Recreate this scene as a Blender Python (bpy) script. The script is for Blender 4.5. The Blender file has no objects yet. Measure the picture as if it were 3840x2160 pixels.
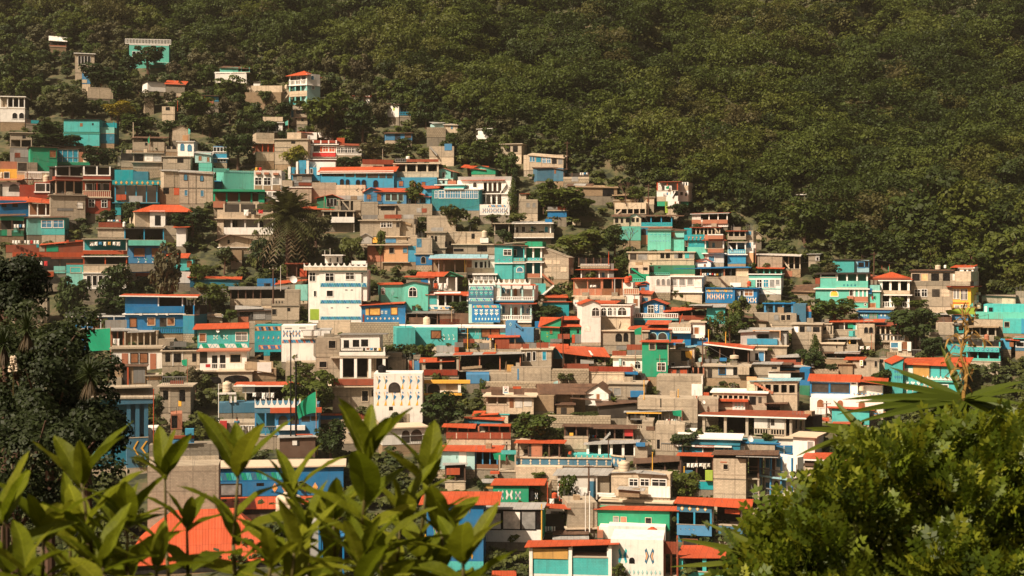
import bpy, math, random
import numpy as np
from mathutils import Vector, Matrix
random.seed(7)
RNG = np.random.default_rng(7)
scene = bpy.context.scene
COL = scene.collection
# ---------------------------------------------------------------- camera
FPX, CX, HZ = 5333.0, 1920.0, 985.0        # focal length, centre and horizon in photo pixels (3840 x 2160)
cam_d = bpy.data.cameras.new('camera')
cam = bpy.data.objects.new('camera', cam_d); COL.objects.link(cam)
cam_d.sensor_width = 36.0
cam_d.lens = FPX / 3840 * 36.0
cam.location = (0, 0, 0)
cam.rotation_euler = (math.radians(90), 0, 0)
cam_d.shift_y = (HZ - 1080) / 3840.0
cam_d.clip_start = 0.05; cam_d.clip_end = 5000
cam_d.dof.use_dof = True; cam_d.dof.focus_distance = 270.0; cam_d.dof.aperture_fstop = 10.0
scene.camera = cam
# ---------------------------------------------------------------- sky and sun
SUN = Vector((-0.50, -0.46, 0.74)).normalized()
world = bpy.data.worlds.new('World'); scene.world = world; world.use_nodes = True
nt = world.node_tree
bg = nt.nodes['Background']
sky = nt.nodes.new('ShaderNodeTexSky'); sky.sky_type = 'NISHITA'; sky.sun_disc = False
sky.sun_elevation = math.asin(SUN.z); sky.sun_rotation = math.atan2(SUN.x, SUN.y)
sky.dust_density = 5.0; sky.air_density = 0.8
tint = nt.nodes.new('ShaderNodeMix'); tint.data_type = 'RGBA'; tint.blend_type = 'MULTIPLY'
tint.inputs[0].default_value = 1.0
nt.links.new(sky.outputs[0], tint.inputs[6]); tint.inputs[7].default_value = (1.0, 0.80, 0.58, 1)
nt.links.new(tint.outputs[2], bg.inputs[0])
bg.inputs[1].default_value = 0.055
sun_d = bpy.data.lights.new('sun', 'SUN'); sun_d.energy = 5.0; sun_d.angle = math.radians(0.8)
sun_d.color = (1.0, 0.86, 0.69)
sun = bpy.data.objects.new('sun', sun_d); COL.objects.link(sun)
sun.rotation_euler = (-SUN).to_track_quat('-Z', 'Y').to_euler()
scene.view_settings.view_transform = 'Standard'; scene.view_settings.look = 'None'
scene.view_settings.exposure = 0.62; scene.view_settings.gamma = 1.0
scene.view_settings.use_curve_mapping = False
try:
    scene.cycles.max_bounces = 5; scene.cycles.diffuse_bounces = 2; scene.cycles.transparent_max_bounces = 4
    scene.cycles.caustics_reflective = False; scene.cycles.caustics_refractive = False
except Exception:
    pass
# ---------------------------------------------------------------- materials
PAL = dict(
 W=(.84,.79,.72), C=(.42,.345,.255), c=(.26,.22,.165), E=(.60,.48,.345), A=(.34,.235,.14), X=(.40,.32,.22),
 T=(.07,.45,.43), t=(.006,.29,.33), F=(.12,.48,.38), f=(.20,.50,.44), G=(.012,.30,.155), g=(.02,.17,.09), B=(.006,.155,.36), b=(.06,.23,.42),
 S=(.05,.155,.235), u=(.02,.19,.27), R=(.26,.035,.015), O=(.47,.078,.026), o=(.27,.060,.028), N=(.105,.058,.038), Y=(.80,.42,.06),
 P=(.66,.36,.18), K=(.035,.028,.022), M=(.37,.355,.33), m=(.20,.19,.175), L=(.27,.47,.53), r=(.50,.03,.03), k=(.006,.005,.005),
 w=(.62,.57,.50), y=(.55,.30,.08), D=(.22,.09,.04), V=(.30,.42,.05), l=(.38,.58,.55), q=(.42,.16,.09), Z=(.035,.28,.44))
MATS = {}
def newmat(name):
    m = bpy.data.materials.new(name); m.use_nodes = True
    n = m.node_tree.nodes; l = m.node_tree.links
    return m, n, l, n['Principled BSDF']
def paint(c, kind='wall'):
    key = c + kind
    if key in MATS: return MATS[key]
    m, n, l, p = newmat('mat_' + kind + '_' + c)
    rgb = PAL[c]
    p.inputs['Roughness'].default_value = 0.85
    p.inputs['Specular IOR Level'].default_value = 0.2
    tc = n.new('ShaderNodeTexCoord')
    oi = n.new('ShaderNodeObjectInfo')
    def noise(scale, vec, detail=4, rough=.6):
        t = n.new('ShaderNodeTexNoise'); t.inputs['Scale'].default_value = scale
        t.inputs['Detail'].default_value = detail; t.inputs['Roughness'].default_value = rough
        l.new(vec, t.inputs['Vector']); return t.outputs['Fac']
    def mapping(sx, sy, sz):
        mp = n.new('ShaderNodeMapping'); mp.inputs['Scale'].default_value = (sx, sy, sz)
        add = n.new('ShaderNodeVectorMath'); add.operation = 'ADD'
        l.new(tc.outputs['Object'], add.inputs[0])
        cb = n.new('ShaderNodeCombineXYZ')
        mu = n.new('ShaderNodeMath'); mu.operation = 'MULTIPLY'; mu.inputs[1].default_value = 50
        l.new(oi.outputs['Random'], mu.inputs[0]); l.new(mu.outputs[0], cb.inputs[0]); l.new(mu.outputs[0], cb.inputs[1])
        l.new(cb.outputs[0], add.inputs[1]); l.new(add.outputs[0], mp.inputs[0]); return mp.outputs[0]
    def ramp(fac, a, b):
        mr = n.new('ShaderNodeMapRange'); mr.inputs['From Min'].default_value = a; mr.inputs['From Max'].default_value = b
        l.new(fac, mr.inputs['Value']); return mr.outputs['Result']
    def mixc(fac, a, b, mode='MIX'):
        mx = n.new('ShaderNodeMix'); mx.data_type = 'RGBA'; mx.blend_type = mode
        if isinstance(fac, (int, float)): mx.inputs[0].default_value = fac
        else: l.new(fac, mx.inputs[0])
        for i, v in ((6, a), (7, b)):
            if isinstance(v, tuple): mx.inputs[i].default_value = (*v, 1)
            else: l.new(v, mx.inputs[i])
        return mx.outputs[2]
    dirt = tuple(0.35 * x + y for x, y in zip(rgb, (.05, .04, .03)))
    fade = tuple(min(.85, x * 0.92 + y) for x, y in zip(rgb, (.045, .038, .03)))
    if kind == 'wall':
        big = ramp(noise(.5, mapping(1, 1, 1)), .35, .75)
        streak = ramp(noise(1.0, mapping(2.2, 2.2, .25), 5, .7), .52, .78)
        fine = noise(7, mapping(1, 1, 1), 3)
        col = mixc(big, rgb, fade)
        amt = n.new('ShaderNodeMath'); amt.operation = 'MULTIPLY'; amt.inputs[1].default_value = .6 if c in 'WBRtGYP' else .75
        l.new(streak, amt.inputs[0])
        col = mixc(amt.outputs[0], col, dirt)
        bl = ramp(noise(.33, mapping(1, 1, 1.6), 6, .75), .5, .68)
        a3 = n.new('ShaderNodeMath'); a3.operation = 'MULTIPLY'; a3.inputs[1].default_value = .45 if c in 'WBRtGYP' else .5; l.new(bl, a3.inputs[0])
        col = mixc(a3.outputs[0], col, tuple(.55 * x + y for x, y in zip(rgb, (.03, .022, .014))))
        fv = ramp(fine, .2, .8)
        col = mixc(.22, col, fv, 'OVERLAY') if False else col
        if c in 'CcEAT' or c == 'X':
            br = n.new('ShaderNodeTexBrick')
            cb = n.new('ShaderNodeCombineXYZ'); sp = n.new('ShaderNodeSeparateXYZ')
            l.new(tc.outputs['Object'], sp.inputs[0])
            ad = n.new('ShaderNodeMath'); l.new(sp.outputs[0], ad.inputs[0]); l.new(sp.outputs[1], ad.inputs[1])
            l.new(ad.outputs[0], cb.inputs[0]); l.new(sp.outputs[2], cb.inputs[1])
            l.new(cb.outputs[0], br.inputs['Vector'])
            br.inputs['Scale'].default_value = 1.0
            br.inputs['Brick Width'].default_value = .42 if c != 'X' else .55
            br.inputs['Row Height'].default_value = .21 if c != 'X' else .4
            br.inputs['Mortar Size'].default_value = .012 if c != 'X' else .05
            k = .10 if c == 'T' else .16
            br.inputs['Color1'].default_value = (1 - k, 1 - k, 1 - k, 1); br.inputs['Color2'].default_value = (1 + k * .5,) * 3 + (1,)
            br.inputs['Mortar'].default_value = (.5, .48, .46, 1)
            col = mixc(.9 if c != 'T' else .5, col, br.outputs['Color'], 'MULTIPLY')
            if c in 'CcE':      # beams and columns cast into the block walls
                b2 = n.new('ShaderNodeTexBrick'); l.new(cb.outputs[0], b2.inputs['Vector']); b2.offset = 0; b2.inputs['Scale'].default_value = 1
                b2.inputs['Brick Width'].default_value = 3.1; b2.inputs['Row Height'].default_value = 2.75; b2.inputs['Mortar Size'].default_value = .11; b2.inputs['Mortar Smooth'].default_value = .1
                b2.inputs['Color1'].default_value = (1.06, 1.05, 1.03, 1); b2.inputs['Color2'].default_value = (.90, .91, .92, 1); b2.inputs['Mortar'].default_value = (.72, .71, .70, 1)
                col = mixc(.85, col, b2.outputs['Color'], 'MULTIPLY')
        vr = n.new('ShaderNodeMapRange'); vr.inputs['To Min'].default_value = .80 if c in 'CcEAX' else .9; vr.inputs['To Max'].default_value = 1.12 if c in 'CcEAX' else 1.04
        l.new(oi.outputs['Random'], vr.inputs['Value']); col = mixc(1.0, col, vr.outputs['Result'], 'MULTIPLY')
        l.new(col, p.inputs['Base Color'])
        bp = n.new('ShaderNodeBump'); bp.inputs['Strength'].default_value = .25; bp.inputs['Distance'].default_value = .05
        l.new(fine, bp.inputs['Height']); l.new(bp.outputs[0], p.inputs['Normal'])
    elif kind == 'roof':
        # corrugated sheets: tone changes per sheet, rust blotches, corrugation as bump
        br = n.new('ShaderNodeTexBrick')
        l.new(tc.outputs['Object'], br.inputs['Vector']); br.inputs['Scale'].default_value = 1.0
        br.inputs['Brick Width'].default_value = .85; br.inputs['Row Height'].default_value = 2.4
        br.inputs['Mortar Size'].default_value = .025; br.offset = 0.0
        br.inputs['Color1'].default_value = (.86, .86, .86, 1); br.inputs['Color2'].default_value = (1.08, 1.08, 1.08, 1)
        br.inputs['Mortar'].default_value = (.6, .58, .56, 1)
        rust = ramp(noise(.9, mapping(1, .5, 1), 5, .7), .52 if c != 'N' else .4, .72)
        rc = {'O': (.45, .085, .03), 'o': (.22, .07, .035), 'M': (.30, .24, .18), 'm': (.2, .13, .09), 'N': (.20, .11, .065), 'L': (.4, .48, .48)}.get(c, dirt)
        am = n.new('ShaderNodeMath'); am.operation = 'MULTIPLY'; am.inputs[1].default_value = .9; l.new(rust, am.inputs[0])
        col = mixc(am.outputs[0], rgb, rc)
        fd = ramp(noise(.35, mapping(1, 1, 1), 2), .4, .8)
        a2 = n.new('ShaderNodeMath'); a2.operation = 'MULTIPLY'; a2.inputs[1].default_value = .6; l.new(fd, a2.inputs[0])
        col = mixc(a2.outputs[0], col, fade)
        col = mixc(1.0, col, br.outputs['Color'], 'MULTIPLY')
        l.new(col, p.inputs['Base Color'])
        wv = n.new('ShaderNodeTexWave'); wv.inputs['Scale'].default_value = 1.6; l.new(tc.outputs['Object'], wv.inputs['Vector'])
        bp = n.new('ShaderNodeBump'); bp.inputs['Strength'].default_value = .5; bp.inputs['Distance'].default_value = .06
        l.new(wv.outputs['Fac'], bp.inputs['Height']); l.new(bp.outputs[0], p.inputs['Normal'])
        p.inputs['Roughness'].default_value = .6
    elif kind == 'glass':
        p.inputs['Base Color'].default_value = (*rgb, 1); p.inputs['Roughness'].default_value = .15
        p.inputs['Specular IOR Level'].default_value = .4
        nv = ramp(noise(1.2, mapping(1, 1, 1), 2), .35, .7)
        l.new(mixc(nv, rgb, tuple(x * 1.6 + .012 for x in rgb)), p.inputs['Base Color'])
    else:  # plain trim
        nv = ramp(noise(2.5, mapping(1, 1, .6), 4), .4, .8)
        am = n.new('ShaderNodeMath'); am.operation = 'MULTIPLY'; am.inputs[1].default_value = .4; l.new(nv, am.inputs[0])
        l.new(mixc(am.outputs[0], rgb, tuple(.5 * x + .02 for x in rgb)), p.inputs['Base Color'])
    MATS[key] = m
    return m
def leafmat(name, cols, trans=.25, rough=.6, spec=.25, vein=False):
    if name in MATS: return MATS[name]
    m, n, l, p = newmat('mat_' + name)
    oi = n.new('ShaderNodeObjectInfo'); at = n.new('ShaderNodeAttribute'); at.attribute_name = 'tint'
    ad = n.new('ShaderNodeMath'); ad.operation = 'ADD'; l.new(oi.outputs['Random'], ad.inputs[0]); l.new(at.outputs['Fac'], ad.inputs[1])
    fr = n.new('ShaderNodeMath'); fr.operation = 'FRACT'; l.new(ad.outputs[0], fr.inputs[0])
    cr = n.new('ShaderNodeValToRGB'); l.new(fr.outputs[0], cr.inputs[0])
    e = cr.color_ramp.elements
    e[0].position = 0; e[0].color = (*cols[0], 1); e[1].position = 1; e[1].color = (*cols[-1], 1)
    for i, c in enumerate(cols[1:-1]):
        x = e.new((i + 1) / (len(cols) - 1)); x.color = (*c, 1)
    at2 = n.new('ShaderNodeAttribute'); at2.attribute_name = 'leaf'
    mr = n.new('ShaderNodeMapRange'); mr.inputs['To Min'].default_value = .65; mr.inputs['To Max'].default_value = 1.4
    l.new(at2.outputs['Fac'], mr.inputs['Value'])
    mx = n.new('ShaderNodeMix'); mx.data_type = 'RGBA'; mx.blend_type = 'MULTIPLY'; mx.inputs[0].default_value = 1
    l.new(cr.outputs[0], mx.inputs[6]); l.new(mr.outputs[0], mx.inputs[7])
    col = mx.outputs[2]
    if vein:
        tc = n.new('ShaderNodeTexCoord')
        nz = n.new('ShaderNodeTexNoise'); nz.inputs['Scale'].default_value = 60; nz.inputs['Detail'].default_value = 4
        l.new(tc.outputs['Object'], nz.inputs['Vector'])
        m2 = n.new('ShaderNodeMapRange'); m2.inputs['To Min'].default_value = .6; m2.inputs['To Max'].default_value = 1.35
        l.new(nz.outputs['Fac'], m2.inputs['Value'])
        nz.inputs['Scale'].default_value = 7
        sp = n.new('ShaderNodeSeparateXYZ'); l.new(tc.outputs['Object'], sp.inputs[0])
        def mth(op, a, b=None):
            q = n.new('ShaderNodeMath'); q.operation = op
            for i, v in ((0, a), (1, b)):
                if v is None: continue
                if isinstance(v, (int, float)): q.inputs[i].default_value = v
                else: l.new(v, q.inputs[i])
            return q.outputs[0]
        ay = mth('ABSOLUTE', sp.outputs[1]); ve = mth('POWER', mth('ABSOLUTE', mth('SINE', mth('MULTIPLY', mth('SUBTRACT', sp.outputs[0], mth('MULTIPLY', ay, .9)), 40.0))), .25)
        mid = mth('LESS_THAN', ay, .008)
        vm = n.new('ShaderNodeMapRange'); vm.inputs['To Min'].default_value = .72; vm.inputs['To Max'].default_value = 1.0; l.new(ve, vm.inputs['Value'])
        mv = n.new('ShaderNodeMix'); mv.data_type = 'RGBA'; mv.blend_type = 'MULTIPLY'; mv.inputs[0].default_value = 1
        l.new(col, mv.inputs[6]); l.new(mth('ADD', vm.outputs['Result'], mth('MULTIPLY', mid, .5)), mv.inputs[7]); col = mv.outputs[2]
        mz = n.new('ShaderNodeMix'); mz.data_type = 'RGBA'; mz.blend_type = 'MULTIPLY'; mz.inputs[0].default_value = 1
        l.new(col, mz.inputs[6]); l.new(m2.outputs[0], mz.inputs[7]); col = mz.outputs[2]
    l.new(col, p.inputs['Base Color']); p.inputs['Roughness'].default_value = rough; p.inputs['Specular IOR Level'].default_value = spec
    tr = n.new('ShaderNodeBsdfTranslucent'); l.new(col, tr.inputs['Color'])
    ms = n.new('ShaderNodeMixShader'); ms.inputs[0].default_value = trans
    out = n['Material Output']
    l.new(p.outputs[0], ms.inputs[1]); l.new(tr.outputs[0], ms.inputs[2]); l.new(ms.outputs[0], out.inputs[0])
    MATS[name] = m
    return m
# ---------------------------------------------------------------- object helpers
def tag(o, label=None, cat=None, group=None, kind=None):
    if label: o['label'] = label
    if cat: o['category'] = cat
    if group: o['group'] = group
    if kind: o['kind'] = kind
    return o
def empty(name, loc, rz=0, parent=None):
    o = bpy.data.objects.new(name, None); COL.objects.link(o)
    o.location = loc; o.rotation_euler = (0, 0, rz); o.empty_display_size = .3
    if parent: o.parent = parent
    return o
class MB:
    def __init__(s): s.v = []; s.f = []; s.mi = []; s.mats = []
    def mat(s, m):
        if m not in s.mats: s.mats.append(m)
        return s.mats.index(m)
    def poly(s, pts, m):
        b = len(s.v); s.v += [tuple(p) for p in pts]; s.f.append(tuple(range(b, b + len(pts)))); s.mi.append(s.mat(m))
    def hexa(s, p, m):   # 8 points: bottom 4 (ccw from above), top 4
        b = len(s.v); s.v += [tuple(q) for q in p]; k = s.mat(m)
        for f in ((3,2,1,0),(4,5,6,7),(0,1,5,4),(1,2,6,5),(2,3,7,6),(3,0,4,7)):
            s.f.append(tuple(b + i for i in f)); s.mi.append(k)
    def box(s, x0, x1, y0, y1, z0, z1, m):
        if x1 < x0: x0, x1 = x1, x0
        if z1 < z0: z0, z1 = z1, z0
        if y1 < y0: y0, y1 = y1, y0
        s.hexa([(x0,y0,z0),(x1,y0,z0),(x1,y1,z0),(x0,y1,z0),(x0,y0,z1),(x1,y0,z1),(x1,y1,z1),(x0,y1,z1)], m)
    def slab(s, q, th, m):   # q: 4 top points ccw from above
        s.hexa([(a, b, c - th) for a, b, c in q] + list(q), m)
    def prism(s, pts, y0, y1, m):  # polygon in xz (ccw seen from -y), extruded y0..y1
        n = len(pts); b = len(s.v); k = s.mat(m)
        s.v += [(x, y0, z) for x, z in pts] + [(x, y1, z) for x, z in pts]
        s.f.append(tuple(range(b, b + n))); s.mi.append(k)
        s.f.append(tuple(range(b + 2 * n - 1, b + n - 1, -1))); s.mi.append(k)
        for i in range(n):
            j = (i + 1) % n
            s.f.append((b + j, b + i, b + n + i, b + n + j)); s.mi.append(k)
    def tube(s, p, q, r0, r1, m, n=6):
        p = Vector(p); q = Vector(q); d = (q - p).normalized()
        u = d.orthogonal().normalized(); w = d.cross(u); b = len(s.v); k = s.mat(m)
        for c, r in ((p, r0), (q, r1)):
            for i in range(n):
                a = 2 * math.pi * i / n; s.v.append(tuple(c + (u * math.cos(a) + w * math.sin(a)) * r))
        for i in range(n):
            j = (i + 1) % n; s.f.append((b + i, b + j, b + n + j, b + n + i)); s.mi.append(k)
        s.f.append(tuple(range(b + n - 1, b - 1, -1))); s.mi.append(k)
        s.f.append(tuple(range(b + n, b + 2 * n))); s.mi.append(k)
    def lathe(s, prof, m, n=14, c=(0, 0, 0)):
        b = len(s.v); k = s.mat(m)
        for r, z in prof:
            for i in range(n):
                a = 2 * math.pi * i / n; s.v.append((c[0] + r * math.cos(a), c[1] + r * math.sin(a), c[2] + z))
        for q in range(len(prof) - 1):
            for i in range(n):
                j = (i + 1) % n; s.f.append((b + q*n + i, b + q*n + j, b + (q+1)*n + j, b + (q+1)*n + i)); s.mi.append(k)
        s.f.append(tuple(range(b + n - 1, b - 1, -1))); s.mi.append(k)
        e = b + (len(prof) - 1) * n; s.f.append(tuple(range(e, e + n))); s.mi.append(k)
    def build(s, name, parent=None, smooth=False):
        me = bpy.data.meshes.new(name); me.from_pydata(s.v, [], s.f)
        for m in s.mats: me.materials.append(m)
        if len(s.mats) > 1: me.polygons.foreach_set('material_index', s.mi)
        if smooth: me.polygons.foreach_set('use_smooth', [True] * len(s.f))
        o = bpy.data.objects.new(name, me); COL.objects.link(o)
        if parent: o.parent = parent
        return o
# ---------------------------------------------------------------- terrain: depth of the hillside along each line of sight
_PY = [-900, 0, 330, 600, 900, 1200, 1500, 1800, 2160, 2600]
_PD = [640, 470, 395, 352, 315, 282, 248, 216, 184, 152]
_BX = [-1500, 0, 400, 800, 1250, 1600, 2100, 2500, 2800, 3200, 3500, 3840, 5500]
_BY = [60, 90, 130, 190, 270, 400, 560, 690, 810, 950, 1000, 1090, 1200]
def edge(px): return float(np.interp(px, _BX, _BY))
def Dt(px, py):
    b = edge(px)
    d = float(np.interp(py, _PY, _PD))
    if py < b:
        q = b - py; d = float(np.interp(b, _PY, _PD)) + .15 * q
        d += min(1, q / 220) * (8 * math.sin(px * .0095 + py * .004 + 1.5 * math.sin(py * .006)) + 4.5 * math.sin(px * .021 - py * .009 + 2))
    return d
def Dg(px, py):      # the soil lies a little lower than the house floors
    return Dt(px, py - 34 * min(1, max(0, (py - edge(px)) / 70)))
def at(px, py, D): return Vector(((px - CX) / FPX * D, D, (HZ - py) / FPX * D))
def ground_pt(px, py): return at(px, py, Dt(px, py))
# ---------------------------------------------------------------- ground sheet
def build_ground():
    xs = np.concatenate([np.linspace(-1800, -100, 18), np.linspace(0, 3840, 97), np.linspace(3950, 5700, 18)])
    ys = np.concatenate([np.linspace(-1500, -60, 22), np.linspace(0, 2200, 89)])
    rows = []
    for py in ys:
        for px in xs:
            D = Dg(px, py)
            D += 2.0 * math.sin(px * .013 + py * .02) * (1 if py < edge(px) else .15)
            rows.append(at(px, py, D))
    V = [tuple(r) for r in rows]; nx = len(xs); ny = len(ys)
    F = [(j*nx+i, (j+1)*nx+i, (j+1)*nx+i+1, j*nx+i+1) for j in range(ny-1) for i in range(nx-1)]
    # valley and the near slope under the camera
    near = [(176, -44.5), (150, -45), (110, -42), (70, -30), (40, -17.5), (20, -9.0), (10, -4.9), (5, -2.9), (2, -1.9), (-2, -1.6), (-30, -1.6)]
    base = (ny - 1) * nx
    wx = [V[base + i][0] for i in range(nx)]
    for (yy, zz) in near:
        k = max(.25, (yy + 60) / 236)
        for i in range(nx):
            V.append((wx[i] * k, yy, zz + .02 * yy * math.sin(i * .7)))
    for j in range(ny - 1, ny - 1 + len(near)):
        for i in range(nx - 1):
            F.append((j*nx+i, (j+1)*nx+i, (j+1)*nx+i+1, j*nx+i+1))
    me = bpy.data.meshes.new('ground'); me.from_pydata(V, [], F)
    me.polygons.foreach_set('use_smooth', [True] * len(F))
    m, n, l, p = newmat('mat_ground')
    tc = n.new('ShaderNodeTexCoord')
    nz = n.new('ShaderNodeTexNoise'); nz.inputs['Scale'].default_value = .35; nz.inputs['Detail'].default_value = 8; nz.inputs['Roughness'].default_value = .65
    l.new(tc.outputs['Object'], nz.inputs['Vector'])
    cr = n.new('ShaderNodeValToRGB'); l.new(nz.outputs['Fac'], cr.inputs[0])
    e = cr.color_ramp.elements
    e[0].position = .38; e[0].color = (.012, .016, .005, 1); e[1].position = .64; e[1].color = (.11, .08, .042, 1)
    x = e.new(.5); x.color = (.06, .062, .022, 1)
    l.new(cr.outputs[0], p.inputs['Base Color']); p.inputs['Roughness'].default_value = .95
    me.materials.append(m)
    o = bpy.data.objects.new('ground', me); COL.objects.link(o); tag(o, kind='structure')
    return o
# ---------------------------------------------------------------- houses written as short lists of facade elements
S_ = 800 / 2576.0
GARM = ['W', 'W', 'b', 'r', 'S', 'l', 'Y', 'K', 'P', 'w']
HOUSES = []
SHORT = []          # (px, py, label) of every house, used when describing trees
class House:
    def __init__(s, head, lines, ox, oy):
        h, s.label = head.split('|'); tk = h.split()
        s.kind = tk[0][2:] if ':' in tk[0] else 'house'
        s.ox, s.oy = ox, oy
        s.x0, s.x1, s.yaw = float(tk[1]), float(tk[2]), math.radians(float(tk[3]))
        s.dep = float(tk[4]) if len(tk) > 4 else 6.0
        s.els = []; ys = []; s.kv = {}
        for t in tk[5:]:
            a, b = t.split('='); s.kv[a] = float(b)
        for ln in lines:
            lab = None
            if '|' in ln: ln, lab = ln.split('|')
            t = ln.split(); kv = {}; ar = []
            for q in t[1:]:
                if '=' in q: a, b = q.split('='); kv[a] = b
                else:
                    try: ar.append(float(q))
                    except ValueError: ar.append(q)
            s.els.append((t[0], ar, kv, lab))
            if t[0] in ('s', 'o'): ys += [ar[0], ar[1]]
        s.ytop, s.ybot = min(ys), max(ys)
        py = s.PY(s.kv.get('by', s.ybot)); pm = s.PX((s.x0 + s.x1) / 2)
        s.D = Dt(pm, py) + s.kv.get('dd', 0)
        th = s.yaw - math.atan((pm - CX) / FPX); s.th = th
        s.ex = Vector((math.cos(th), math.sin(th), 0)); s.ey = Vector((-math.sin(th), math.cos(th), 0))
        s.P0 = at(pm, s.PY(s.ybot), s.D)
        xl = s.lx(s.x0); s.P0 = s.P0 + s.ex * xl
        s.w = s.lx(s.x1)
        s.root = empty(s.kind, s.P0, th); tag(s.root, s.label, s.kind.replace('_', ' '), None, 'thing')
        HOUSES.append(s)
        SHORT.append((pm, s.PY(s.ytop), s.PY(s.ybot), s.D, s.label))
        for (k, ar, kv, lab) in s.els:      # a flat roof seen from above tells how deep the house is
            if k == 'r' and ar[0] == 'q' and 'off' not in kv and 'dep' not in kv:
                yf = (ar[2] + ar[3]) / 2; yb = (ar[4] + ar[5]) / 2; den = HZ - s.PY(yb); num = HZ - s.PY(s.ytop)
                if den < -60 and num < den and abs(yf - s.ytop) < 45:
                    dd = s.D * (num / den) - s.D
                    if dd < s.dep: s.dep = max(3.0, dd * .95)
        s.c = 0.0
        for e in s.els: s.do(*e)
        top = [e for e in s.els if e[0] in 'so' and e[1][0] == s.ytop]
        if not any(e[0] in ('r', 'bare', 'c') for e in s.els) and top and s.kind in ('house', 'terrace') and str(top[0][1][2]) in 'CEcKk':
            rr = random.Random(int(s.P0.x * 10)); mb = MB(); zt = s.lz(s.ytop, s.w / 2) ; d_ = s.dep
            for i in range(rr.randint(2, 4)):
                for j in (0.12, d_ - .2):
                    q = s.w * (.06 + .88 * i / 3)
                    if rr.random() < .75:
                        for k in (-.1, .1):
                            mb.tube((q + k, j, zt), (q + k + rr.uniform(-.06, .06), j, zt + rr.uniform(.7, 1.5)), .028, .022, paint('m', 'trim'), 4)
            if mb.v: mb.build('rebar', s.root)
            if rr.random() < .5:
                mb = MB(); q = s.w * rr.uniform(.2, .7); mb.box(q, q + rr.uniform(.8, 1.8), d_ * .4, d_ * .4 + 1.2, zt, zt + rr.uniform(.5, 1.1), paint(rr.choice('CcEA'))); mb.build('roof_block', s.root)
    def PX(s, x): return s.ox + x * S_
    def PY(s, y): return s.oy + y * S_
    def lx(s, x, c=0.0):
        d = Vector(((s.PX(x) - CX) / FPX, 1, 0))
        t = (c + s.P0.dot(s.ey)) / d.dot(s.ey)
        return (d * t - s.P0).dot(s.ex)
    def lz(s, y, x, c=0.0):
        Yw = (s.P0 + s.ex * x + s.ey * c).y
        return (HZ - s.PY(y)) / FPX * Yw - s.P0.z
    def rect(s, x0, y0, x1, y1, c=None):
        c = s.c if c is None else c
        a, b = s.lx(x0, c), s.lx(x1, c); m = (a + b) / 2
        return a, b, s.lz(y1, m, c), s.lz(y0, m, c)
    def W(s, x, y, z): return s.P0 + s.ex * x + s.ey * y + Vector((0, 0, z))
    # a window: frame (part) with its pane (sub-part)
    def found(s, A, B, y0, y1, z):
        if s.kind in ('wall',): z += 0
        col = 'cXCAcE'[int(abs(s.PX(s.x0) * 7 + s.PY(s.ybot) * 3)) % 6]
        mb = MB(); mb.box(A + .03, B - .03, y0 + .05, y1 - .05, z - 4.5, z, paint(col)); mb.build('foundation', s.root)
    def window(s, a, b, z0, z1, sty, arch=False, c=None, name='window'):
        c = s.c if c is None else c
        pane = {'d': 'k', 'b': 'S', 'g': 'm', 'o': 'y', 'k': 'k', 'n': 'K', 'B': 'u', 'w': 'w', 'r': 'D', 'y': 'y'}.get(sty[0], sty[0])  # hole style: a black sheet painted for the shade inside an opening
        pm = paint(pane, 'glass')
        def shape(a, b, z0, z1):
            if not arch: return [(a, z0), (b, z0), (b, z1), (a, z1)]
            r = (b - a) / 2; h = min(r, (z1 - z0) * .6); q = [(a, z0), (b, z0)]
            for i in range(9):
                t = math.pi * i / 8; q.append(((a + b) / 2 + r * math.cos(t), z1 - h + h * math.sin(t)))
            return q
        p = MB(); p.prism(shape(a, b, z0, z1), c - .03, c + .02, pm)
        if len(sty) == 1:
            return p.build(name, s.root)
        fm = paint(sty[1], 'trim'); f = MB(); t = max(.07, min(.14, (b - a) * .1))
        if arch:
            q0 = shape(a - t, b + t, z0 - t, z1 + t); q1 = shape(a, b, z0, z1)
            for i in range(len(q0)):
                j = (i + 1) % len(q0)
                (ax, az), (bx, bz), (cx, cz), (dx, dz) = q0[i], q0[j], q1[j], q1[i]
                f.hexa([(ax, c - .07, az), (bx, c - .07, bz), (bx, c, bz), (ax, c, az), (dx, c - .07, dz), (cx, c - .07, cz), (cx, c, cz), (dx, c, dz)], fm)
        else:
            f.box(a - t, b + t, c - .08, c, z0 - t, z0, fm); f.box(a - t, b + t, c - .08, c, z1, z1 + t, fm)
            f.box(a - t, a, c - .08, c, z0, z1, fm); f.box(b, b + t, c - .08, c, z0, z1, fm)
        if len(sty) > 2:
            m = (a + b) / 2; f.box(m - .035, m + .035, c - .07, c - .031, z0, z1, fm)
            if sty[2] == 'x': f.box(a, b, c - .065, c - .032, z0 + (z1 - z0) * .62, z0 + (z1 - z0) * .62 + .07, fm)
        fo = f.build(name, s.root); po = p.build('pane', fo)
        return fo
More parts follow.
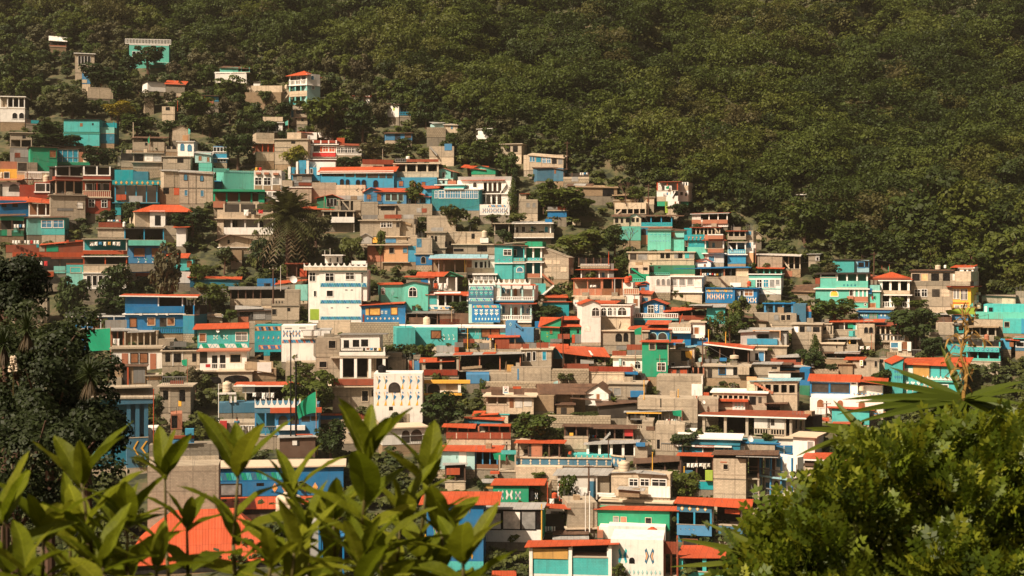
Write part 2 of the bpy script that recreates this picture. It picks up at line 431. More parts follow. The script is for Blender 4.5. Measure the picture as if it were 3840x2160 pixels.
    def do(s, k, a, kv, lab):
        R = s.root; c = s.c
        if k == 'off': s.c = a[0]; return
        if k == 's':
            y0, y1, col = a[:3]; off = float(kv.get('off', 0)); dep = float(kv.get('dep', s.dep))
            xa, xb = [float(q) for q in kv['x'].split(',')] if 'x' in kv else (s.x0, s.x1)
            A, B = (0, s.w) if 'x' not in kv else (s.lx(xa, off), s.lx(xb, off))
            m = (A + B) / 2; z0 = s.lz(y1, m, off); z1 = s.lz(y0, m, off)
            if y1 == s.ybot: s.found(A, B, off, off + dep, z0)
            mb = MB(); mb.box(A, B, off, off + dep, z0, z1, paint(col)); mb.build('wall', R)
        elif k == 'o':
            y0, y1, back, n, post, yp, par = a[:7]; off = float(kv.get('off', 0)); rec = float(kv.get('rec', 2.6)); dep = float(kv.get('dep', s.dep))
            xa, xb = [float(q) for q in kv['x'].split(',')] if 'x' in kv else (s.x0, s.x1)
            A, B = s.lx(xa, off), s.lx(xb, off); m = (A + B) / 2
            z0 = s.lz(y1, m, off); z1 = s.lz(y0, m, off)
            rec = min(rec, dep - .4)
            mb = MB(); mb.box(A, B, off + rec, off + dep, z0, z1, paint(str(back)));  # near-black back walls hold the shade of open storeys in their colour
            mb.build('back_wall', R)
            mb = MB(); mb.box(A - .05, B + .05, off - .05, off + rec, z0 - .16, z0, paint(str(kv.get('fl', 'C')), 'trim')); mb.build('floor_slab', R)
            if y1 == s.ybot:
                s.found(A, B, off, off + dep, z0 - .17)
            pt = float(kv.get('pt', .24)); n = int(n)
            for i in range(n):
                x = A + pt / 2 + (B - A - pt) * (i / max(1, n - 1))
                mb = MB(); mb.box(x - pt / 2, x + pt / 2, off, off + pt, z0, z1, paint(str(post), 'trim')); mb.build('post', R)
            for i in range(1 if kv.get('sd') else 0):
                for x in ((A, A + .15), (B - .15, B)):
                    mb = MB(); mb.box(x[0], x[1], off + pt, off + rec, z0, z1, paint(kv['sd'])); mb.build('side_wall', R)
            if yp != '-' and par != '-':
                zp = s.lz(yp, m, off)
                if kv.get('rail'):
                    s.balus(A, B, z0, zp, off, str(par), 'railing', .05)
                elif kv.get('bal'):
                    s.balus(A, B, z0, zp, off, str(par), 'balustrade', .14)
                else:
                    mb = MB(); pm = paint(str(par), kv.get('pk', 'wall'))
                    mb.box(A - .02, B + .02, off - .03, off + .1, z0 - .1, zp, pm)
                    mb.box(B - .1, B + .025, off + .1, off + rec, z0, zp, pm); mb.box(A - .025, A + .1, off + .1, off + rec, z0, zp, pm)
                    mb.build('parapet', R)
        elif k in ('w', 'v', 'W', 'A', 'a'):
            n = 1
            if k in 'WA': n = int(a.pop(0))
            x0, y0, x1, y1, sty = a[:5]; gap = float(kv.get('gap', .4))
            wd = (x1 - x0) / (n + gap * (n - 1))
            for i in range(n):
                xa = x0 + i * wd * (1 + gap); A, B, z0, z1 = s.rect(xa, y0, xa + wd, y1)
                s.window(A, B, z0, z1, sty, k in 'Aa')
        elif k == 'sw':
            n, y0, y1, sty = int(a[0]), a[1], a[2], a[3]
            right = s.yaw < 0 if 'side' not in kv else kv['side'] == 'R'
            xs = s.w if right else 0
            z0 = s.lz(y1, xs, s.dep / 2); z1 = s.lz(y0, xs, s.dep / 2); wd = float(kv.get('wd', 1.1))
            pane = paint({'d': 'k', 'b': 'S', 'g': 'm', 'o': 'y', 'n': 'K'}.get(sty[0], 'k'), 'glass')
            for i in range(n):
                yc = s.dep * (i + .7) / (n + .4)
                p = MB(); q = (xs - .02, xs + .03) if right else (xs - .03, xs + .02)
                p.box(q[0], q[1], yc - wd/2, yc + wd/2, z0, z1, pane)
                if len(sty) > 1:
                    fm = paint(sty[1], 'trim'); q2 = (xs, xs + .07) if right else (xs - .07, xs); f = MB()
                    f.box(*q2, yc - wd/2 - .1, yc - wd/2, z0 - .1, z1 + .1, fm); f.box(*q2, yc + wd/2, yc + wd/2 + .1, z0 - .1, z1 + .1, fm)
                    f.box(*q2, yc - wd/2, yc + wd/2, z1, z1 + .1, fm); f.box(*q2, yc - wd/2, yc + wd/2, z0 - .1, z0, fm)
                    p.build('pane', f.build('window', R))
                else: p.build('window', R)
        elif k == 'd':
            A, B, z0, z1 = s.rect(*a[:4])
            mb = MB(); mb.box(A, B, c - .05, c + .02, z0, z1, paint(str(a[4]), 'trim'))
            mb.box(B - .18, B - .12, c - .09, c - .05, z0 + .9, z0 + 1.0, paint('K', 'trim')); mb.build('door', R)
        elif k in ('k', 'kr'):
            A, B, z0, z1 = s.rect(*a[:4]); th = float(kv.get('th', .05))
            mb = MB(); mb.box(A, B, c - th, c + .02, z0, z1, paint(str(a[4]), 'roof' if k == 'kr' else 'wall')); mb.build(kv.get('n', 'sheet_panel' if k == 'kr' else 'band'), R)
        elif k == 'bx':       # projecting box: x0 y0 x1 y1 colour, from c-out to c
            A, B, z0, z1 = s.rect(*a[:4]); o = float(kv.get('out', .8)); i_ = float(kv.get('in', .02))
            mb = MB(); mb.box(A, B, c - o, c + i_, z0, z1, paint(str(a[4]))); mb.build(kv.get('n', 'balcony'), R)
        elif k == 'f':        # slab ledge: y colour overhang
            ov = a[2] if len(a) > 2 else .35
            xa, xb = [float(q) for q in kv['x'].split(',')] if 'x' in kv else (s.x0, s.x1)
            A, B = s.lx(xa, c), s.lx(xb, c); z = s.lz(a[0], (A + B) / 2, c); th = float(kv.get('th', .2))
            mb = MB(); mb.box(A - ov, B + ov, c - ov, c + float(kv.get('dep', s.dep)), z - th, z, paint(str(a[1]), 'trim')); mb.build(kv.get('n', 'slab'), R)
        elif k == 'b':
            x0, y0, x1, y1, col = a[:5]; A, B, z0, z1 = s.rect(x0, y0, x1, y1)
            s.balus(A, B, z0, z1, c, str(col), kv.get('n', 'balustrade'), float(kv.get('pt', .14)))
        elif k == 'c':        # scalloped crest x0 y0 x1 y1 col n
            x0, y0, x1, y1, col, n = a[:6]; A, B, z0, z1 = s.rect(x0, y0, x1, y1); n = int(n); wd = (B - A) / n; m = paint(str(col), 'trim')
            mb = MB()
            for i in range(n):
                q0 = A + i * wd; pts = [(q0, z0), (q0 + wd, z0), (q0 + wd, z1)]
                for t in range(7):
                    u = math.pi * t / 6; pts.append((q0 + wd / 2 + wd * .42 * math.cos(u), z1 - (z1 - z0) * .75 * math.sin(u)))
                pts.append((q0, z1)); mb.prism(pts, c - .1, c + .12, m)
            mb.build('scalloped_crest', R)
        elif k == 'Z':        # band of triangles x0 y0 x1 y1 bg ca cb n
            x0, y0, x1, y1, bg_, ca, cb, n = a[:8]; A, B, z0, z1 = s.rect(x0, y0, x1, y1); n = int(n); wd = (B - A) / n
            mb = MB(); mb.box(A, B, c - .03, c + .01, z0, z1, paint(str(bg_), 'trim')); h = (z1 - z0) * .1; cc = [str(ca), str(cb), str(kv.get('cc', ca))]
            for i in range(n):
                q = A + i * wd; y = c - .045
                mb.prism([(q + .1*wd, z0 + h), (q + .9*wd, z0 + h), (q + wd*.5, z1 - h)], y, c - .02, paint(cc[i % 3], 'trim'))
                if i < n - 1: mb.prism([(q + wd*1.5 - .1*wd, z1 - h), (q + .5*wd + .1*wd, z1 - h), (q + wd, z0 + h)], y, c - .02, paint(cc[(i + 1) % 3], 'trim'))
            mb.build('triangle_band', R)
        elif k == 'M':        # row of painted motifs n x0 y0 x1 y1 ca cb kind
            n, x0, y0, x1, y1, ca, cb, kd = a[:8]; n = int(n); A, B, z0, z1 = s.rect(x0, y0, x1, y1); st = (B - A) / n; h = z1 - z0
            ma, mb_ = paint(str(ca), 'trim'), paint(str(cb), 'trim'); mb = MB(); y0_, y1_ = c - .03, c + .01
            for i in range(n):
                q = A + st * (i + .5); w = min(st * .42, h * .5)
                if kd == 'x':
                    for sg in (-1, 1):
                        for (m, k1, yy) in ((ma, 1, y0_), (mb_, .55, y0_ - .015)):
                            pts = [(.05, 0), (.65, -.5), (1, -.35), (.72, 0), (1, .35), (.65, .5)]
                            cx_, cz_ = .58, 0
                            pp = [(q + sg * w * (cx_ + (px - cx_) * k1), z0 + h * (.5 + pz * k1)) for px, pz in pts]
                            if sg < 0: pp = pp[::-1]
                            mb.prism(pp, yy, y1_, m)
                elif kd == 'p':
                    mb.box(q - .05 * w, q + .05 * w, y0_, y1_, z0, z1, ma)
                    for t in (.25, .5, .75):
                        for sg in (-1, 1):
                            zz = z0 + h * t; pp = [(q, zz - h*.05), (q + sg*w*.9, zz + h*.12), (q + sg*w*.5, zz + h*.22), (q, zz + h*.07)]
                            mb.prism(pp if sg > 0 else pp[::-1], y0_ - .01, y1_, mb_ if t == .5 else ma)
                elif kd == 'v':   # bird-like figure: beak head, triangle body, lattice tail
                    mb.prism([(q - .1*w, z0 + .35*h), (q + .8*w, z0 + .62*h), (q + .1*w, z0 + .78*h)], y0_, y1_, ma)
                    mb.prism([(q - .5*w, z0), (q + .3*w, z0 + .0*h), (q + .1*w, z0 + .4*h)], y0_, y1_, mb_)
                    mb.prism([(q + .2*w, z0 + .85*h), (q + .7*w, z0 + .88*h), (q + .3*w, z0 + h)], y0_, y1_, ma)
                    mb.tube((q - .6*w, y0_, z0 + .95*h), (q - .05*w, y0_, z0 + .55*h), .05, .05, mb_, 4)
                elif kd == 'o':   # diamonds
                    pp = [(q, z0), (q + w*.7, z0 + h/2), (q, z1), (q - w*.7, z0 + h/2)]; mb.prism(pp, y0_, y1_, ma)
                    pp = [(q, z0 + h*.25), (q + w*.35, z0 + h/2), (q, z1 - h*.25), (q - w*.35, z0 + h/2)]; mb.prism(pp, y0_ - .02, y1_, mb_)
                elif kd == '<':   # chevrons
                    for (sg, off_) in ((1, 0),):
                        pp = [(q + w, z0), (q + .5*w, z0), (q - w, z0 + h/2), (q + .5*w, z1), (q + w, z1), (q - .4*w, z0 + h/2)]
                        mb.prism(pp[::-1], y0_, y1_, ma)
            mb.build('mural', R)
        elif k == 'st':       # stair flight from pixel (x0,y0) to (x1,y1), colour, width
            x0, y0, x1, y1, col = a[:5]; A = s.lx(x0, c); B = s.lx(x1, c); za = s.lz(y0, A, c); zb = s.lz(y1, B, c); n = max(5, int(abs(za - zb) / .2))
            mb = MB(); m = paint(str(col), 'trim'); o = float(kv.get('out', .9))
            for i in range(n):
                q0 = A + (B - A) * i / n; q1 = A + (B - A) * (i + 1) / n; z = za + (zb - za) * (i + .5) / n
                mb.box(q0, q1, c - o, c - .02, z - .45, z, m)
            mb.build('stair', R)
        elif k == 'r': s.roof(a, kv)
        elif k == 'bare':     # rebar stubs: n x0 x1 y0 y1
            n, x0, x1, y0, y1 = a[:5]; A, B, z0, z1 = s.rect(x0, y0, x1, y1)
            mb = MB()
            for i in range(int(n)):
                q = A + (B - A) * (i + .5) / n + random.uniform(-.15, .15)
                mb.tube((q, c + .3, z0), (q + random.uniform(-.1, .1), c + .3, z0 + (z1 - z0) * random.uniform(.6, 1)), .03, .025, paint('m', 'trim'), 4)
            mb.build('rebar', R)
        else: s.thing(k, a, kv, lab)
    def balus(s, A, B, z0, z1, c, col, name, pt):
        m = paint(col, 'trim'); mb = MB(); t = min(.14, (z1 - z0) * .2)
        mb.box(A, B, c - .1, c + .1, z1 - t, z1, m)
        if pt > .06: mb.box(A, B, c - .1, c + .1, z0, z0 + t, m)
        n = max(2, int((B - A) / (.42 if pt > .06 else .3)))
        for i in range(n + 1):
            x = A + pt / 2 + (B - A - pt) * i / n; mb.box(x - pt / 2, x + pt / 2, c - pt / 2, c + pt / 2, z0 + (t if pt > .06 else 0), z1 - t, m)
        mb.build(name, s.root)
    def roof(s, a, kv):
        t, col = a[0], str(a[1]); R = s.root; c = float(kv.get('off', s.c)); dep = float(kv.get('dep', s.dep)); ov = float(kv.get('ov', .35)); th = float(kv.get('th', .09))
        xa, xb = [float(q) for q in kv['x'].split(',')] if 'x' in kv else (s.x0, s.x1)
        y = float(kv['y']) if 'y' in kv else s.ytop
        A, B = s.lx(xa, c), s.lx(xb, c); m = (A + B) / 2; z = s.lz(y, m, c); mat = paint(col, 'roof'); mb = MB(); ed = kv.get('ed')
        tr = paint(ed, 'trim') if ed else None
        if t == 'f':
            th = float(kv.get('th', .22)); mb.box(A - ov, B + ov, c - ov, c + dep + ov * .5, z, z + th, paint(col, 'trim'))
        elif t == 'p':       # parapet up to ytop: r p col ytop
            zt = s.lz(a[2], m, c); w = .16; pm = paint(col)
            mb.box(A, B, c - .01, c + w, z, zt, pm); mb.box(A, A + w, c + w, c + dep - w, z, zt, pm); mb.box(B - w, B, c + w, c + dep - w, z, zt, pm); mb.box(A, B, c + dep - w, c + dep, z, zt, pm)
            mb.box(A + w, B - w, c + w, c + dep - w, z, z + .05, paint('C', 'trim')); mb.build('roof_parapet', R); return
        elif t == 'q':       # tin sheet from four corner heights in the picture
            yFL, yFR, yBL, yBR = a[2:6]
            q = []
            for (x, yy, py) in ((A - ov, c - ov, yFL), (B + ov, c - ov, yFR), (B + ov, c + dep, yBR), (A - ov, c + dep, yBL)):
                zz = s.lz(py, x, yy)
                if yy > c: zz = max(zz, s.lz(s.ytop, x, c) + .06) if y == s.ytop and 'off' not in kv and 'dep' not in kv and abs(yFL - y) < 45 else zz
                q.append((x, yy, zz))
            mb.slab(q, th, mat)
            if tr:
                (x0, y0, z0), (x1, y1, z1) = q[0], q[1]
                mb.hexa([(x0, y0 - .05, z0 - .2), (x1, y0 - .05, z1 - .2), (x1, y0 + .02, z1 - .2), (x0, y0 + .02, z0 - .2), (x0, y0 - .05, z0 + .02), (x1, y0 - .05, z1 + .02), (x1, y0 + .02, z1 + .02), (x0, y0 + .02, z0 + .02)], tr)
        elif t == 'g':       # gable facing the camera: yridge, xridge
            xr = s.lx(float(kv['xr']), c) if 'xr' in kv else m
            zr = s.lz(a[2], xr, c); wall = paint(str(kv.get('wc', 'W')))
            g = MB(); g.prism([(A, z - .02), (B, z - .02), (xr, zr)], c, c + dep, wall); g.build('gable', R)
            sl = (zr - z) / max(.1, xr - A); sr = (zr - z) / max(.1, B - xr)
            y0, y1 = c - ov, c + dep + .2
            mb.slab([(A - ov, y0, z - sl*ov + .1), (xr, y0, zr + .1), (xr, y1, zr + .1), (A - ov, y1, z - sl*ov + .1)], th, mat)
            mb.slab([(xr, y0, zr + .1), (B + ov, y0, z - sr*ov + .1), (B + ov, y1, z - sr*ov + .1), (xr, y1, zr + .1)], th, mat)
        elif t in ('r', 'h'):  # ridge parallel to the facade / hip
            ym = c + dep / 2; zr = s.lz(a[2], m, ym); ins = min((B - A) * .48, dep * .5) if t == 'h' else -ov
            if 'ins' in kv: ins = (B - A) * float(kv['ins'])
            sl = (zr - z) / (dep / 2); ze = z - sl * ov
            mb.slab([(A - ov, c - ov, ze), (B + ov, c - ov, ze), (B - ins, ym, zr), (A + ins, ym, zr)], th, mat)
            mb.slab([(A + ins, ym, zr), (B - ins, ym, zr), (B + ov, c + dep + ov, ze), (A - ov, c + dep + ov, ze)], th, mat)
            if t == 'h':
                mb.poly([(A - ov, c + dep + ov, ze), (A - ov, c - ov, ze), (A + ins, ym, zr)], mat); mb.poly([(B + ov, c - ov, ze), (B + ov, c + dep + ov, ze), (B - ins, ym, zr)], mat)
            else:
                g = MB(); wm = paint(str(kv.get('wc', 'W')))
                for x in ((A, A + .15), (B - .15, B)):
                    b0 = [(x[0], c, z), (x[1], c, z), (x[1], c + dep, z), (x[0], c + dep, z)]
                    g.hexa([*b0, (x[0], ym - .05, zr - .1), (x[1], ym - .05, zr - .1), (x[1], ym + .05, zr - .1), (x[0], ym + .05, zr - .1)], wm)
                g.build('gable', R)
            if tr: mb.box(A - ov, B + ov, c - ov - .05, c - ov + .01, ze - .22, ze + .01, tr)
        mb.build(kv.get('n', 'roof'), R)
    # separate things that stand on or beside a house
    def thing(s, k, a, kv, lab):
        c = float(kv.get('c', 1.2))
        if k == 'tank':
            x0, x1, y0, y1, col = a[:5]; A, B, z0, z1 = s.rect(x0, y0, x1, y1, c); r = (B - A) / 2; h = z1 - z0
            t = empty('water_tank', s.W((A + B) / 2, c, z0)); tag(t, lab, 'water tank', 'rooftop water tanks')
            mb = MB(); m = paint(str(col), 'trim')
            mb.lathe([(r*.96, 0), (r, .03*h), (r, .3*h), (r*.97, .32*h), (r, .34*h), (r, .55*h), (r*.97, .57*h), (r, .59*h), (r, .78*h), (r*.86, .87*h), (r*.45, .93*h)], m); mb.build('tank_body', t, True)
            mb = MB(); mb.lathe([(r*.42, .925*h), (r*.44, .95*h), (r*.4, h), (r*.1, h*1.01)], m); mb.build('lid', t)
        elif k == 'pole':
            x, y0, y1, col = a[:4]; X, _, z0, z1 = s.rect(x, y0, x, y1, c); r = float(kv.get('r', .09))
            o = empty('pole', s.W(X, c, z0)); tag(o, lab, 'pole')
            mb = MB(); mb.tube((0, 0, -.3), (0, 0, z1 - z0), r, r * .8, paint(str(col), 'trim')); mb.box(-r*1.2, r*1.2, -r*1.2, r*1.2, z1 - z0 - .05, z1 - z0 + .03, paint(str(col), 'trim')); mb.build('post', o)
        elif k == 'upole':
            x, y0, y1 = a[:3]; X, _, z0, z1 = s.rect(x, y0, x, y1, c); h = z1 - z0
            o = empty('utility_pole', s.W(X, c, z0)); tag(o, lab, 'utility pole')
            mb = MB(); mb.tube((0, 0, -.5), (0, 0, h), .16, .11, paint(str(kv.get('col', 'N')), 'trim'), 8); mb.build('shaft', o)
            mb = MB(); mb.box(-.7, .7, -.2, -.1, h - .5, h - .4, paint('N', 'trim'))
            for q in (-.6, 0, .6): mb.lathe([(.05, h - .4), (.07, h - .32), (.04, h - .22)], paint('w', 'trim'), 6, (q, -.15, 0))
            mb.build('crossarm', o)
            if kv.get('tr'):
                mb = MB(); mb.lathe([(.24, h - 2.0), (.26, h - 1.9), (.26, h - 1.2), (.2, h - 1.1)], paint('M', 'trim'), 10, (.4, -.1, 0)); mb.build('transformer', o)
        elif k == 'flag':
            x0, x1, y0, y1, col, yb = a[:6]     # pole stands at x1 side when x1 given first > x0: pole x = x0
            A = s.lx(x0, c); B = s.lx(x1, c); zt = s.lz(y0, A, c); zb = s.lz(y1, A, c); zg = s.lz(yb, A, c)
            o = empty('flag', s.W(A, c, zg)); tag(o, lab, 'flag')
            mb = MB(); mb.tube((0, 0, -.2), (0, 0, zt - zg + .25), .06, .045, paint(str(kv.get('pc', 'q')), 'trim')); mb.build('flagpole', o)
            mb = MB(); nu, nv = 9, 6; L = B - A; H = zt - zb; dr = float(kv.get('dr', .35)); sh = float(kv.get('sh', .35)); m = paint(str(col), 'trim')
            P = []
            for j in range(nv + 1):
                for i in range(nu + 1):
                    u = i / nu; v = j / nv
                    P.append((L * u * (1 - .12 * v), .12 * math.sin(u * 6 + v * 2.5) * u * abs(L) * .8, (zt - zg) - H * (v * (1 - sh * u) + dr * u * (.55 + .45 * u))))
            for j in range(nv):
                for i in range(nu):
                    q = j * (nu + 1) + i; mb.poly([P[q], P[q + nu + 1], P[q + nu + 2], P[q + 1]], m)
            cl = mb.build('cloth', o, True)
            md = cl.modifiers.new('weld', 'WELD'); md.merge_threshold = .001
        elif k == 'dish':
            x, y, r = a[:3]; X, _, z, _z = s.rect(x, y, x, y, c); r = abs(s.lx(x + r, c) - X)
            o = empty('satellite_dish', s.W(X, c, z)); tag(o, lab, 'satellite dish')
            mb = MB(); n = 16; m = paint('W', 'trim'); ax = Vector((float(kv.get('tx', .5)), -1, .5)).normalized(); u = ax.orthogonal().normalized(); v = ax.cross(u)
            rings = [[ax * (-.25 * r + .25 * r * (t * t)) + (u * math.cos(2*math.pi*i/n) + v * math.sin(2*math.pi*i/n)) * r * t for i in range(n)] for t in (.05, .4, .75, 1)]
            for q in range(3):
                for i in range(n):
                    j = (i + 1) % n; mb.poly([rings[q][i], rings[q][j], rings[q+1][j], rings[q+1][i]], m)
            mb.build('reflector', o, True)
            mb = MB(); mb.tube((0, 0, 0) if 0 else tuple(-ax * .25 * r), tuple(-ax * .25 * r + Vector((0, .1, -1.4 * r))), .04, .05, paint('M', 'trim')); mb.tube(tuple(rings[3][n // 2]), tuple(ax * r * .8), .02, .02, paint('M', 'trim')); mb.build('mount', o)
        elif k == 'line':
            x0, x1, y0, y1, n = a[:5]; A, B, z0, z1 = s.rect(x0, y0, x1, y1, c)
            o = empty('clothesline', s.W(A, c, z0)); tag(o, lab, 'clothesline', 'clotheslines hung with laundry')
            L = B - A; h = z1 - z0; mb = MB(); mb.tube((-.3, 0, h + .03), (L + .3, 0, h + .03), .012, .012, paint('m', 'trim'), 4); mb.build('cord', o)
            n = int(n); cols = str(kv.get('cols', 'WWbWrWYSl'))
            for i in range(n):
                q = L * (i + .5) / n + random.uniform(-.05, .05); w = L / n * random.uniform(.3, .44); d = h * random.uniform(.6, 1.0); m = paint(cols[i % len(cols)], 'trim')
                mb = MB(); P = [(q - w, .0, h), (q - w*.95, .06, h - d*.5), (q - w*.9, -.04, h - d), (q, .05, h - d*.96), (q + w*.85, -.03, h - d*1.0), (q + w*.95, .05, h - d*.5), (q + w, 0, h), (q, 0, h - .03)]
                mid = (q, -.06, h - d*.5)
                for t in range(8): mb.poly([P[t], P[(t + 1) % 8], mid], m)
                mb.build('garment', o)
        elif k == 'person': person(s, a, kv, lab, c)
        elif k == 'sign':
            x0, x1, y0, y1, kd = a[:5]; A, B, z0, z1 = s.rect(x0, y0, x1, y1, c)
            o = empty('sign', s.W(A, c, z0), s.th); tag(o, lab, 'sign'); L = B - A; H = z1 - z0
            mb = MB(); mb.box(0, L, -.06, 0, 0, H, paint('W', 'trim')); mb.build('board', o)
            sign_marks(o, L, H, str(kd))
        else: raise ValueError('unknown element ' + k)
def text_on(o, txt, x, z, size, col, y=-.075, bold=False, align='CENTER'):
    cu = bpy.data.curves.new('lettering', 'FONT'); cu.body = txt; cu.size = size; cu.align_x = align; cu.extrude = .006
    ob = bpy.data.objects.new('lettering', cu); COL.objects.link(ob); ob.parent = o
    bpy.context.view_layer.update()
    me = bpy.data.meshes.new_from_object(ob); bpy.data.objects.remove(ob); me.materials.clear(); me.materials.append(paint(col, 'trim'))
    o2 = bpy.data.objects.new('lettering', me); COL.objects.link(o2); o2.parent = o
    o2.location = (x, y, z); o2.rotation_euler = (math.radians(90), 0, 0)
    return o2
def star(o, x, z, r, col):
    mb = MB(); pts = []
    for i in range(10):
        a = math.pi / 2 + i * math.pi / 5 + .25; q = r if i % 2 == 0 else r * .42
        pts.append((x + q * math.cos(a), z + q * math.sin(a)))
    for i in range(10): mb.prism([(x, z), pts[i], pts[(i + 1) % 10]], -.085, -.06, paint(col, 'trim'))
    mb.build('star_emblem', o)
def sign_marks(o, L, H, kd):
    if kd == 'star':
        star(o, L * .42, H * .72, L * .24, 'S'); text_on(o, 'CABAL', L * .5, H * .34, L * .27, 'K'); text_on(o, 'RECARGAS', L * .5, H * .14, L * .15, 'K')
    elif kd == 'cross':
        mb = MB(); m = paint('K', 'trim')
        mb.tube((L*.25, -.08, H*.35), (L*.75, -.08, H*.75), .05, .05, m, 4); mb.tube((L*.75, -.08, H*.35), (L*.25, -.08, H*.75), .05, .05, m, 4); mb.build('emblem', o)
        text_on(o, 'TIGO', L * .5, H * .82, L * .2, 'O') if False else None
        mb = MB(); mb.box(L*.2, L*.8, -.08, -.06, H*.86, H*.92, paint('O', 'trim')); mb.box(L*.15, L*.85, -.08, -.06, H*.14, H*.24, paint('b', 'trim')); mb.build('lettering_bar', o)
    elif kd == 'green':
        mb = MB(); mb.box(L*.25, L*.75, -.08, -.06, H*.6, H*.85, paint('V', 'trim')); mb.box(L*.2, L*.8, -.08, -.06, H*.2, H*.42, paint('V', 'trim')); mb.build('emblem', o)
# ---------------------------------------------------------------- people
def skin_body(name, joints, bones, mat, parent):
    me = bpy.data.meshes.new(name); me.from_pydata([j[0] for j in joints], bones, [])
    o = bpy.data.objects.new(name, me); COL.objects.link(o); o.parent = parent
    md = o.modifiers.new('skin', 'SKIN'); md.use_smooth_shade = True
    sv = me.skin_vertices[0].data
    for i, j in enumerate(joints): sv[i].radius = j[1]
    sv[0].use_root = True
    sb = o.modifiers.new('sub', 'SUBSURF'); sb.levels = 1; sb.render_levels = 1
    me.materials.append(mat); return o
def person(s, a, kv, lab, c):
    x, y0, y1, shirt, pants = a[:5]; X, _, z0, z1 = s.rect(x, y0, x, y1, c); H = z1 - z0
    o = empty('person', s.W(X, c, z0), s.th + float(kv.get('rz', 0))); tag(o, lab, 'person'); k = H / 1.75
    J = lambda *p: tuple(q * k for q in p)
    jt = [((0, 0, .95), (.15, .11)), ((0, 0, 1.15), (.14, .10)), ((0, 0, 1.38), (.17, .11)), ((0, 0, 1.50), (.06, .06)), ((0, -.01, 1.64), (.085, .10)), ((0, 0, 1.74), (.05, .06)),
          ((-.19, 0, 1.40), (.06, .06)), ((-.26, -.03, 1.12), (.045, .045)), ((-.25, -.15, .90), (.035, .03)), ((-.24, -.20, .82), (.035, .02)),
          ((.19, 0, 1.40), (.06, .06)), ((.27, -.02, 1.12), (.045, .045)), ((.24, -.18, .95), (.035, .03)), ((.22, -.25, .90), (.035, .02)),
          ((-.09, 0, .86), (.09, .09)), ((-.11, -.02, .48), (.06, .06)), ((-.12, .02, .07), (.045, .045)), ((-.13, -.14, .03), (.045, .03)),
          ((.09, 0, .86), (.09, .09)), ((.12, -.04, .48), (.06, .06)), ((.13, .02, .07), (.045, .045)), ((.14, -.14, .03), (.045, .03))]
    jt = [(J(*p), (r[0] * k, r[1] * k)) for p, r in jt]
    bn = [(0,1),(1,2),(2,3),(3,4),(4,5),(2,6),(6,7),(7,8),(8,9),(2,10),(10,11),(11,12),(12,13),(0,14),(14,15),(15,16),(16,17),(0,18),(18,19),(19,20),(20,21)]
    b = skin_body('body', jt, bn, paint('q', 'trim'), o)
    sh = [jt[0], jt[1], jt[2], jt[6], jt[7], jt[10], jt[11]]; sh = [(p, (r[0] * 1.15 + .01, r[1] * 1.15 + .01)) for p, r in sh]
    skin_body('shirt', sh, [(0,1),(1,2),(2,3),(3,4),(2,5),(5,6)], paint(str(shirt), 'trim'), o)
    pn = [jt[0], jt[14], jt[15], jt[16], jt[18], jt[19], jt[20]]; pn = [(p, (r[0] * 1.15 + .01, r[1] * 1.15 + .01)) for p, r in pn]
    skin_body('trousers', pn, [(0,1),(1,2),(2,3),(0,4),(4,5),(5,6)], paint(str(pants), 'trim'), o)
    mb = MB(); hz = 1.68 * k
    if kv.get('hat'): mb.lathe([(.24*k, hz), (.25*k, hz + .02), (.12*k, hz + .04), (.11*k, hz + .14), (.03*k, hz + .16)], paint(kv['hat'], 'trim'), 12); mb.build('hat', o)
    else: mb.lathe([(.105*k, hz - .08), (.115*k, hz), (.09*k, hz + .1), (.03*k, hz + .13)], paint('k', 'trim'), 10, (0, .02, 0)); mb.build('hair', o)
def parse(text):
    ox = oy = 0; head = None; buf = []
    def flush():
        nonlocal head, buf
        if head:
            try: House(head, buf, ox, oy)
            except Exception as ex: print('HOUSE FAILED', head, repr(ex))
        head = None; buf = []
    for ln in text.strip().split('\n'):
        ln = ln.strip()
        if not ln or ln[0] == '#': continue
        if ln.startswith('T '):
            flush(); t = ln.split(); ox, oy = float(t[1]), float(t[2])
        elif ln.startswith('H ') or ln.startswith('H:'): flush(); head = ln; buf = []
        else: buf.append(ln)
    flush()
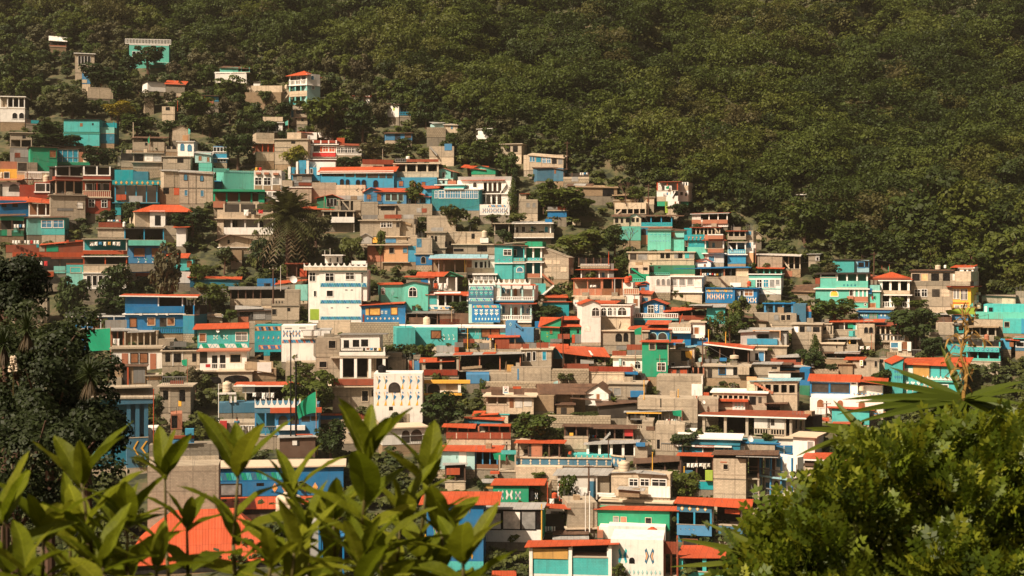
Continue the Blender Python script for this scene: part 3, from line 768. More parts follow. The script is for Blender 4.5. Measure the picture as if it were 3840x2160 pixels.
DATA = r'''
T 0 100
H:mansion 1560 2040 -6 7 by=390|sea green mansion under a white balustraded roof terrace, highest in the village
s 225 560 F
W 2 1600 300 1690 385 dW
w 1900 260 1960 330 d
k 1560 205 2040 225 W
b 1510 150 2065 212 W
bx 1780 440 2060 470 F out=1.5
b 1780 430 2060 475 W
H 905 1140 0 6|white cottage with tall dark windows hidden among the upper left trees
s 330 560 E
W 4 945 355 1090 455 dW gap=.3
r f W .5
H:shed 990 1090 -8 4|small patchy blue shed below the white cottage
s 560 690 b
k 990 640 1050 680 E
H:shed 600 800 0 5|low reddish shed with a white eave at the upper left edge
o 165 240 K 3 N 225 q rec=2
r q W 165 180 110 125 ov=.3
H 1060 1365 6 6|beige wall of an unfinished house half buried in trees
s 735 870 E
bare 5 1080 1340 700 735
H 0 300 -10 7|white house with an arcaded gallery and flat roof at the far left
s 985 1150 W
o 850 985 E 1 W 970 W x=0,90 rec=.6
o 850 985 K 4 W 970 W x=85,300 rec=2.2
r f W .4
A 2 150 1040 290 1110 dW
H 770 1200 -14 6 by=1440|big turquoise block house with one tiny window and a dark flat roof
s 1118 1270 T
s 1280 1440 T
f 1280 F .15
w 965 1165 998 1205 r
w 1110 1165 1130 1190 d
r f K .2 th=.12
H 1205 1380 -14 5 by=1410|teal wing with a deep balcony beside the turquoise block house
o 1150 1285 t 2 t 1215 f rec=2.5
s 1285 1410 u
w 1325 1330 1360 1375 b
H 1780 2075 14 6|rounded whitewashed cottage with one small window
s 668 785 W
w 1998 715 2025 752 B
r f K .15 th=.1
dish 2112 672 22|white dish on the roof of the rounded whitewashed cottage
H:shed 2000 2230 -8 5|shed under a small orange roof beside the rounded cottage
s 690 800 c
r q O 690 700 645 660
H:shed 2395 2640 0 5|blue shed with an overhanging roof, orange posts in front
s 830 900 Z
s 905 990 c
f 830 N .5
k 2480 870 2580 940 q
pole 2145 845 1005 O c=-1.5|orange pole, left of two on the upper slope
pole 2470 850 1005 O c=-1.5|orange pole, right of two, beside the blue shed
H 2085 2290 5 5|tan house with a rounded gable top
s 1240 1380 E
k 2205 1310 2270 1380 P
r g N 1195 ov=.15 wc=E
flag 2270 2300 1225 1300 F 1370 c=-.6|pale green pennant on a pole by the rounded gable
H:shed 310 510 0 4|dark plank shed with a turquoise door
o 1110 1175 K 3 N 1160 N
k 375 1130 470 1170 t
H 120 385 -4 6|unfinished concrete house with empty openings, left of the green house
s 1285 1365 C
o 1365 1450 K 3 C - C
w 270 1310 310 1350 d
r f C .2
H 1600 1985 -8 7|roofless concrete shell with scattered wall stubs
s 1390 1500 C
s 1360 1395 c x=1610,1720
w 1750 1400 1780 1435 d
r q N 1340 1345 1325 1330 ov=.5
flag 1810 1785 1320 1410 G 1490 c=-.5|dark green flag on the roofless concrete shell
pole 1610 1160 1370 E r=.14|bare pale post rising from the roofless concrete shell
H:hut 1745 1860 10 5|rough stone wall stump below the rounded cottage
s 860 960 X
H:hut 1955 2110 -6 5|concrete stump house with a tall pale post
s 965 1060 E
w 2000 970 2050 1010 k
pole 2060 980 1160 E r=.2|thick pale concrete post on the slope
T 800 200
H 20 390 -10 7|white house with a green upper room and posts under a brown roof
s 225 360 W
s 172 225 F x=80,300
o 172 225 G 3 F 220 F x=235,440
W 3 130 250 330 290 b
f 232 W .2
o 240 360 W 3 W - W off=-1.6 dep=1.9 rec=1.5
r q N 170 185 150 165 x=90,440
H 485 660 -16 7|low white cottage with a teal window and a shaded porch to its side
s 342 440 W
w 572 368 597 402 B
r q K 342 345 336 339 ov=.3
H:wall 395 830 -12 3 by=600|long tan retaining wall below the low white cottage
s 390 470 E
s 470 600 A off=-1.5 dep=4
H 915 1130 -33 6.0 by=620|tall turquoise and white tower house with three galleried floors and a hipped red roof
o 255 380 W 4 W 322 W rec=1.8 pt=.35 bal=1
o 380 515 t 4 f 455 E rec=1.8 pt=.35
o 515 620 t 4 f - E rec=1.8 pt=.35
k 915 378 1135 390 W th=.25
W 3 960 280 1110 325 d
off 1.75
A 2 955 275 1070 330 d
W 2 965 400 1075 455 n
off 0
r h O 212 ov=.7
H 1132 1290 30 5 by=620|plain turquoise and white side of the tower house with one blue arched window
s 250 385 W
s 385 620 l
a 1180 270 1215 318 bW
w 1190 395 1220 435 gW
f 385 W .25
H:shed 815 915 -5 5|concrete annex left of the tower house with a tank on its roof
s 440 570 E
w 860 470 885 490 d
st 830 590 915 480 E
tank 862 902 378 432 E|beige tank on the annex beside the tower house
H 1700 1885 -18 6|white cottage with a red roof and one arched blue window behind the big tree
s 512 610 W
a 1758 545 1782 600 bW
d 1820 535 1840 600 q
r q o 510 525 498 505 ov=.5
s 512 610 w x=1560,1700 off=1
H 2100 2240 -24 6|small white hut with a sloping slab roof and a blue balcony
s 605 770 W
w 2170 660 2190 690 V
sw 2 650 720 b
r q N 600 618 598 612 ov=.4
H:terrace 2245 2385 0 4|blue panelled balcony projecting from the small white hut
s 745 775 C
b 2245 708 2380 748 Z
H:hut 930 1130 -5 6|concrete hut with a blue door and a flat roof below the tower house
s 668 770 C
d 940 685 970 768 S
w 1000 690 1110 730 k
f 675 C .4
H:hut 1005 1135 0 4|tan hut with one small window under a brown roof
s 770 860 E
w 1060 790 1090 820 d
f 772 N .4
H 610 835 -5 6|white colonial porch house with a tall arched doorway and a beige parapet
s 830 955 W
a 640 855 665 945 d
w 690 845 785 940 k
bx 600 770 840 825 E out=.5
f 830 W .4
flag 905 865 810 870 F 900 c=-1|pale green flag on a rooftop beside the colonial porch
H 740 1140 -12 8 by=1340|large tan concrete house front with stacked floors and stained walls
s 1030 1340 E
s 955 1030 E x=890,1060 off=1.5
k 740 1130 930 1140 c
k 740 1180 930 1190 c
f 1035 C .3
w 940 1060 990 1090 k
H 520 735 8 7 by=1300|tan house with an open upper floor of orange columns
s 960 1045 E
s 1045 1080 E
o 1080 1190 q 4 O - E rec=2
s 1190 1300 E
f 1080 E .3
H 1140 1490 -10 7 by=1260|red house with a white posted roof parapet and white framed windows
s 1115 1260 W
k 1290 1125 1480 1250 O
w 1325 1130 1385 1188 dWx
w 1400 1130 1465 1188 dWx
w 1210 1120 1290 1185 n
bx 1205 1200 1480 1248 r out=.7
bx 1205 1196 1480 1202 W out=.75
r q O 1095 1095 1080 1085 ov=.6 ed=W
s 1050 1082 R off=.6
k 1195 1050 1212 1090 W
k 1290 1050 1305 1090 W
k 1385 1050 1400 1090 W
k 1475 1050 1492 1090 W
H 1490 1790 -6 6|white windowed wing joined to the red posted house
s 1118 1232 w
W 6 1495 1140 1750 1200 dWx gap=.25
k 1490 1215 1750 1225 W
s 1232 1265 X
r q o 1105 1115 1085 1095 ov=.4
H:shed 1490 1585 0 4|square red rooftop room behind the red posted house
s 1020 1100 O
H 1040 1250 -8 5|white rooftop room with water tanks crowded along its top
s 955 1040 W
w 1060 990 1080 1030 B
w 1145 1000 1170 1035 g
r q o 950 960 945 950 x=1005,1180
tank 1260 1335 950 1020 W|white dome shaped tank, left of three together
tank 1345 1395 985 1035 W|short white tank, middle of three together
tank 1400 1450 1010 1055 W|low white tank, right of three together
H 0 165 -6 6|lavender blue house with dark paired windows and a balcony
s 1120 1190 b
s 1190 1260 Z
s 1260 1320 b
W 4 5 1135 155 1205 dW
W 3 50 1270 150 1310 dW
f 1185 W .2
f 1265 W .4
H:shed 2080 2400 5 5|patched blue shack with a sagging dark roof on the upper right slope
s 970 1050 b
s 975 1050 K x=2190,2260
r q N 965 960 950 955
kr 2310 965 2390 1020 N
H:shed 1760 1880 0 4|low pale green shack among the upper bushes
s 825 870 F
T 1600 300
H 90 210 12 5|small turquoise house end with a gabled roof on the upper slope
s 520 610 l
r q M 525 515 505 508
H 210 372 -6 5|beige cottage with one small blue window under a grey roof
s 535 640 E
w 293 552 315 592 b
r q M 540 545 515 530
H:wall 0 230 0 3|stone retaining wall under the beige cottage
s 570 690 X
H:hut 620 795 -30 4|white hut in two tones on a concrete base
s 592 665 W
s 665 715 W x=600,740
r f W .1 th=.1
H 30 330 -4 5 by=930|concrete house with an outside stair below a tin roof
s 800 930 C
st 40 800 130 900 M
k 215 770 305 850 b
H 895 1145 -14 6|bare concrete house with two big dark openings on the forest edge
s 778 895 C
w 965 790 1010 868 k
w 1042 795 1100 870 k
r f C .4
H 1235 1650 -8 7 by=1090|long beige concrete house with a strip of blue tinted windows
s 905 1090 E
W 2 1245 925 1305 985 bW gap=.2
W 1 1322 930 1380 992 B
W 2 1398 938 1495 1000 bWx gap=.4
w 1512 945 1570 1012 k
w 1588 950 1640 1018 g
r q E 898 935 880 915 ov=.3 th=.25
s 905 1090 E x=1170,1235 off=.6
H 1335 1535 10 6|slate blue hut below the long beige concrete house
s 1062 1220 S
r q N 1062 1055 1050 1050 ov=.3
H 1535 1650 -12 5|slate blue side room with one small brown window
s 1065 1222 S
w 1540 1085 1562 1130 r
r q N 1060 1085 1050 1075 ov=.3
H 540 830 -8 6|bright green gabled shack under an orange roof on the upper slope
s 1080 1140 G
r q O 1050 1085 1020 1040 x=430,700
r g N 1035 xr=640 wc=F
H 35 320 -16 6|faded turquoise gabled house with a small white framed window
s 1110 1195 f
w 190 1115 222 1172 dW
w 290 1105 318 1180 k
r g q 1065 xr=200 wc=f
H 60 355 -14 5|pale turquoise box house with a brick terrace beside it
s 1195 1290 l x=60,250
s 1215 1290 q x=255,355
w 190 1218 218 1250 d
f 1195 W .2 x=60,250
H:shed 1650 1960 0 4|lean to of poles hung with cloth beside the slate blue hut
o 1118 1190 K 4 N 1170 E rec=2.5
s 1190 1240 X
kr 1750 1170 1830 1225 M
line 1850 1950 1118 1150 4 c=-.2|short washing line beside the slate blue hut
H:shed 1700 1985 -5 6|plank shack with a grey sheet in its brown roof
s 1275 1330 A
r q N 1275 1280 1235 1240
r q M 1270 1275 1238 1240 x=1790,1900 off=-.1
H:shed 1815 2300 4 5|row of low adobe shacks with patched roofs at the forest edge
s 1290 1400 A
w 2125 1310 2260 1400 k
r q A 1290 1300 1265 1275
H:shed 2260 2560 4 5|dark pole shelter with a thatch coloured roof above the concrete parapet
o 1395 1450 K 5 N 1440 A
r q A 1395 1385 1370 1370
T 0 500
H:shed 120 370 0 5|shack patched with grey and rusty tin beside the green house
s 175 360 m
kr 170 200 365 290 M
kr 180 235 245 290 o
k 125 235 175 360 M
H 365 690 4 7 by=565|tall bright green house, its left wall stained dark towards the bottom
s 170 565 G
w 598 205 675 292 rG
r f N .3 th=.12
H 690 955 -4 6 by=390|green room glazed with tall blue windows over a green slab
s 185 350 g
W 4 695 200 940 345 BW gap=.12
b 690 290 950 345 m pt=.05 n=railing
bx 655 350 1090 385 G out=1.2
r f N .3 th=.12
k 955 225 1005 370 q
tank 1002 1075 280 375 E c=.2|large beige tank on the green slab beside the blue windows
H 0 205 -5 6|yellow house front with one dark window at the left edge
s 430 545 Y
w 50 470 110 540 nW
s 340 430 q
tank 0 40 465 540 E c=-1|beige tank at the left edge by the yellow house
H 205 600 -3 6 by=620|tan terrace house with a pale balustrade and tall posts
s 465 560 E
w 215 355 325 460 nC
s 350 465 c x=205,450
k 205 458 600 475 W
b 300 475 500 548 W
k 205 500 300 550 P
tank 522 602 500 590 E c=-.8|beige tank in front of the tall green wall
pole 330 470 590 o c=-.6|rust coloured post on the pale terrace
H 0 235 -5 7|white arcade house with a wide arch over a white parapet
s 590 760 w
a 0 610 28 755 n
a 105 612 235 755 n
bx 80 708 240 760 W out=.5
r q q 570 560 545 545 ov=.6
H 235 605 -6 7 by=810|dark red house block with a white framed recess
s 620 810 R x=235,410
s 590 810 R x=410,605
w 430 608 545 700 nW
w 558 608 600 700 kW
k 410 700 605 718 W th=.2
H 670 1010 14 6 by=780|red house wing with an open roof terrace of white posts
o 400 560 K 3 W 520 R rec=3 pt=.3
k 670 510 1010 524 W th=.12
f 565 o .5
o 570 725 K 4 E - C rec=3 pt=.3
s 725 780 C
r q K 410 395 400 385 ov=.5
H 1005 1335 -8 7 by=970|dark red house front with a beige balustrade and two white framed windows
o 400 555 K 3 W 510 R rec=3 pt=.3
k 1005 500 1335 514 W th=.12
f 560 c .3
o 575 770 D 3 R 693 R rec=1.5 pt=.25
b 1000 690 1338 770 E
s 772 970 R
w 1075 800 1140 888 dWx
w 1228 805 1290 892 dWx
f 772 C .35
off 1.45
W 3 1040 610 1320 690 nW
r q K 395 400 385 390 ov=.5
H 610 1030 4 4 by=1050|tall grey plastered wall under the red house terrace
s 745 1050 C
w 930 830 1000 905 wC
f 740 C .4
kr 690 905 880 935 m
H 1335 1610 -10 6 by=620|plain bright teal block beside the red house
s 440 625 t
k 1450 450 1605 570 t
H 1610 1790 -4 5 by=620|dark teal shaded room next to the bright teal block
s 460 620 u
H 1385 1900 -5 7 by=980|teal house with a diamond painted fascia and a cluttered gallery of blue posts
bx 1360 570 1940 622 t out=.8 n=fascia
off -.82
M 9 1370 575 1940 618 Y P o
off 0
o 625 830 K 5 Z - t rec=2.5
f 835 u .5
s 835 985 t x=1390,1460
k 1390 810 1460 880 T
k 1405 740 1470 810 O th=.5 n=barrel
k 1465 740 1525 805 O th=.5 n=barrel
k 1555 755 1720 830 M
H 2165 2570 -4 6 by=855|three storey bare concrete house with arched upper windows
s 465 850 C
k 2165 655 2570 668 c
k 2270 470 2280 850 c
k 2360 470 2372 850 c
a 2222 495 2260 565 bK
a 2418 510 2455 575 bK
w 2228 685 2262 752 bw
w 2422 688 2458 760 bw
r q M 462 490 440 465 ov=.3
H 1980 2165 8 6 by=660|beige concrete side block with a light roof edge
s 450 655 E
k 2095 455 2108 650 C
r q M 450 460 438 440 ov=.3
H:hut 1920 2170 -4 5|low mud coloured rooms under the bare concrete house
s 660 855 A
w 1970 660 2040 730 k
k 2100 660 2165 745 O
H 1605 1955 -6 6 by=430|concrete house with a wide open window bay and curtains
s 230 430 C
w 1620 250 1730 335 k
w 1745 255 1850 340 w
w 1855 260 1950 340 M
f 235 c .4
f 345 C .5
H 1460 1615 0 5|concrete annex with a dark doorway left of the curtained bay
s 330 410 C
s 240 330 k
k 1420 270 1455 395 C
H 1965 2300 -8 6|concrete house with a broken dark opening under the white arched house
s 280 440 C
w 2140 300 2215 355 k
k 2030 310 2140 360 E
f 275 C .3
H 2145 2340 -10 6 by=280|whitewashed house with two arched blue windows
s 100 275 W
a 2182 128 2222 205 bB
a 2268 138 2310 212 bB
r f W .2 th=.12
H:wall 2000 2145 0 3|concrete wall with three small arches beside the whitewashed house
s 160 225 C
A 2 2010 150 2130 190 k
H 2355 2548 -8 5|pale turquoise house with two brown windows
s 235 355 l
w 2400 278 2430 325 rC
w 2502 290 2525 338 rC
r q M 232 262 215 225
s 360 460 F x=2400,2560
H 0 345 6 6 by=1000|bright blue house with a wavy gable under a long red tile roof
s 810 1000 B
w 20 850 80 890 k
w 150 845 215 890 k
r q O 850 830 762 765 ov=.4 x=0,345
H 345 660 -6 6 by=1005|dark blue porch with white posts under the red tile roof
o 845 1000 D 4 W 985 W rec=2
r q O 825 850 765 815 ov=.5
H 500 780 -10 6 by=1225|turquoise house with two large barred windows
s 1015 1225 T
w 505 1055 622 1135 bWx
w 645 1052 762 1135 bWx
r q N 1018 1012 1000 1000 ov=.4
H 330 500 8 6 by=1225|pale turquoise side wall of the barred window house
s 1018 1225 f
r q N 1018 1012 1005 1000 ov=.3
tank 610 690 1175 1262 E c=-1|beige tank below the barred window house
H:shed 0 290 0 6 by=1250|green plank shack with a washing line under a dark roof
s 1000 1050 G
o 1050 1160 K 3 N - N rec=2.5
s 1160 1240 g
k 20 1160 85 1235 G
k 85 1170 140 1240 C
k 165 1150 225 1195 F
r q N 1000 985 975 970
line 160 310 1100 1155 4 c=-.3|white washing on the green plank shack
H 1630 1810 12 6 by=1130|tan rough plastered side of the hip roofed house
s 935 1130 E
H 1810 1995 -8 7 by=1130|white house front with one tall black doorway under a hipped red tile roof
s 935 1130 W
d 1870 990 1940 1112 k
w 1995 1040 2020 1110 k
k 1810 935 1995 948 W th=.25
r h O 862 x=1630,2330 ov=.5
bare 6 1900 2290 1040 1110
H:wall 1980 2130 0 4|grey concrete parapet right of the tall black doorway
s 1115 1230 C
H:kiosk 2130 2245 -8 3|white rendered pier under a small red roof
s 1140 1365 W
r q O 1135 1130 1118 1118 ov=.8
H 1180 1500 -4 6 by=1260|tan block house with an orange tin parapet on its roof
s 1140 1260 E
f 1140 C .3
kr 1190 1075 1478 1135 o th=.1
tank 1480 1520 1065 1130 W c=0|slim white tank beside the orange tin parapet
line 1295 1470 1045 1070 5 c=.2|white washing above the orange tin parapet
H 1500 1980 -4 7 by=1290|blue garage with two wide dark bays and a turquoise canopy
o 1145 1285 K 3 Z - b rec=4
f 1145 K .3
H 1540 2000 -4 7 by=1570 dd=-1|light blue house with brown curved windows and hand painted figures
bx 1530 1290 2005 1355 F out=1 n=canopy
s 1355 1570 b
w 1615 1385 1750 1490 rB
w 1830 1385 1955 1490 rB
M 3 1630 1500 1890 1560 F W v
sw 1 1500 1570 d
H 1005 1535 -3 7 by=1880 dd=-2|narrow porch house hung with washing over an orange band and white windows
o 1275 1410 t 2 w - o rec=2.5
bx 1000 1415 1535 1460 O out=.3
f 1480 W .3
o 1480 1580 K 3 O - C rec=2.5
s 1580 1680 E
s 1680 1880 W
W 4 1050 1720 1310 1835 kW gap=.5
W 2 1350 1720 1510 1835 kW gap=.5
f 1680 W .25
f 1270 C .3
line 1080 1470 1310 1365 7 c=.2 cols=WWbWyWw|washing drying in the narrow porch house over its orange band
'''
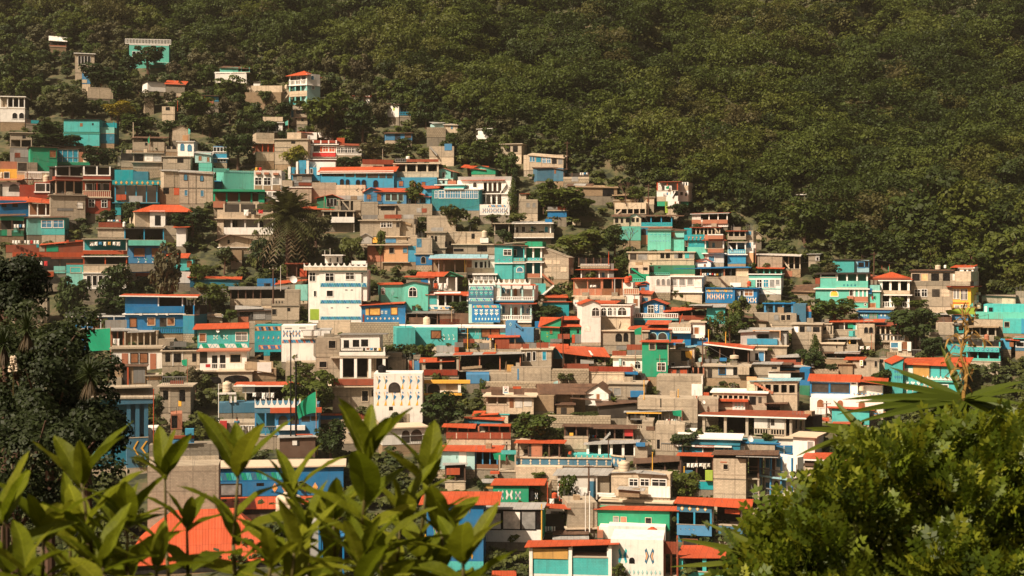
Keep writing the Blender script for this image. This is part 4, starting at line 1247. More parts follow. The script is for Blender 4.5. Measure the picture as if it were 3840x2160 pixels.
DATA += r'''
T 0 900
H:shack 70 1005 -3 6 by=210|long orange tin shack with green patches and washing above
s 60 150 o
s 0 60 O x=800,1000
k 560 68 705 140 G
k 475 80 540 140 C
k 440 40 470 90 t
kr 150 150 1010 205 O
k 830 0 905 40 K
r q O 60 10 40 0 x=500,1000
line 140 490 5 55 9 c=-.4 cols=WWWKWWrWW|long washing line of white clothes over the orange tin shack
H:shack 150 1010 0 6 by=450|open shack with red tin parapet and washing below the orange tin shack
o 210 370 k 4 N 375 k rec=4
kr 615 205 1005 228 o th=.4
bx 800 278 1010 298 o out=.8
kr 140 382 650 445 O th=.4
k 240 330 470 378 R
k 650 315 790 400 f
line 290 600 255 350 5 c=-.6 cols=ZZKWr|turquoise and black washing on the open red shack
H 800 1015 -6 5 by=570 dd=-.5|pale turquoise house with a low shaded window under a tin edge
s 300 570 f
k 800 300 1015 395 T
w 855 335 975 392 rC
H 50 400 4 5 by=640|peeling turquoise house behind the dark left tree
s 470 640 f
w 215 500 280 560 k
s 530 620 C x=400,750
s 455 530 k x=410,750 off=.3
H 1535 2060 -4 1 by=395 dd=.5|blue lean to roof below the hand painted light blue house
kr 1640 395 2065 440 o th=.6
s 385 395 b
H 2000 2240 -6 5 by=370|small turquoise house under a red tile roof
s 215 370 T
w 2255 250 2315 330 r
s 240 365 T x=2240,2330
r q O 215 215 155 160 ov=.6
H 2150 2300 4 4 by=520|white plastered yard wall beside the small turquoise house
s 385 520 W
H:shed 2295 2400 0 4 by=565|blue shed end under a red roof by the rose bush
s 455 570 B
r q O 450 460 435 440 x=2290,2480 ov=.5
H 1510 2210 -6 7 by=1130|bright blue two storey house with a mural balcony and a flat orange roof
s 680 885 B x=1510,1905
o 680 885 k 2 W 800 B rec=3 x=1905,2210
bx 1620 800 2210 880 B out=.5
M 5 1515 735 1890 825 u T b
M 12 1520 850 1900 872 Z B o
f 888 W .5
s 895 1060 B
s 1060 1130 B
w 1570 945 1645 1048 rK
w 1785 945 1868 1025 rE
w 1928 940 2010 1048 n
w 2022 945 2102 1025 rE
b 1840 1048 2290 1125 u n=lattice_rail
bx 1690 885 1720 908 W out=.8 n=bracket
bx 1885 885 1910 908 W out=.8 n=bracket
bx 2010 885 2035 908 W out=.8 n=bracket
r q O 670 682 648 655 ov=.7 x=1490,2350 ed=W
pole 2350 685 790 W c=0 r=.06|thin white roof prop at the right end of the bright blue house
H 2210 2345 -30 5 by=1130|dark blue shaded stair wing of the bright blue house
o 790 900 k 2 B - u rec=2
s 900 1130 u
H 890 1540 2 6 by=1070|blue row of rooms with brown doors under a long grey roof
o 925 1070 B 5 W - u rec=2 pt=.15
off 1.95
d 1120 945 1200 1065 D
d 1225 945 1300 1065 D
w 1060 950 1100 1020 k
r q M 920 915 862 855 x=825,1530 ov=.5 ed=W
H:hut 180 445 8 4|small concrete balcony hut with a red edge behind the left tree
s 800 980 C
bx 170 710 445 778 E out=.5
bx 260 776 440 795 O out=.45 n=edge
H 345 570 -6 5|tall grey concrete wall with a water stain
s 712 1000 C
H:shed 1340 1500 5 5|open shed with orange posts beside the big green flag
o 1100 1280 K 3 q - C rec=3
r q M 1095 1095 1060 1060 ov=.5 x=1340,1640
kr 1270 965 1530 1060 M
H:terrace 1500 2400 -3 7 by=1300|cluttered concrete roof terrace with thin posts and tin sheds
o 1110 1285 A 6 C - C rec=3 x=1500,1900
s 1200 1290 C x=1910,2100
r q M 1115 1105 1085 1085 x=1560,1840
k 1910 1190 2100 1280 C
kr 2050 1225 2250 1290 m
line 1360 1450 1190 1290 3 c=-.3 cols=WMW|pale bundles hung on the cluttered concrete terrace
H 1350 1960 -4 6 by=1470|white house with paired dark windows between two brown doors
s 1350 1570 W
s 1290 1350 C
f 1300 C .4
w 1580 1370 1662 1478 rK
w 1692 1370 1778 1478 rK
d 1470 1370 1545 1535 q
d 1812 1370 1885 1560 q
w 1338 1380 1400 1500 g
bare 8 1500 2350 1230 1290
H 1955 2410 -3 6 by=1510|unfinished concrete frame house with window holes beside the white house
s 1330 1520 C
w 1995 1365 2055 1470 k
w 2100 1370 2185 1475 k
w 2320 1370 2370 1470 k
k 2080 1330 2095 1520 w
k 2195 1330 2210 1520 w
f 1330 E .3
bare 8 1960 2400 1290 1330
H 820 1035 0 4 by=1330|flat blue wall behind the big green flag
s 1210 1335 B
M 3 900 1270 1030 1310 u u <
flag 1335 1025 1065 1330 G 1980 c=-6 dr=.12 sh=.05 pc=O|largest green flag, its edge furled on an orange pole at left
T 800 550
H 130 490 14 8 by=520|large plain seafoam house end with a patterned top edge
s 290 525 F
k 150 290 490 312 f
M 14 155 292 485 325 u F o
k 0 262 190 310 F n=panel
H 490 822 -8 7 by=660|white house with stone panels, three big windows and planters on its parapet
s 360 530 W
s 530 665 W
s 285 360 w
w 505 375 580 460 dWx
w 612 378 692 462 dWx
w 718 378 798 455 gW
k 500 465 590 520 A
k 605 465 695 520 A
k 715 455 810 520 A
w 660 550 698 640 gW
w 720 553 800 592 kW
w 620 545 640 660 n
bx 515 310 575 335 q out=.5 n=planter
bx 615 312 675 337 q out=.5 n=planter
bx 725 318 790 343 q out=.5 n=planter
k 490 525 822 533 q
line 500 585 250 300 2 c=0 cols=Yr|yellow and red cloths on the planter parapet roof
H 0 620 -3 7 by=740|house under a thick green slab with green posts and doors
bx 0 518 625 545 G out=1 n=roof_slab
o 545 675 D 5 G - G rec=1.6 pt=.4
d 545 548 615 675 G
bx 0 660 145 738 q out=.6
k 0 705 145 740 F
f 545 g .2
s 660 740 c
H:shed 0 180 0 5 by=515|dark blue hut behind the green slab house
s 420 520 u
r q B 420 425 410 412
H 915 1290 -8 7 by=405|blue church like house with stepped gables and white pilasters
s 250 410 Z
s 180 250 Z x=1005,1120
s 165 180 Z x=1030,1120
k 905 240 935 405 W th=.2
k 1000 180 1025 340 W th=.2
k 1125 170 1155 330 W th=.2
k 1250 230 1285 340 W th=.2
a 980 280 1005 335 n
a 1020 280 1040 330 n
a 1105 270 1125 320 n
a 1170 265 1200 320 nW
H 1150 1475 -6 6 by=250|plain white block with a brick edged roof above the blue pilastered house
s 180 250 W
s 160 180 q
f 150 W .3
H 1295 2180 -12 7 by=500|long blue hall with a red tile roof, a strip of dark openings and arches below
s 320 505 Z
W 6 1310 305 1570 358 k gap=.0 
w 1450 308 1578 360 n
w 1595 318 1702 368 n
w 1720 318 1845 372 n
w 1862 325 1990 378 n
w 2005 330 2080 380 n
w 2095 335 2165 382 n
a 1530 392 1578 465 kB
a 1598 395 1645 465 kB
a 1722 400 1775 465 kB
a 1790 400 1845 500 kB
a 1932 405 1990 490 kB
bx 1290 292 2182 322 W out=.5 n=fascia
r r O 243 ov=.6 y=292
H 2180 2700 -6 7 by=510|blue wing with square brown windows right of the long hall
s 370 510 Z
w 2240 415 2292 475 rB
w 2375 420 2440 500 rB
w 2515 425 2560 490 rB
H 1800 2200 10 6 by=370|concrete gallery side with a curved rusty parapet
s 210 370 E
w 1930 230 2040 265 k
w 2060 215 2170 265 k
kr 1800 155 2175 212 o
H 2190 2720 -6 7 by=370 dd=-2|open concrete gallery with square columns over a beige parapet
o 205 310 k 5 E 300 E rec=4 pt=.4
s 310 372 E
f 200 E .4
kr 2330 152 2720 185 o
b 2195 145 2330 185 m
tank 2325 2375 115 150 W c=2|small white tank on the open concrete gallery
pole 2045 30 155 C c=3|stub concrete post on the gallery roof
H:shed 960 1190 0 6 by=475|shed of streaked grey and rusty tin
kr 960 340 1185 400 m
kr 960 400 1185 440 M
kr 1030 430 1185 470 o
s 340 475 m
r q N 335 330 320 320
dish 1800 430 28|round grey dish below the arches of the long blue hall
H:wall 1190 1480 -4 5 by=650|tall plain concrete party wall below the long hall
s 432 655 C
H:wall 1480 1835 -4 5 by=650|concrete party wall with two arrow shaped marks
s 462 655 E
k 1480 590 1835 640 M
M 2 1710 505 1830 545 K K <
bare 7 1500 1830 440 590
H 830 1185 -4 6 by=690|blank concrete house side with a small dark doorway
s 485 690 C
w 930 630 1005 688 k
s 405 485 C x=825,955
f 485 W .2 x=830,1185
H 1830 2050 8 6 by=685|lavender blue gabled house end with two brown windows
s 540 690 b
r g O 495 xr=1905 wc=b
w 1850 575 1905 635 rb
w 1975 570 2028 655 rb
H 2050 2330 -10 6 by=685|lavender blue house front with paired windows under an orange roof
s 545 690 b
w 2080 570 2140 652 nl
w 2152 570 2220 652 nl
w 2235 575 2290 655 nl
r q O 542 545 495 500 ov=.5 x=1930,2370
H 2440 2620 -4 5 by=690|low blue house with a white door beside the round tree
s 590 690 Z
w 2465 620 2490 680 w
w 2500 620 2560 680 k
r q O 600 605 565 570 x=2440,2640
H 45 720 -5 8 by=1060|tan veranda house with a cluttered upper patio and columned ground floor
o 690 860 K 4 E 790 E rec=3 pt=.3 x=120,720
s 760 865 E x=45,120
o 870 1060 w 5 w 975 W rec=2.2 pt=.35
s 865 1060 E x=45,125 off=-.05
off 2.15
w 230 890 290 968 kE
a 555 895 605 970 k
off 0
f 865 E .5
line 350 620 760 840 3 c=-.4 cols=WKr|few clothes hung on the tan veranda patio
H:shed 620 870 -3 5 by=700|white ground floor wall below a thin red roof
s 660 700 c
r q O 680 685 655 658 ov=.4
H 1250 1530 -8 6 by=760|dark green house with tall panes under an orange gable roof
s 620 760 g
W 3 1370 630 1490 720 dM gap=.3
r g O 580 xr=1440 ov=.5 wc=K
flag 1338 1362 590 675 G 760 c=-1|dark green pennant in front of the dark green house
H 1505 1780 -4 6 by=770|concrete frame under construction with a leaning timber
s 640 770 K
k 1505 640 1535 770 C th=.4
k 1640 650 1660 765 C th=.4
k 1690 660 1780 770 C th=.3
st 1560 650 1650 760 C out=.4
f 645 C .3
H:shed 985 1505 0 5 by=790|orange tin roof over a dark yard behind the palm
o 760 870 k 4 N - c rec=3
r q O 745 762 712 728 ov=.5
H 1320 1700 -4 6 by=930|narrow concrete house with dark openings and a white rounded balcony
o 765 870 k 5 C - C rec=3
bx 1400 850 1705 918 W out=1.2
s 920 1030 c
k 1690 930 1705 1030 W
f 770 C .3
H 1770 2250 -6 7 by=1085|concrete house with white double windows and rusty sheets along its roof
s 885 1085 C
w 2025 915 2083 972 dWx
w 2100 912 2155 970 dWx
w 2208 912 2252 972 nC
f 885 C .4
kr 1800 825 1985 875 m
kr 2065 820 2272 868 o
k 1990 825 2060 870 C
H 2250 2440 -6 6 by=1060|concrete annex hung with poles right of the white double windows
s 870 1080 C
w 2425 870 2455 935 n
kr 2290 820 2420 870 M
st 2290 900 2390 930 A out=.3
H 1785 1990 0 6 by=830|square concrete block behind the white double window house
s 665 830 C
H 1995 2205 -4 6 by=840|low concrete room with a ragged dark opening
s 700 840 C
w 2020 720 2190 768 k
r q N 715 710 700 690
H 2200 2640 -4 6 by=830|long low concrete wall with grey and rusty panels
s 690 830 C
kr 2455 740 2510 795 M
kr 2520 745 2576 795 o
H 1770 1915 -4 4 by=1170|gabled tin hut above the peach house
s 1090 1170 M
r g M 1050 wc=M
H 2070 2430 -6 6 by=1170|concrete box with a blue sheet above the peach house
s 1085 1170 C
k 2080 1108 2205 1160 b
w 2335 1105 2420 1135 k
f 1080 E .4
k 1925 1095 1985 1160 Y
H 2060 2350 -6 7 by=1390|peach house with two small dark windows under a flat roof
s 1185 1390 P
w 2125 1220 2180 1285 kC
w 2292 1220 2338 1280 bC
f 1180 E .6 x=1770,2360
s 1185 1390 q x=1860,2065 off=.8
f 1390 C .4
H 2350 2445 -4 6 by=1390|blue strip of wall beside the peach house
s 1200 1390 Z
s 1110 1200 C
H 2445 2640 -4 6 by=1430|deep blue house with a dark arched window
s 1295 1430 B
a 2510 1330 2562 1405 kC
s 1100 1290 C
w 2455 1110 2515 1215 b
f 1290 C .3
H:shed 80 460 6 6 by=1210|beige gabled house under a brown roof left of the palm
s 1120 1210 E
w 170 1125 200 1175 kE
r g N 1065 xr=200 ov=.6 wc=E
f 1210 W .2
H:shed 210 345 -6 4 by=1370|brown adobe wall below the beige gabled house
s 1250 1370 A
H:shed 430 520 0 4|thin beige wall strip left of the palm trunk
s 1180 1260 E
T 1600 600
H 60 635 -12 8 by=610|bright turquoise house with a bowed front of white latticed windows
s 355 610 Z
s 355 600 T
s 300 355 T x=215,450
W 1 98 375 130 458 bWx
W 1 150 372 212 458 bWx
W 3 228 370 405 458 bWx gap=.12
W 4 418 372 618 462 bWx gap=.15
bx 210 345 450 356 W out=.4 n=cornice
f 295 W .3 x=110,450
r q W 355 355 285 345 x=400,640 th=.12 ov=.2
H 0 215 10 6 by=500|turquoise side wing under a short red roof
s 350 520 Z
r q O 345 335 310 308 ov=.4
H 370 1020 -8 8 by=540|white house with tall arched verandas on two floors and a tile eave
o 245 400 w 5 W 375 K rec=2.2 pt=.35 x=670,920 pk=trim
s 245 400 W x=370,670
s 245 540 W x=920,1020
o 405 535 w 5 W - W rec=2.2 pt=.35 x=640,920
a 560 270 605 330 nW
off 2.1
a 680 280 735 390 kA
a 780 280 825 385 DA
a 680 445 720 505 kA
a 775 450 815 515 kA
d 890 440 940 530 D
off 0
k 670 245 920 270 W
f 403 W .4
st 890 385 965 275 W out=.5
s 200 245 M off=1
r q O 245 240 228 225 x=440,920 ov=.5
H:wall 640 1000 -4 3 by=665|white painted yard wall with small coloured figures
s 535 665 W
M 6 670 580 980 640 b P x
Z 735 540 960 570 W b P 9
H 1110 1340 -4 6 by=645|concrete house with two shuttered windows and a stub tower
s 475 645 C
w 1203 515 1245 572 gC
w 1278 515 1315 572 gC
s 410 475 C x=1115,1200
r f o .3 th=.12 x=1140,1225
H 1060 1500 -8 7 by=885|whitish row house with several doors over a perforated parapet
o 760 885 w 2 W 885 C rec=1.2
off 1.15
w 1080 805 1110 875 nW
w 1148 805 1190 870 nW
w 1255 800 1290 865 bW
d 1315 800 1350 880 w
d 1365 800 1398 880 w
w 1425 805 1465 872 BW
off 0
f 760 W .7
bx 1060 882 1540 935 C out=.8
bx 1060 932 1540 942 W out=.9 n=ledge
s 885 960 c
r q M 750 752 738 740 x=1050,1500
kr 1430 712 1515 760 B
H:shed 815 1000 0 5 by=900|deep dark garage under a concrete slab left of the whitish row
o 765 900 k 2 C - c rec=4
f 760 C .4
H 1460 1690 -4 6|blue shack under rusty sheets with a white post
s 610 690 B
s 565 600 m
kr 1580 560 1685 600 o
f 605 C .3
pole 1672 440 560 W c=1|white post on the blue shack roof
tank 1760 1810 712 790 E c=0|beige tank, left of a pair by the round tree
tank 1812 1862 712 790 E c=0|beige tank, right of a pair by the round tree
H 0 350 -3 7 by=870|long blank concrete house above the terraced concrete block
s 672 860 C
kr 50 815 200 860 M
f 862 C .3
H 0 225 -4 6 by=1165|concrete house with paired slot windows and a leaning pole
s 865 1165 C
w 50 915 82 1000 k
w 95 918 125 985 k
w 60 1100 130 1165 k
w 220 985 245 1055 k
f 1055 C .3
f 865 C .4
H 220 660 -3 7 by=1070|terraced concrete block with faint grid lines and a high small window
s 865 1070 C
k 220 865 660 880 E
w 540 890 580 950 k
w 270 980 300 1030 k
k 320 870 330 1060 c
k 470 870 480 1060 c
H 320 820 -3 6 by=1140|low concrete house with a wide dark grated opening
s 1015 1140 C
w 610 1040 730 1105 k
w 325 1070 445 1105 k
f 1012 E .4
s 940 1000 W x=645,745
tank 662 732 850 938 E c=.5|beige tank on a white plinth at the end of the terraced concrete block
H 820 1035 -4 6 by=1435|turquoise house with a wide white window and star painted band
s 1025 1240 T
s 1240 1440 T
w 932 1085 1020 1148 nWx
f 1240 W .25
M 3 840 1190 1030 1220 b P o
r q N 1022 1035 1012 1015 x=820,1200
H 1035 1180 -6 6 by=1435|recessed turquoise balcony bay with a barred window
o 1040 1220 u 2 T 1180 T rec=1.6
off 1.55
w 1040 1085 1085 1150 nW
off 0
s 1240 1435 T
a 1088 1295 1162 1350 bW
M 4 1040 1185 1170 1215 Y b o
f 1238 W .3
H 1180 1392 -8 6 by=1425|white posted balcony tower with green walls inside
o 1050 1215 G 3 W 1180 T rec=1.8 pt=.35
M 5 1190 1185 1385 1212 b W o
o 1235 1420 t 3 W - T rec=2 pt=.35
k 1195 1370 1365 1420 q
f 1050 W .6
f 1228 W .5
s 985 1045 G off=.8
r q C 1010 985 1000 980 x=950,1190 off=1
st 1395 1365 1490 1445 q out=.4
H 1392 1715 -12 6 by=1440|blank concrete gable wall gridded with pale block panels
s 1180 1440 C
k 1430 1210 1510 1260 E
k 1530 1210 1610 1260 E
k 1430 1290 1510 1350 E
k 1530 1290 1600 1350 E
k 1620 1290 1690 1350 E
k 1430 1370 1510 1430 E
r q C 1180 1180 1070 1090 x=1392,1400
r g C 1065 xr=1400 wc=C ov=.1
H 1860 2200 -5 6 by=1425|white shop with blue doors under a stone trimmed terrace
o 1325 1425 W 4 W - W rec=1.2
off 1.15
w 1925 1355 1945 1410 b
w 1980 1360 1998 1410 b
w 2060 1360 2100 1415 g
w 2115 1360 2150 1415 b
off 0
bx 1860 1280 2210 1310 X out=.4
b 1860 1255 2205 1285 W
r q O 1322 1325 1310 1312 x=1830,2275 ov=.6
k 2200 1250 2260 1420 m
o 1180 1280 k 5 N - C rec=2.5 off=2 x=1830,2200
tank 1716 1775 1298 1386 E c=0|slim beige tank left of the white shop
pole 2198 1110 1250 O c=-.5|orange pole behind the white shop terrace
H 70 480 -3 6 by=1400|open patio under a light blue tin roof, full of stored things
o 1195 1360 A 4 N - c rec=4
r q L 1190 1190 1135 1140 ov=.6 x=60,700 ed=q
k 140 1190 150 1370 M
H 480 820 -6 6 by=1360|patched white and grey house with several narrow windows
s 1195 1440 w
w 485 1210 545 1300 D
w 580 1230 615 1302 dW
w 640 1230 680 1302 dW
w 698 1225 720 1300 d
w 745 1215 765 1300 d
k 480 1305 810 1360 C
k 455 1210 485 1360 Y
r q M 1190 1195 1150 1150
w 495 1385 555 1430 k
H 570 840 -4 4 by=1450|small white arched portico with a flat top
o 1390 1450 w 4 W - W rec=1.5
f 1370 W .3 th=.3
A 3 600 1395 800 1445 gW
H:shed 0 290 4 6 by=1450|green gabled shed under a weathered orange tin roof
s 1430 1470 K
r q O 1425 1410 1350 1345
r g O 1350 y=1420 x=200,420 xr=290 wc=g
'''
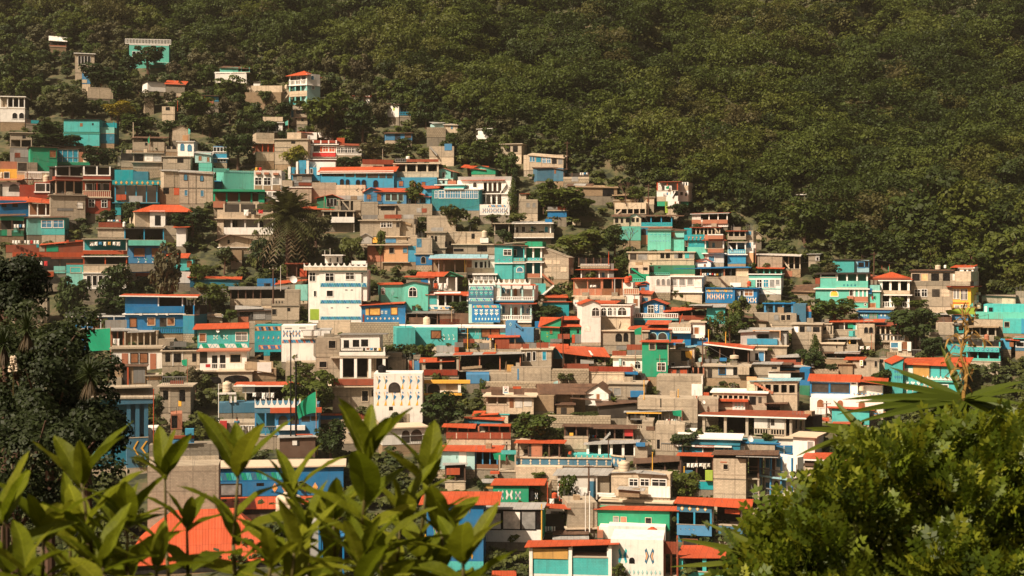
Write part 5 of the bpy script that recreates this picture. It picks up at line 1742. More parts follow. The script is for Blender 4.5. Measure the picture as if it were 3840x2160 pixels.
DATA += r'''
T 2300 650
H 525 780 -6 6 by=470|white hill house hung with clutter under an orange pipe frame
s 270 340 W
o 110 205 w 3 O - W rec=2
s 205 270 W
s 335 395 W x=640,790
k 530 340 655 395 G
k 620 150 705 210 W
k 625 340 657 478 V
k 525 280 635 338 E
w 720 215 785 270 k
w 740 340 758 365 r
st 710 275 750 205 W out=.3
r q o 105 98 98 95 ov=.3 x=560,790
flag 675 635 150 190 G 215 c=-.4|small green flag hung on the cluttered white hill house
line 590 690 230 275 4 c=-.3|clothes hung on the cluttered white hill house
dish 560 140 14|tiny dish on the cluttered white hill house
H 740 905 -12 6 by=395|white stacked rooms at the right of the cluttered hill house
s 210 340 W
s 148 210 w
s 108 150 W
s 340 395 g
w 808 225 840 265 n
a 865 235 890 275 dW
w 845 110 860 148 d
w 875 110 890 148 d
k 850 148 905 205 E
H:hut 655 800 -4 4|adobe hut under the white hill house
s 400 475 A
r q N 405 395 390 370
H 15 395 -5 6 by=480|long concrete shell on stilts of bare columns with a ladder
s 355 430 E
o 430 485 k 6 E - E rec=3
st 40 485 100 430 E out=.3
bare 5 200 380 290 355
H 370 490 -6 5|concrete hut with one brown shutter above the stilted shell
s 290 380 E
w 405 305 435 345 r
r f C .2 th=.12
H 185 335 -6 6 by=640|white gabled house with dark square windows under a brown roof
s 525 640 E
w 222 538 258 590 k
w 275 538 308 588 k
r g N 485 xr=265 wc=W ov=.4
H 0 190 0 6 by=640|brown roofed row with dark windows beside the white gabled house
s 525 640 E
w 20 540 60 598 k
w 88 540 118 598 k
w 150 540 200 592 k
r q N 522 520 498 490
H 325 710 -4 7 by=660|dark patio behind a bright teal patterned parapet
o 520 640 k 4 Z 592 t rec=5
M 12 335 600 700 630 T u o
r q N 515 515 500 500 x=380,830
s 640 660 q
H 120 330 10 6 by=810|faded seafoam house end beside a bare tree
s 640 810 F
M 3 150 690 260 740 f b o
H 330 420 0 6 by=770|blue arcade under the teal parapet
s 655 770 u
a 340 665 395 745 k
k 335 745 415 860 q
H 415 695 -6 7 by=930|wide seafoam wall painted with a row of faint medallions
s 680 930 F
M 8 425 800 685 830 f b o
M 5 430 720 690 770 f T p
r q N 685 685 665 665
H 695 855 -6 6 by=930|seafoam house side with a brown window
s 690 775 f
s 775 935 F
w 700 712 742 770 r
f 775 K .2
r q N 690 690 665 680
tank 538 596 888 942 E c=0|round beige tank under the medallion wall
H 855 945 -6 6 by=740|tall bright teal stair block
s 660 740 t
H 895 1145 -6 6 by=1030|bright teal house painted with pots and a plant over a seafoam base
s 740 890 t
s 890 1035 F
bx 860 740 1145 808 t out=.5
off -.55
M 5 885 755 1120 805 P o v
off 0
M 1 960 825 1030 880 T T p
w 868 820 900 880 nC
H 950 1380 -5 6 by=645|tin roofed terrace room over a brick parapet and white scallops
s 490 560 w x=950,1045
o 490 560 k 4 W - W rec=3 x=1040,1380
bx 950 562 1380 608 q out=.4
c 1140 605 1385 645 W 9
s 605 645 W
r q O 488 475 482 470 ov=.4 ed=M
person 1070 555 632 W E c=-1.6 hat=W|person in a white shirt and straw hat standing on the rooftop ledge
H 945 1290 -4 6 by=740|unfinished concrete room of bare columns below the brick parapet
o 650 740 k 8 E - C rec=3
f 648 o .4
st 1215 640 1270 710 E out=.3
H 1105 1335 -5 6 by=1080|white house with brick fronted balconies stacked on two floors
o 810 905 w 2 W - W rec=1.5
s 960 1080 w
s 740 800 q
bx 1145 745 1330 795 q out=.9
bx 1145 912 1335 958 q out=.9
bx 1145 735 1330 748 W out=.95 n=rail
off 1.4
w 1195 840 1225 895 b
off 0
w 1150 1000 1220 1065 bW
f 802 o .6
f 962 W .6
H 1380 1600 -6 6 by=1090|open concrete storeys with a blue balustrade and a bright blue ground wall
o 695 790 k 4 C 760 C rec=3
o 835 970 k 3 W 920 l rec=2
b 1395 918 1590 968 Z
s 985 1090 Z
f 690 o .4
f 825 C .4
f 975 W .4
st 1400 860 1440 910 W out=.3
off 1.95
w 1500 835 1590 895 b
off 0
H 1600 1690 -6 6 by=1080|narrow white and grey house end with blue panes
s 830 960 W
s 690 830 C
s 960 1080 P
w 1605 835 1665 900 bW
w 1600 700 1665 745 S
flag 1720 1675 860 905 W 1080 c=-2|white flag with a blue mark on a tall thin pole
H 1670 1790 10 5|small beige gabled house at the end of the concrete storeys
s 755 820 E
r g C 705 wc=E
w 1690 765 1720 800 k
H:shed 985 1175 -6 5 by=1130|little white gabled hut with one brown window
s 1065 1130 W
w 1092 1095 1118 1125 r
r g O 1030 wc=W xr=1110 ov=.3
r q O 1070 1065 1032 1028 x=980,1110 off=.1
H 180 975 -4 7 by=1110|long beige concrete house with a row of square window holes
s 955 1110 E
w 202 970 280 1045 nC
w 300 970 410 1045 gC
w 568 965 615 1025 k
w 632 965 685 1025 k
w 782 965 835 1025 k
w 735 970 780 1025 g
w 920 962 970 1025 g
k 862 962 915 1025 T
f 945 E .35
k 180 1045 975 1052 c
H 425 985 -4 7 by=1215|bright green boarded ground floor below the row of window holes
s 1110 1215 g
k 430 1120 490 1195 k
k 540 1128 570 1145 k
b 420 1200 680 1228 F
H 185 430 -4 7 by=1260|beige wall with a green edged stair
s 1110 1215 E
s 1215 1310 G
w 360 1135 415 1170 k
k 200 1140 300 1210 k
st 220 1135 400 1255 G out=.3
b 235 1268 450 1310 F
H 1740 2040 -4 8 by=1140|concrete yard wall under a wide pale slab roof
s 1005 1140 C
r q w 970 990 965 975 x=1730,2255 th=.25 ov=.2
H:shed 2040 2260 -4 6 by=1140|open stilted deck with leaning planks at the forest edge
o 1005 1150 k 4 E - c rec=3
st 2050 1040 2130 1140 E out=.3
s 1150 1250 A
k 2070 1180 2160 1245 q
H 1740 2035 -4 6 by=1210|bright green cabin under a red roof behind a seafoam parapet
o 1150 1210 G 5 F - F rec=1.5
r q O 1145 1150 1120 1125 ov=.5
H 1635 2025 -6 6 by=1460|white framed house with four dark panes under a seafoam parapet
s 1265 1460 W
s 1212 1265 F
s 1285 1460 F x=1635,1715 off=-.1
w 1735 1285 1790 1375 dWx
w 1815 1285 1870 1372 BWx
w 1890 1285 1945 1375 gW
w 1962 1285 2005 1345 gW
k 1725 1390 2020 1400 F
w 1745 1415 1785 1449 g
f 1212 W .25
H 770 1630 -4 7 by=1250|workshop under a wide flat blue tin roof with washing beneath
o 1155 1250 k 4 q - C rec=5
r q B 1150 1135 1128 1122 ov=.6
s 1160 1250 E x=770,950
k 1480 1150 1630 1240 E
w 1500 1165 1595 1210 k
line 1070 1330 1205 1240 9 c=-.3|long line of small washing under the blue workshop roof
H 1300 1635 -4 6 by=1380|pale block wall under the blue workshop roof
s 1240 1380 E
k 1410 1320 1540 1370 W
st 1270 1245 1390 1360 N out=.3
tank 1615 1668 1298 1365 O c=0|orange red tank beside the pale block wall
H 445 690 10 5 by=1440|white gallery's blank left end with arched niches
s 1245 1440 W
a 465 1270 500 1410 w
A 3 520 1275 685 1350 gW gap=.5
H 690 1070 -8 7 by=1440|white gallery house with a row of tall open frames
s 1245 1440 W
w 695 1272 765 1355 gW
w 798 1272 865 1355 gW
w 895 1272 960 1345 gW
w 985 1270 1060 1370 wW
f 1240 W .4
f 1430 W .3
H:shed 320 445 -10 5 by=1410|small blue gabled house tucked left of the white gallery
s 1335 1410 b
w 335 1380 380 1410 r
r g O 1310 wc=b xr=375 ov=.4
r q O 1350 1340 1312 1312 x=240,380
H 230 450 0 4 by=1470|low red roofed room under the small blue gable
s 1430 1500 E
r q O 1440 1445 1412 1415
H:shed 2165 2435 -6 7|dark brown tin roof on a low hut by a bush
s 1420 1470 A
r q N 1425 1440 1350 1330
H:hut 2355 2490 -8 4|tiny white hut with one opening at the forest edge
s 975 1055 W x=2440,2490
s 985 1055 c
w 2455 1015 2475 1050 k
r q M 975 970 965 965
H:kiosk 2210 2315 -6 3|tiny roofed lookout platform alone in the forest
o 262 310 k 2 E - E rec=2
r f W .4 th=.2 y=262
T 3040 850
H 60 690 -5 8 by=935|seafoam two storey house with white posts, a yellow arched window and a brick balcony
o 575 735 F 4 W 655 F rec=2.5 pt=.3 x=310,690
s 605 735 F x=115,315
o 575 610 k 2 W - W rec=2 x=115,315
s 735 985 F
f 745 W .4
a 240 775 328 838 YW
a 470 765 510 835 nW
o 755 905 K 4 W 845 q rec=2 pt=.3 x=520,690 off=-.1
k 440 840 520 900 q th=.4
M 4 380 690 560 725 u u o
r q K 570 565 555 550 ov=.4 th=.15
kr 55 620 115 690 o
a 650 925 668 950 kW
H 320 525 10 6 by=560|pale blue rooftop room, blank side to the street
s 405 560 T
r q K 400 400 390 385 ov=.2 th=.12
H 525 705 -6 6 by=550|blue rooftop room with two open windows
s 405 550 L
w 575 430 645 490 kb
w 655 418 700 488 kb
r q K 400 415 385 390 ov=.2 th=.12
H 690 835 -6 6 by=975|narrow seafoam annex hung with washing and a blue sheet
s 705 770 f
s 775 980 F
w 700 925 780 975 rC
f 772 W .3
k 690 745 740 810 B th=.5
line 735 800 840 885 3 c=-.3 cols=rKG|red and green washing on the narrow seafoam annex
H:pavilion 840 1195 -6 8 by=975|two storey pavilion of white columns under a hipped red tile roof
o 640 810 k 4 W 770 E rec=4 pt=.45
o 825 975 K 4 W 905 W rec=3 pt=.45 bal=1
f 645 W .4
f 820 W .5
r h O 548 x=700,1200 ov=.4 y=630
k 690 615 1200 632 o th=.5
flag 950 935 470 540 G 600 c=4|thin green pennant on the pavilion ridge
H:shed 700 840 0 5|small red roof behind the pavilion
s 590 610 c
r q o 595 600 550 550
pole 860 475 575 o c=4|rusty post left of the pavilion roof
H 1210 1715 -4 8 by=965|big raw concrete house with broken openings above white cross windows
s 530 965 C
w 1225 568 1318 655 kC
w 1338 568 1415 652 PC
w 1455 565 1550 655 k
w 1597 562 1682 655 k
w 1712 570 1740 650 wC
w 1258 762 1322 842 dWx
w 1342 758 1403 842 dWx
w 1465 755 1558 848 n
k 1582 755 1678 845 E
k 1210 655 1720 712 c
f 533 K .3
r q N 528 525 515 515
tank 1502 1570 462 518 E c=2|beige tank on the big raw concrete house
tank 1608 1640 462 502 W c=2|small white tank on the big raw concrete house
H 1700 1935 -14 6 by=1030|yellow house front with tall white framed doors under a concrete balcony
s 720 920 Y
s 920 1030 Y
W 2 1725 755 1795 870 gW gap=.3
W 2 1815 755 1890 882 dWx gap=.35
W 2 1815 945 1890 1020 dWx gap=.35
w 1740 950 1795 1025 gW
k 1715 915 1910 928 O
bx 1700 660 1940 712 C out=1
f 718 o .8
s 540 660 E
H 1800 1965 -8 8 by=910|tall white rear tower with two dark square openings under a red roof
s 490 910 W
w 1850 518 1880 560 k
w 1902 518 1942 560 k
f 490 W .3
w 1910 650 1945 690 dW
r q O 490 488 458 455 x=1710,1945
k 1810 590 1835 650 B
H 1915 2005 -6 4 by=990|white wall with a black arch beside the yellow house
s 890 990 W
a 1980 935 2000 995 k
s 830 890 E x=1935,2005
tank 2005 2060 915 990 E c=0|beige tank beside the black arch
H 2065 2475 -5 7 by=935|flat concrete storey above the turquoise terrace house
s 825 935 C
s 865 935 E x=2310,2470 off=-.1
r q K 825 850 815 825
f 935 C .3
H 2475 2640 -4 7 by=935|raised concrete room at the right edge
s 780 935 C
k 2480 780 2576 850 c
H 2090 2640 -4 7 by=1120|turquoise terrace house with a deep recess and thin rebar columns
o 940 1040 T 6 T 1035 F rec=2
s 1035 1115 F x=1890,2640 off=-1
k 2100 960 2130 1030 W
w 2150 975 2200 1028 kT
bare 4 2215 2310 1030 1120
f 1112 F .4
H 2320 2640 -6 6 by=1290|turquoise house below the terrace with one black square window
s 1118 1290 T
w 2342 1152 2398 1210 kC
k 2545 1110 2576 1290 Z
H 1970 2320 -3 5 by=1220|concrete parapet yard with block piers under the turquoise terrace
s 1125 1215 C
bare 6 2220 2320 1035 1130
H 575 985 -5 6 by=1110|light blue house with a green gridded window and faded white figures
s 1020 1112 b
s 992 1020 b
w 710 1048 802 1108 gGx
M 2 595 1045 690 1095 F W x
M 2 830 1050 920 1090 l W o
f 1022 b .4
f 990 C .3
H 250 560 -4 6 by=1310|concrete room with a green hammock under a long red roof
o 1155 1240 E 3 W - C rec=2
s 1240 1315 C
k 340 1170 400 1240 K
k 450 1170 515 1225 G
r q O 1148 1148 1112 1112 x=255,860 ov=.5
H:wall 460 570 0 3|turquoise garden wall stepping down below the red roof
s 1190 1325 T x=510,570
s 1260 1325 T
H 570 775 6 7 by=1400|concrete house end with two arched windows
s 1175 1400 E
A 2 645 1212 752 1285 kC gap=.25
H 775 1325 -8 7 by=1390|concrete house with an arched veranda behind a long iron rail
o 1195 1375 A 4 E - C rec=2.5 x=775,970
o 1310 1375 k 5 W 1300 m rail=1 rec=2
o 1195 1310 k 3 N - - rec=4 x=970,1130
b 775 1298 1330 1368 m pt=.04 n=railing
k 855 1300 870 1370 W
k 995 1300 1010 1370 W
k 1155 1300 1170 1370 W
k 1315 1300 1330 1370 W
f 1385 C .4
r q o 1190 1200 1150 1155 x=690,1130 ov=.5
line 970 1150 1205 1245 6 c=-.3 cols=rYZrrW|party coloured cloths hung from the arched veranda
H 955 1220 -6 6 by=1480|ground floor with white piers and a brown door under the iron rail veranda
s 1390 1600 E
w 970 1400 1055 1460 bW
d 1110 1390 1165 1500 D
k 1058 1390 1100 1500 W th=.3
k 1168 1390 1215 1500 W th=.3
b 980 1480 1340 1550 m pt=.04 n=railing
f 1560 C .5
H 0 240 -6 6 by=1330|concrete house with ragged open windows at the left of the red roof
s 1165 1330 C
w 35 1200 100 1270 n
w 155 1215 215 1250 k
f 1165 E .3
H:shed 200 570 -4 6|grey tin roof sagging over dark rooms
o 1360 1420 K 4 C - C rec=3
r q M 1358 1355 1320 1320 ov=.5
k 460 1370 480 1410 Y
flag 735 722 1300 1375 g 1470 c=-2|dark green furled flag in front of the concrete arches
H 1540 1730 0 6 by=1310|square concrete block house right of the big dark tree
s 1165 1310 C
k 1420 1270 1540 1330 C
H 1725 1850 -4 5 by=1290|turquoise strip house with a barred window behind the dried flower stalk
s 1190 1290 T
w 1785 1195 1845 1255 kT
r q m 1185 1185 1165 1165
H 1850 2240 -4 6 by=1300|dark open porch with mixed tin roofs behind the dried flower stalk
o 1215 1310 k 5 C - C rec=3
r q A 1215 1215 1190 1190 ov=.5
flag 1985 1610 975 1060 V 1110 c=-3 dr=.4|faded pale green flag, right of the dark tree
flag 1965 1915 920 1000 F 1040 c=-2|pale green flag on the pole beside the black arch
H:shed 1510 1700 0 5|rusty tin fenced yard under power lines
s 1090 1150 o
kr 1510 1090 1690 1145 N
r q M 1060 1060 1040 1040
H:shed 1705 1900 0 5|blue hut under a red roof by the dried flower stalk
s 1060 1130 b
r q O 1055 1060 1030 1030
H 1615 2290 -4 6 by=1480|turquoise house under dark tin roofs painted with blue butterflies
s 1385 1560 T
M 2 1680 1420 1850 1480 B b x
r q K 1378 1390 1355 1360 ov=.4 
H 1880 2290 -5 7 by=1600 dd=-2|turquoise stacked balconies with a patterned parapet
o 1390 1450 k 3 T - T rec=2
bx 1880 1455 2280 1510 T out=.6
off -.62
M 7 1890 1465 2270 1500 B l o
off 0
o 1520 1620 k 4 T 1590 F rec=2
tank 2095 2155 1298 1370 q c=1|brick red barrel shaped tank behind the dried flower stalk
H 2290 2420 -4 6 by=1480|narrow turquoise house with a brown window at the right
s 1360 1480 Z
w 2400 1390 2450 1449 r
r q O 1360 1375 1340 1345 x=2370,2500
H 2470 2640 -4 6 by=1500|slate blue house with a long dark window at the right edge
s 1345 1500 S
w 2485 1395 2576 1449 kW
f 1340 T .4
r q O 1335 1340 1322 1325
'''
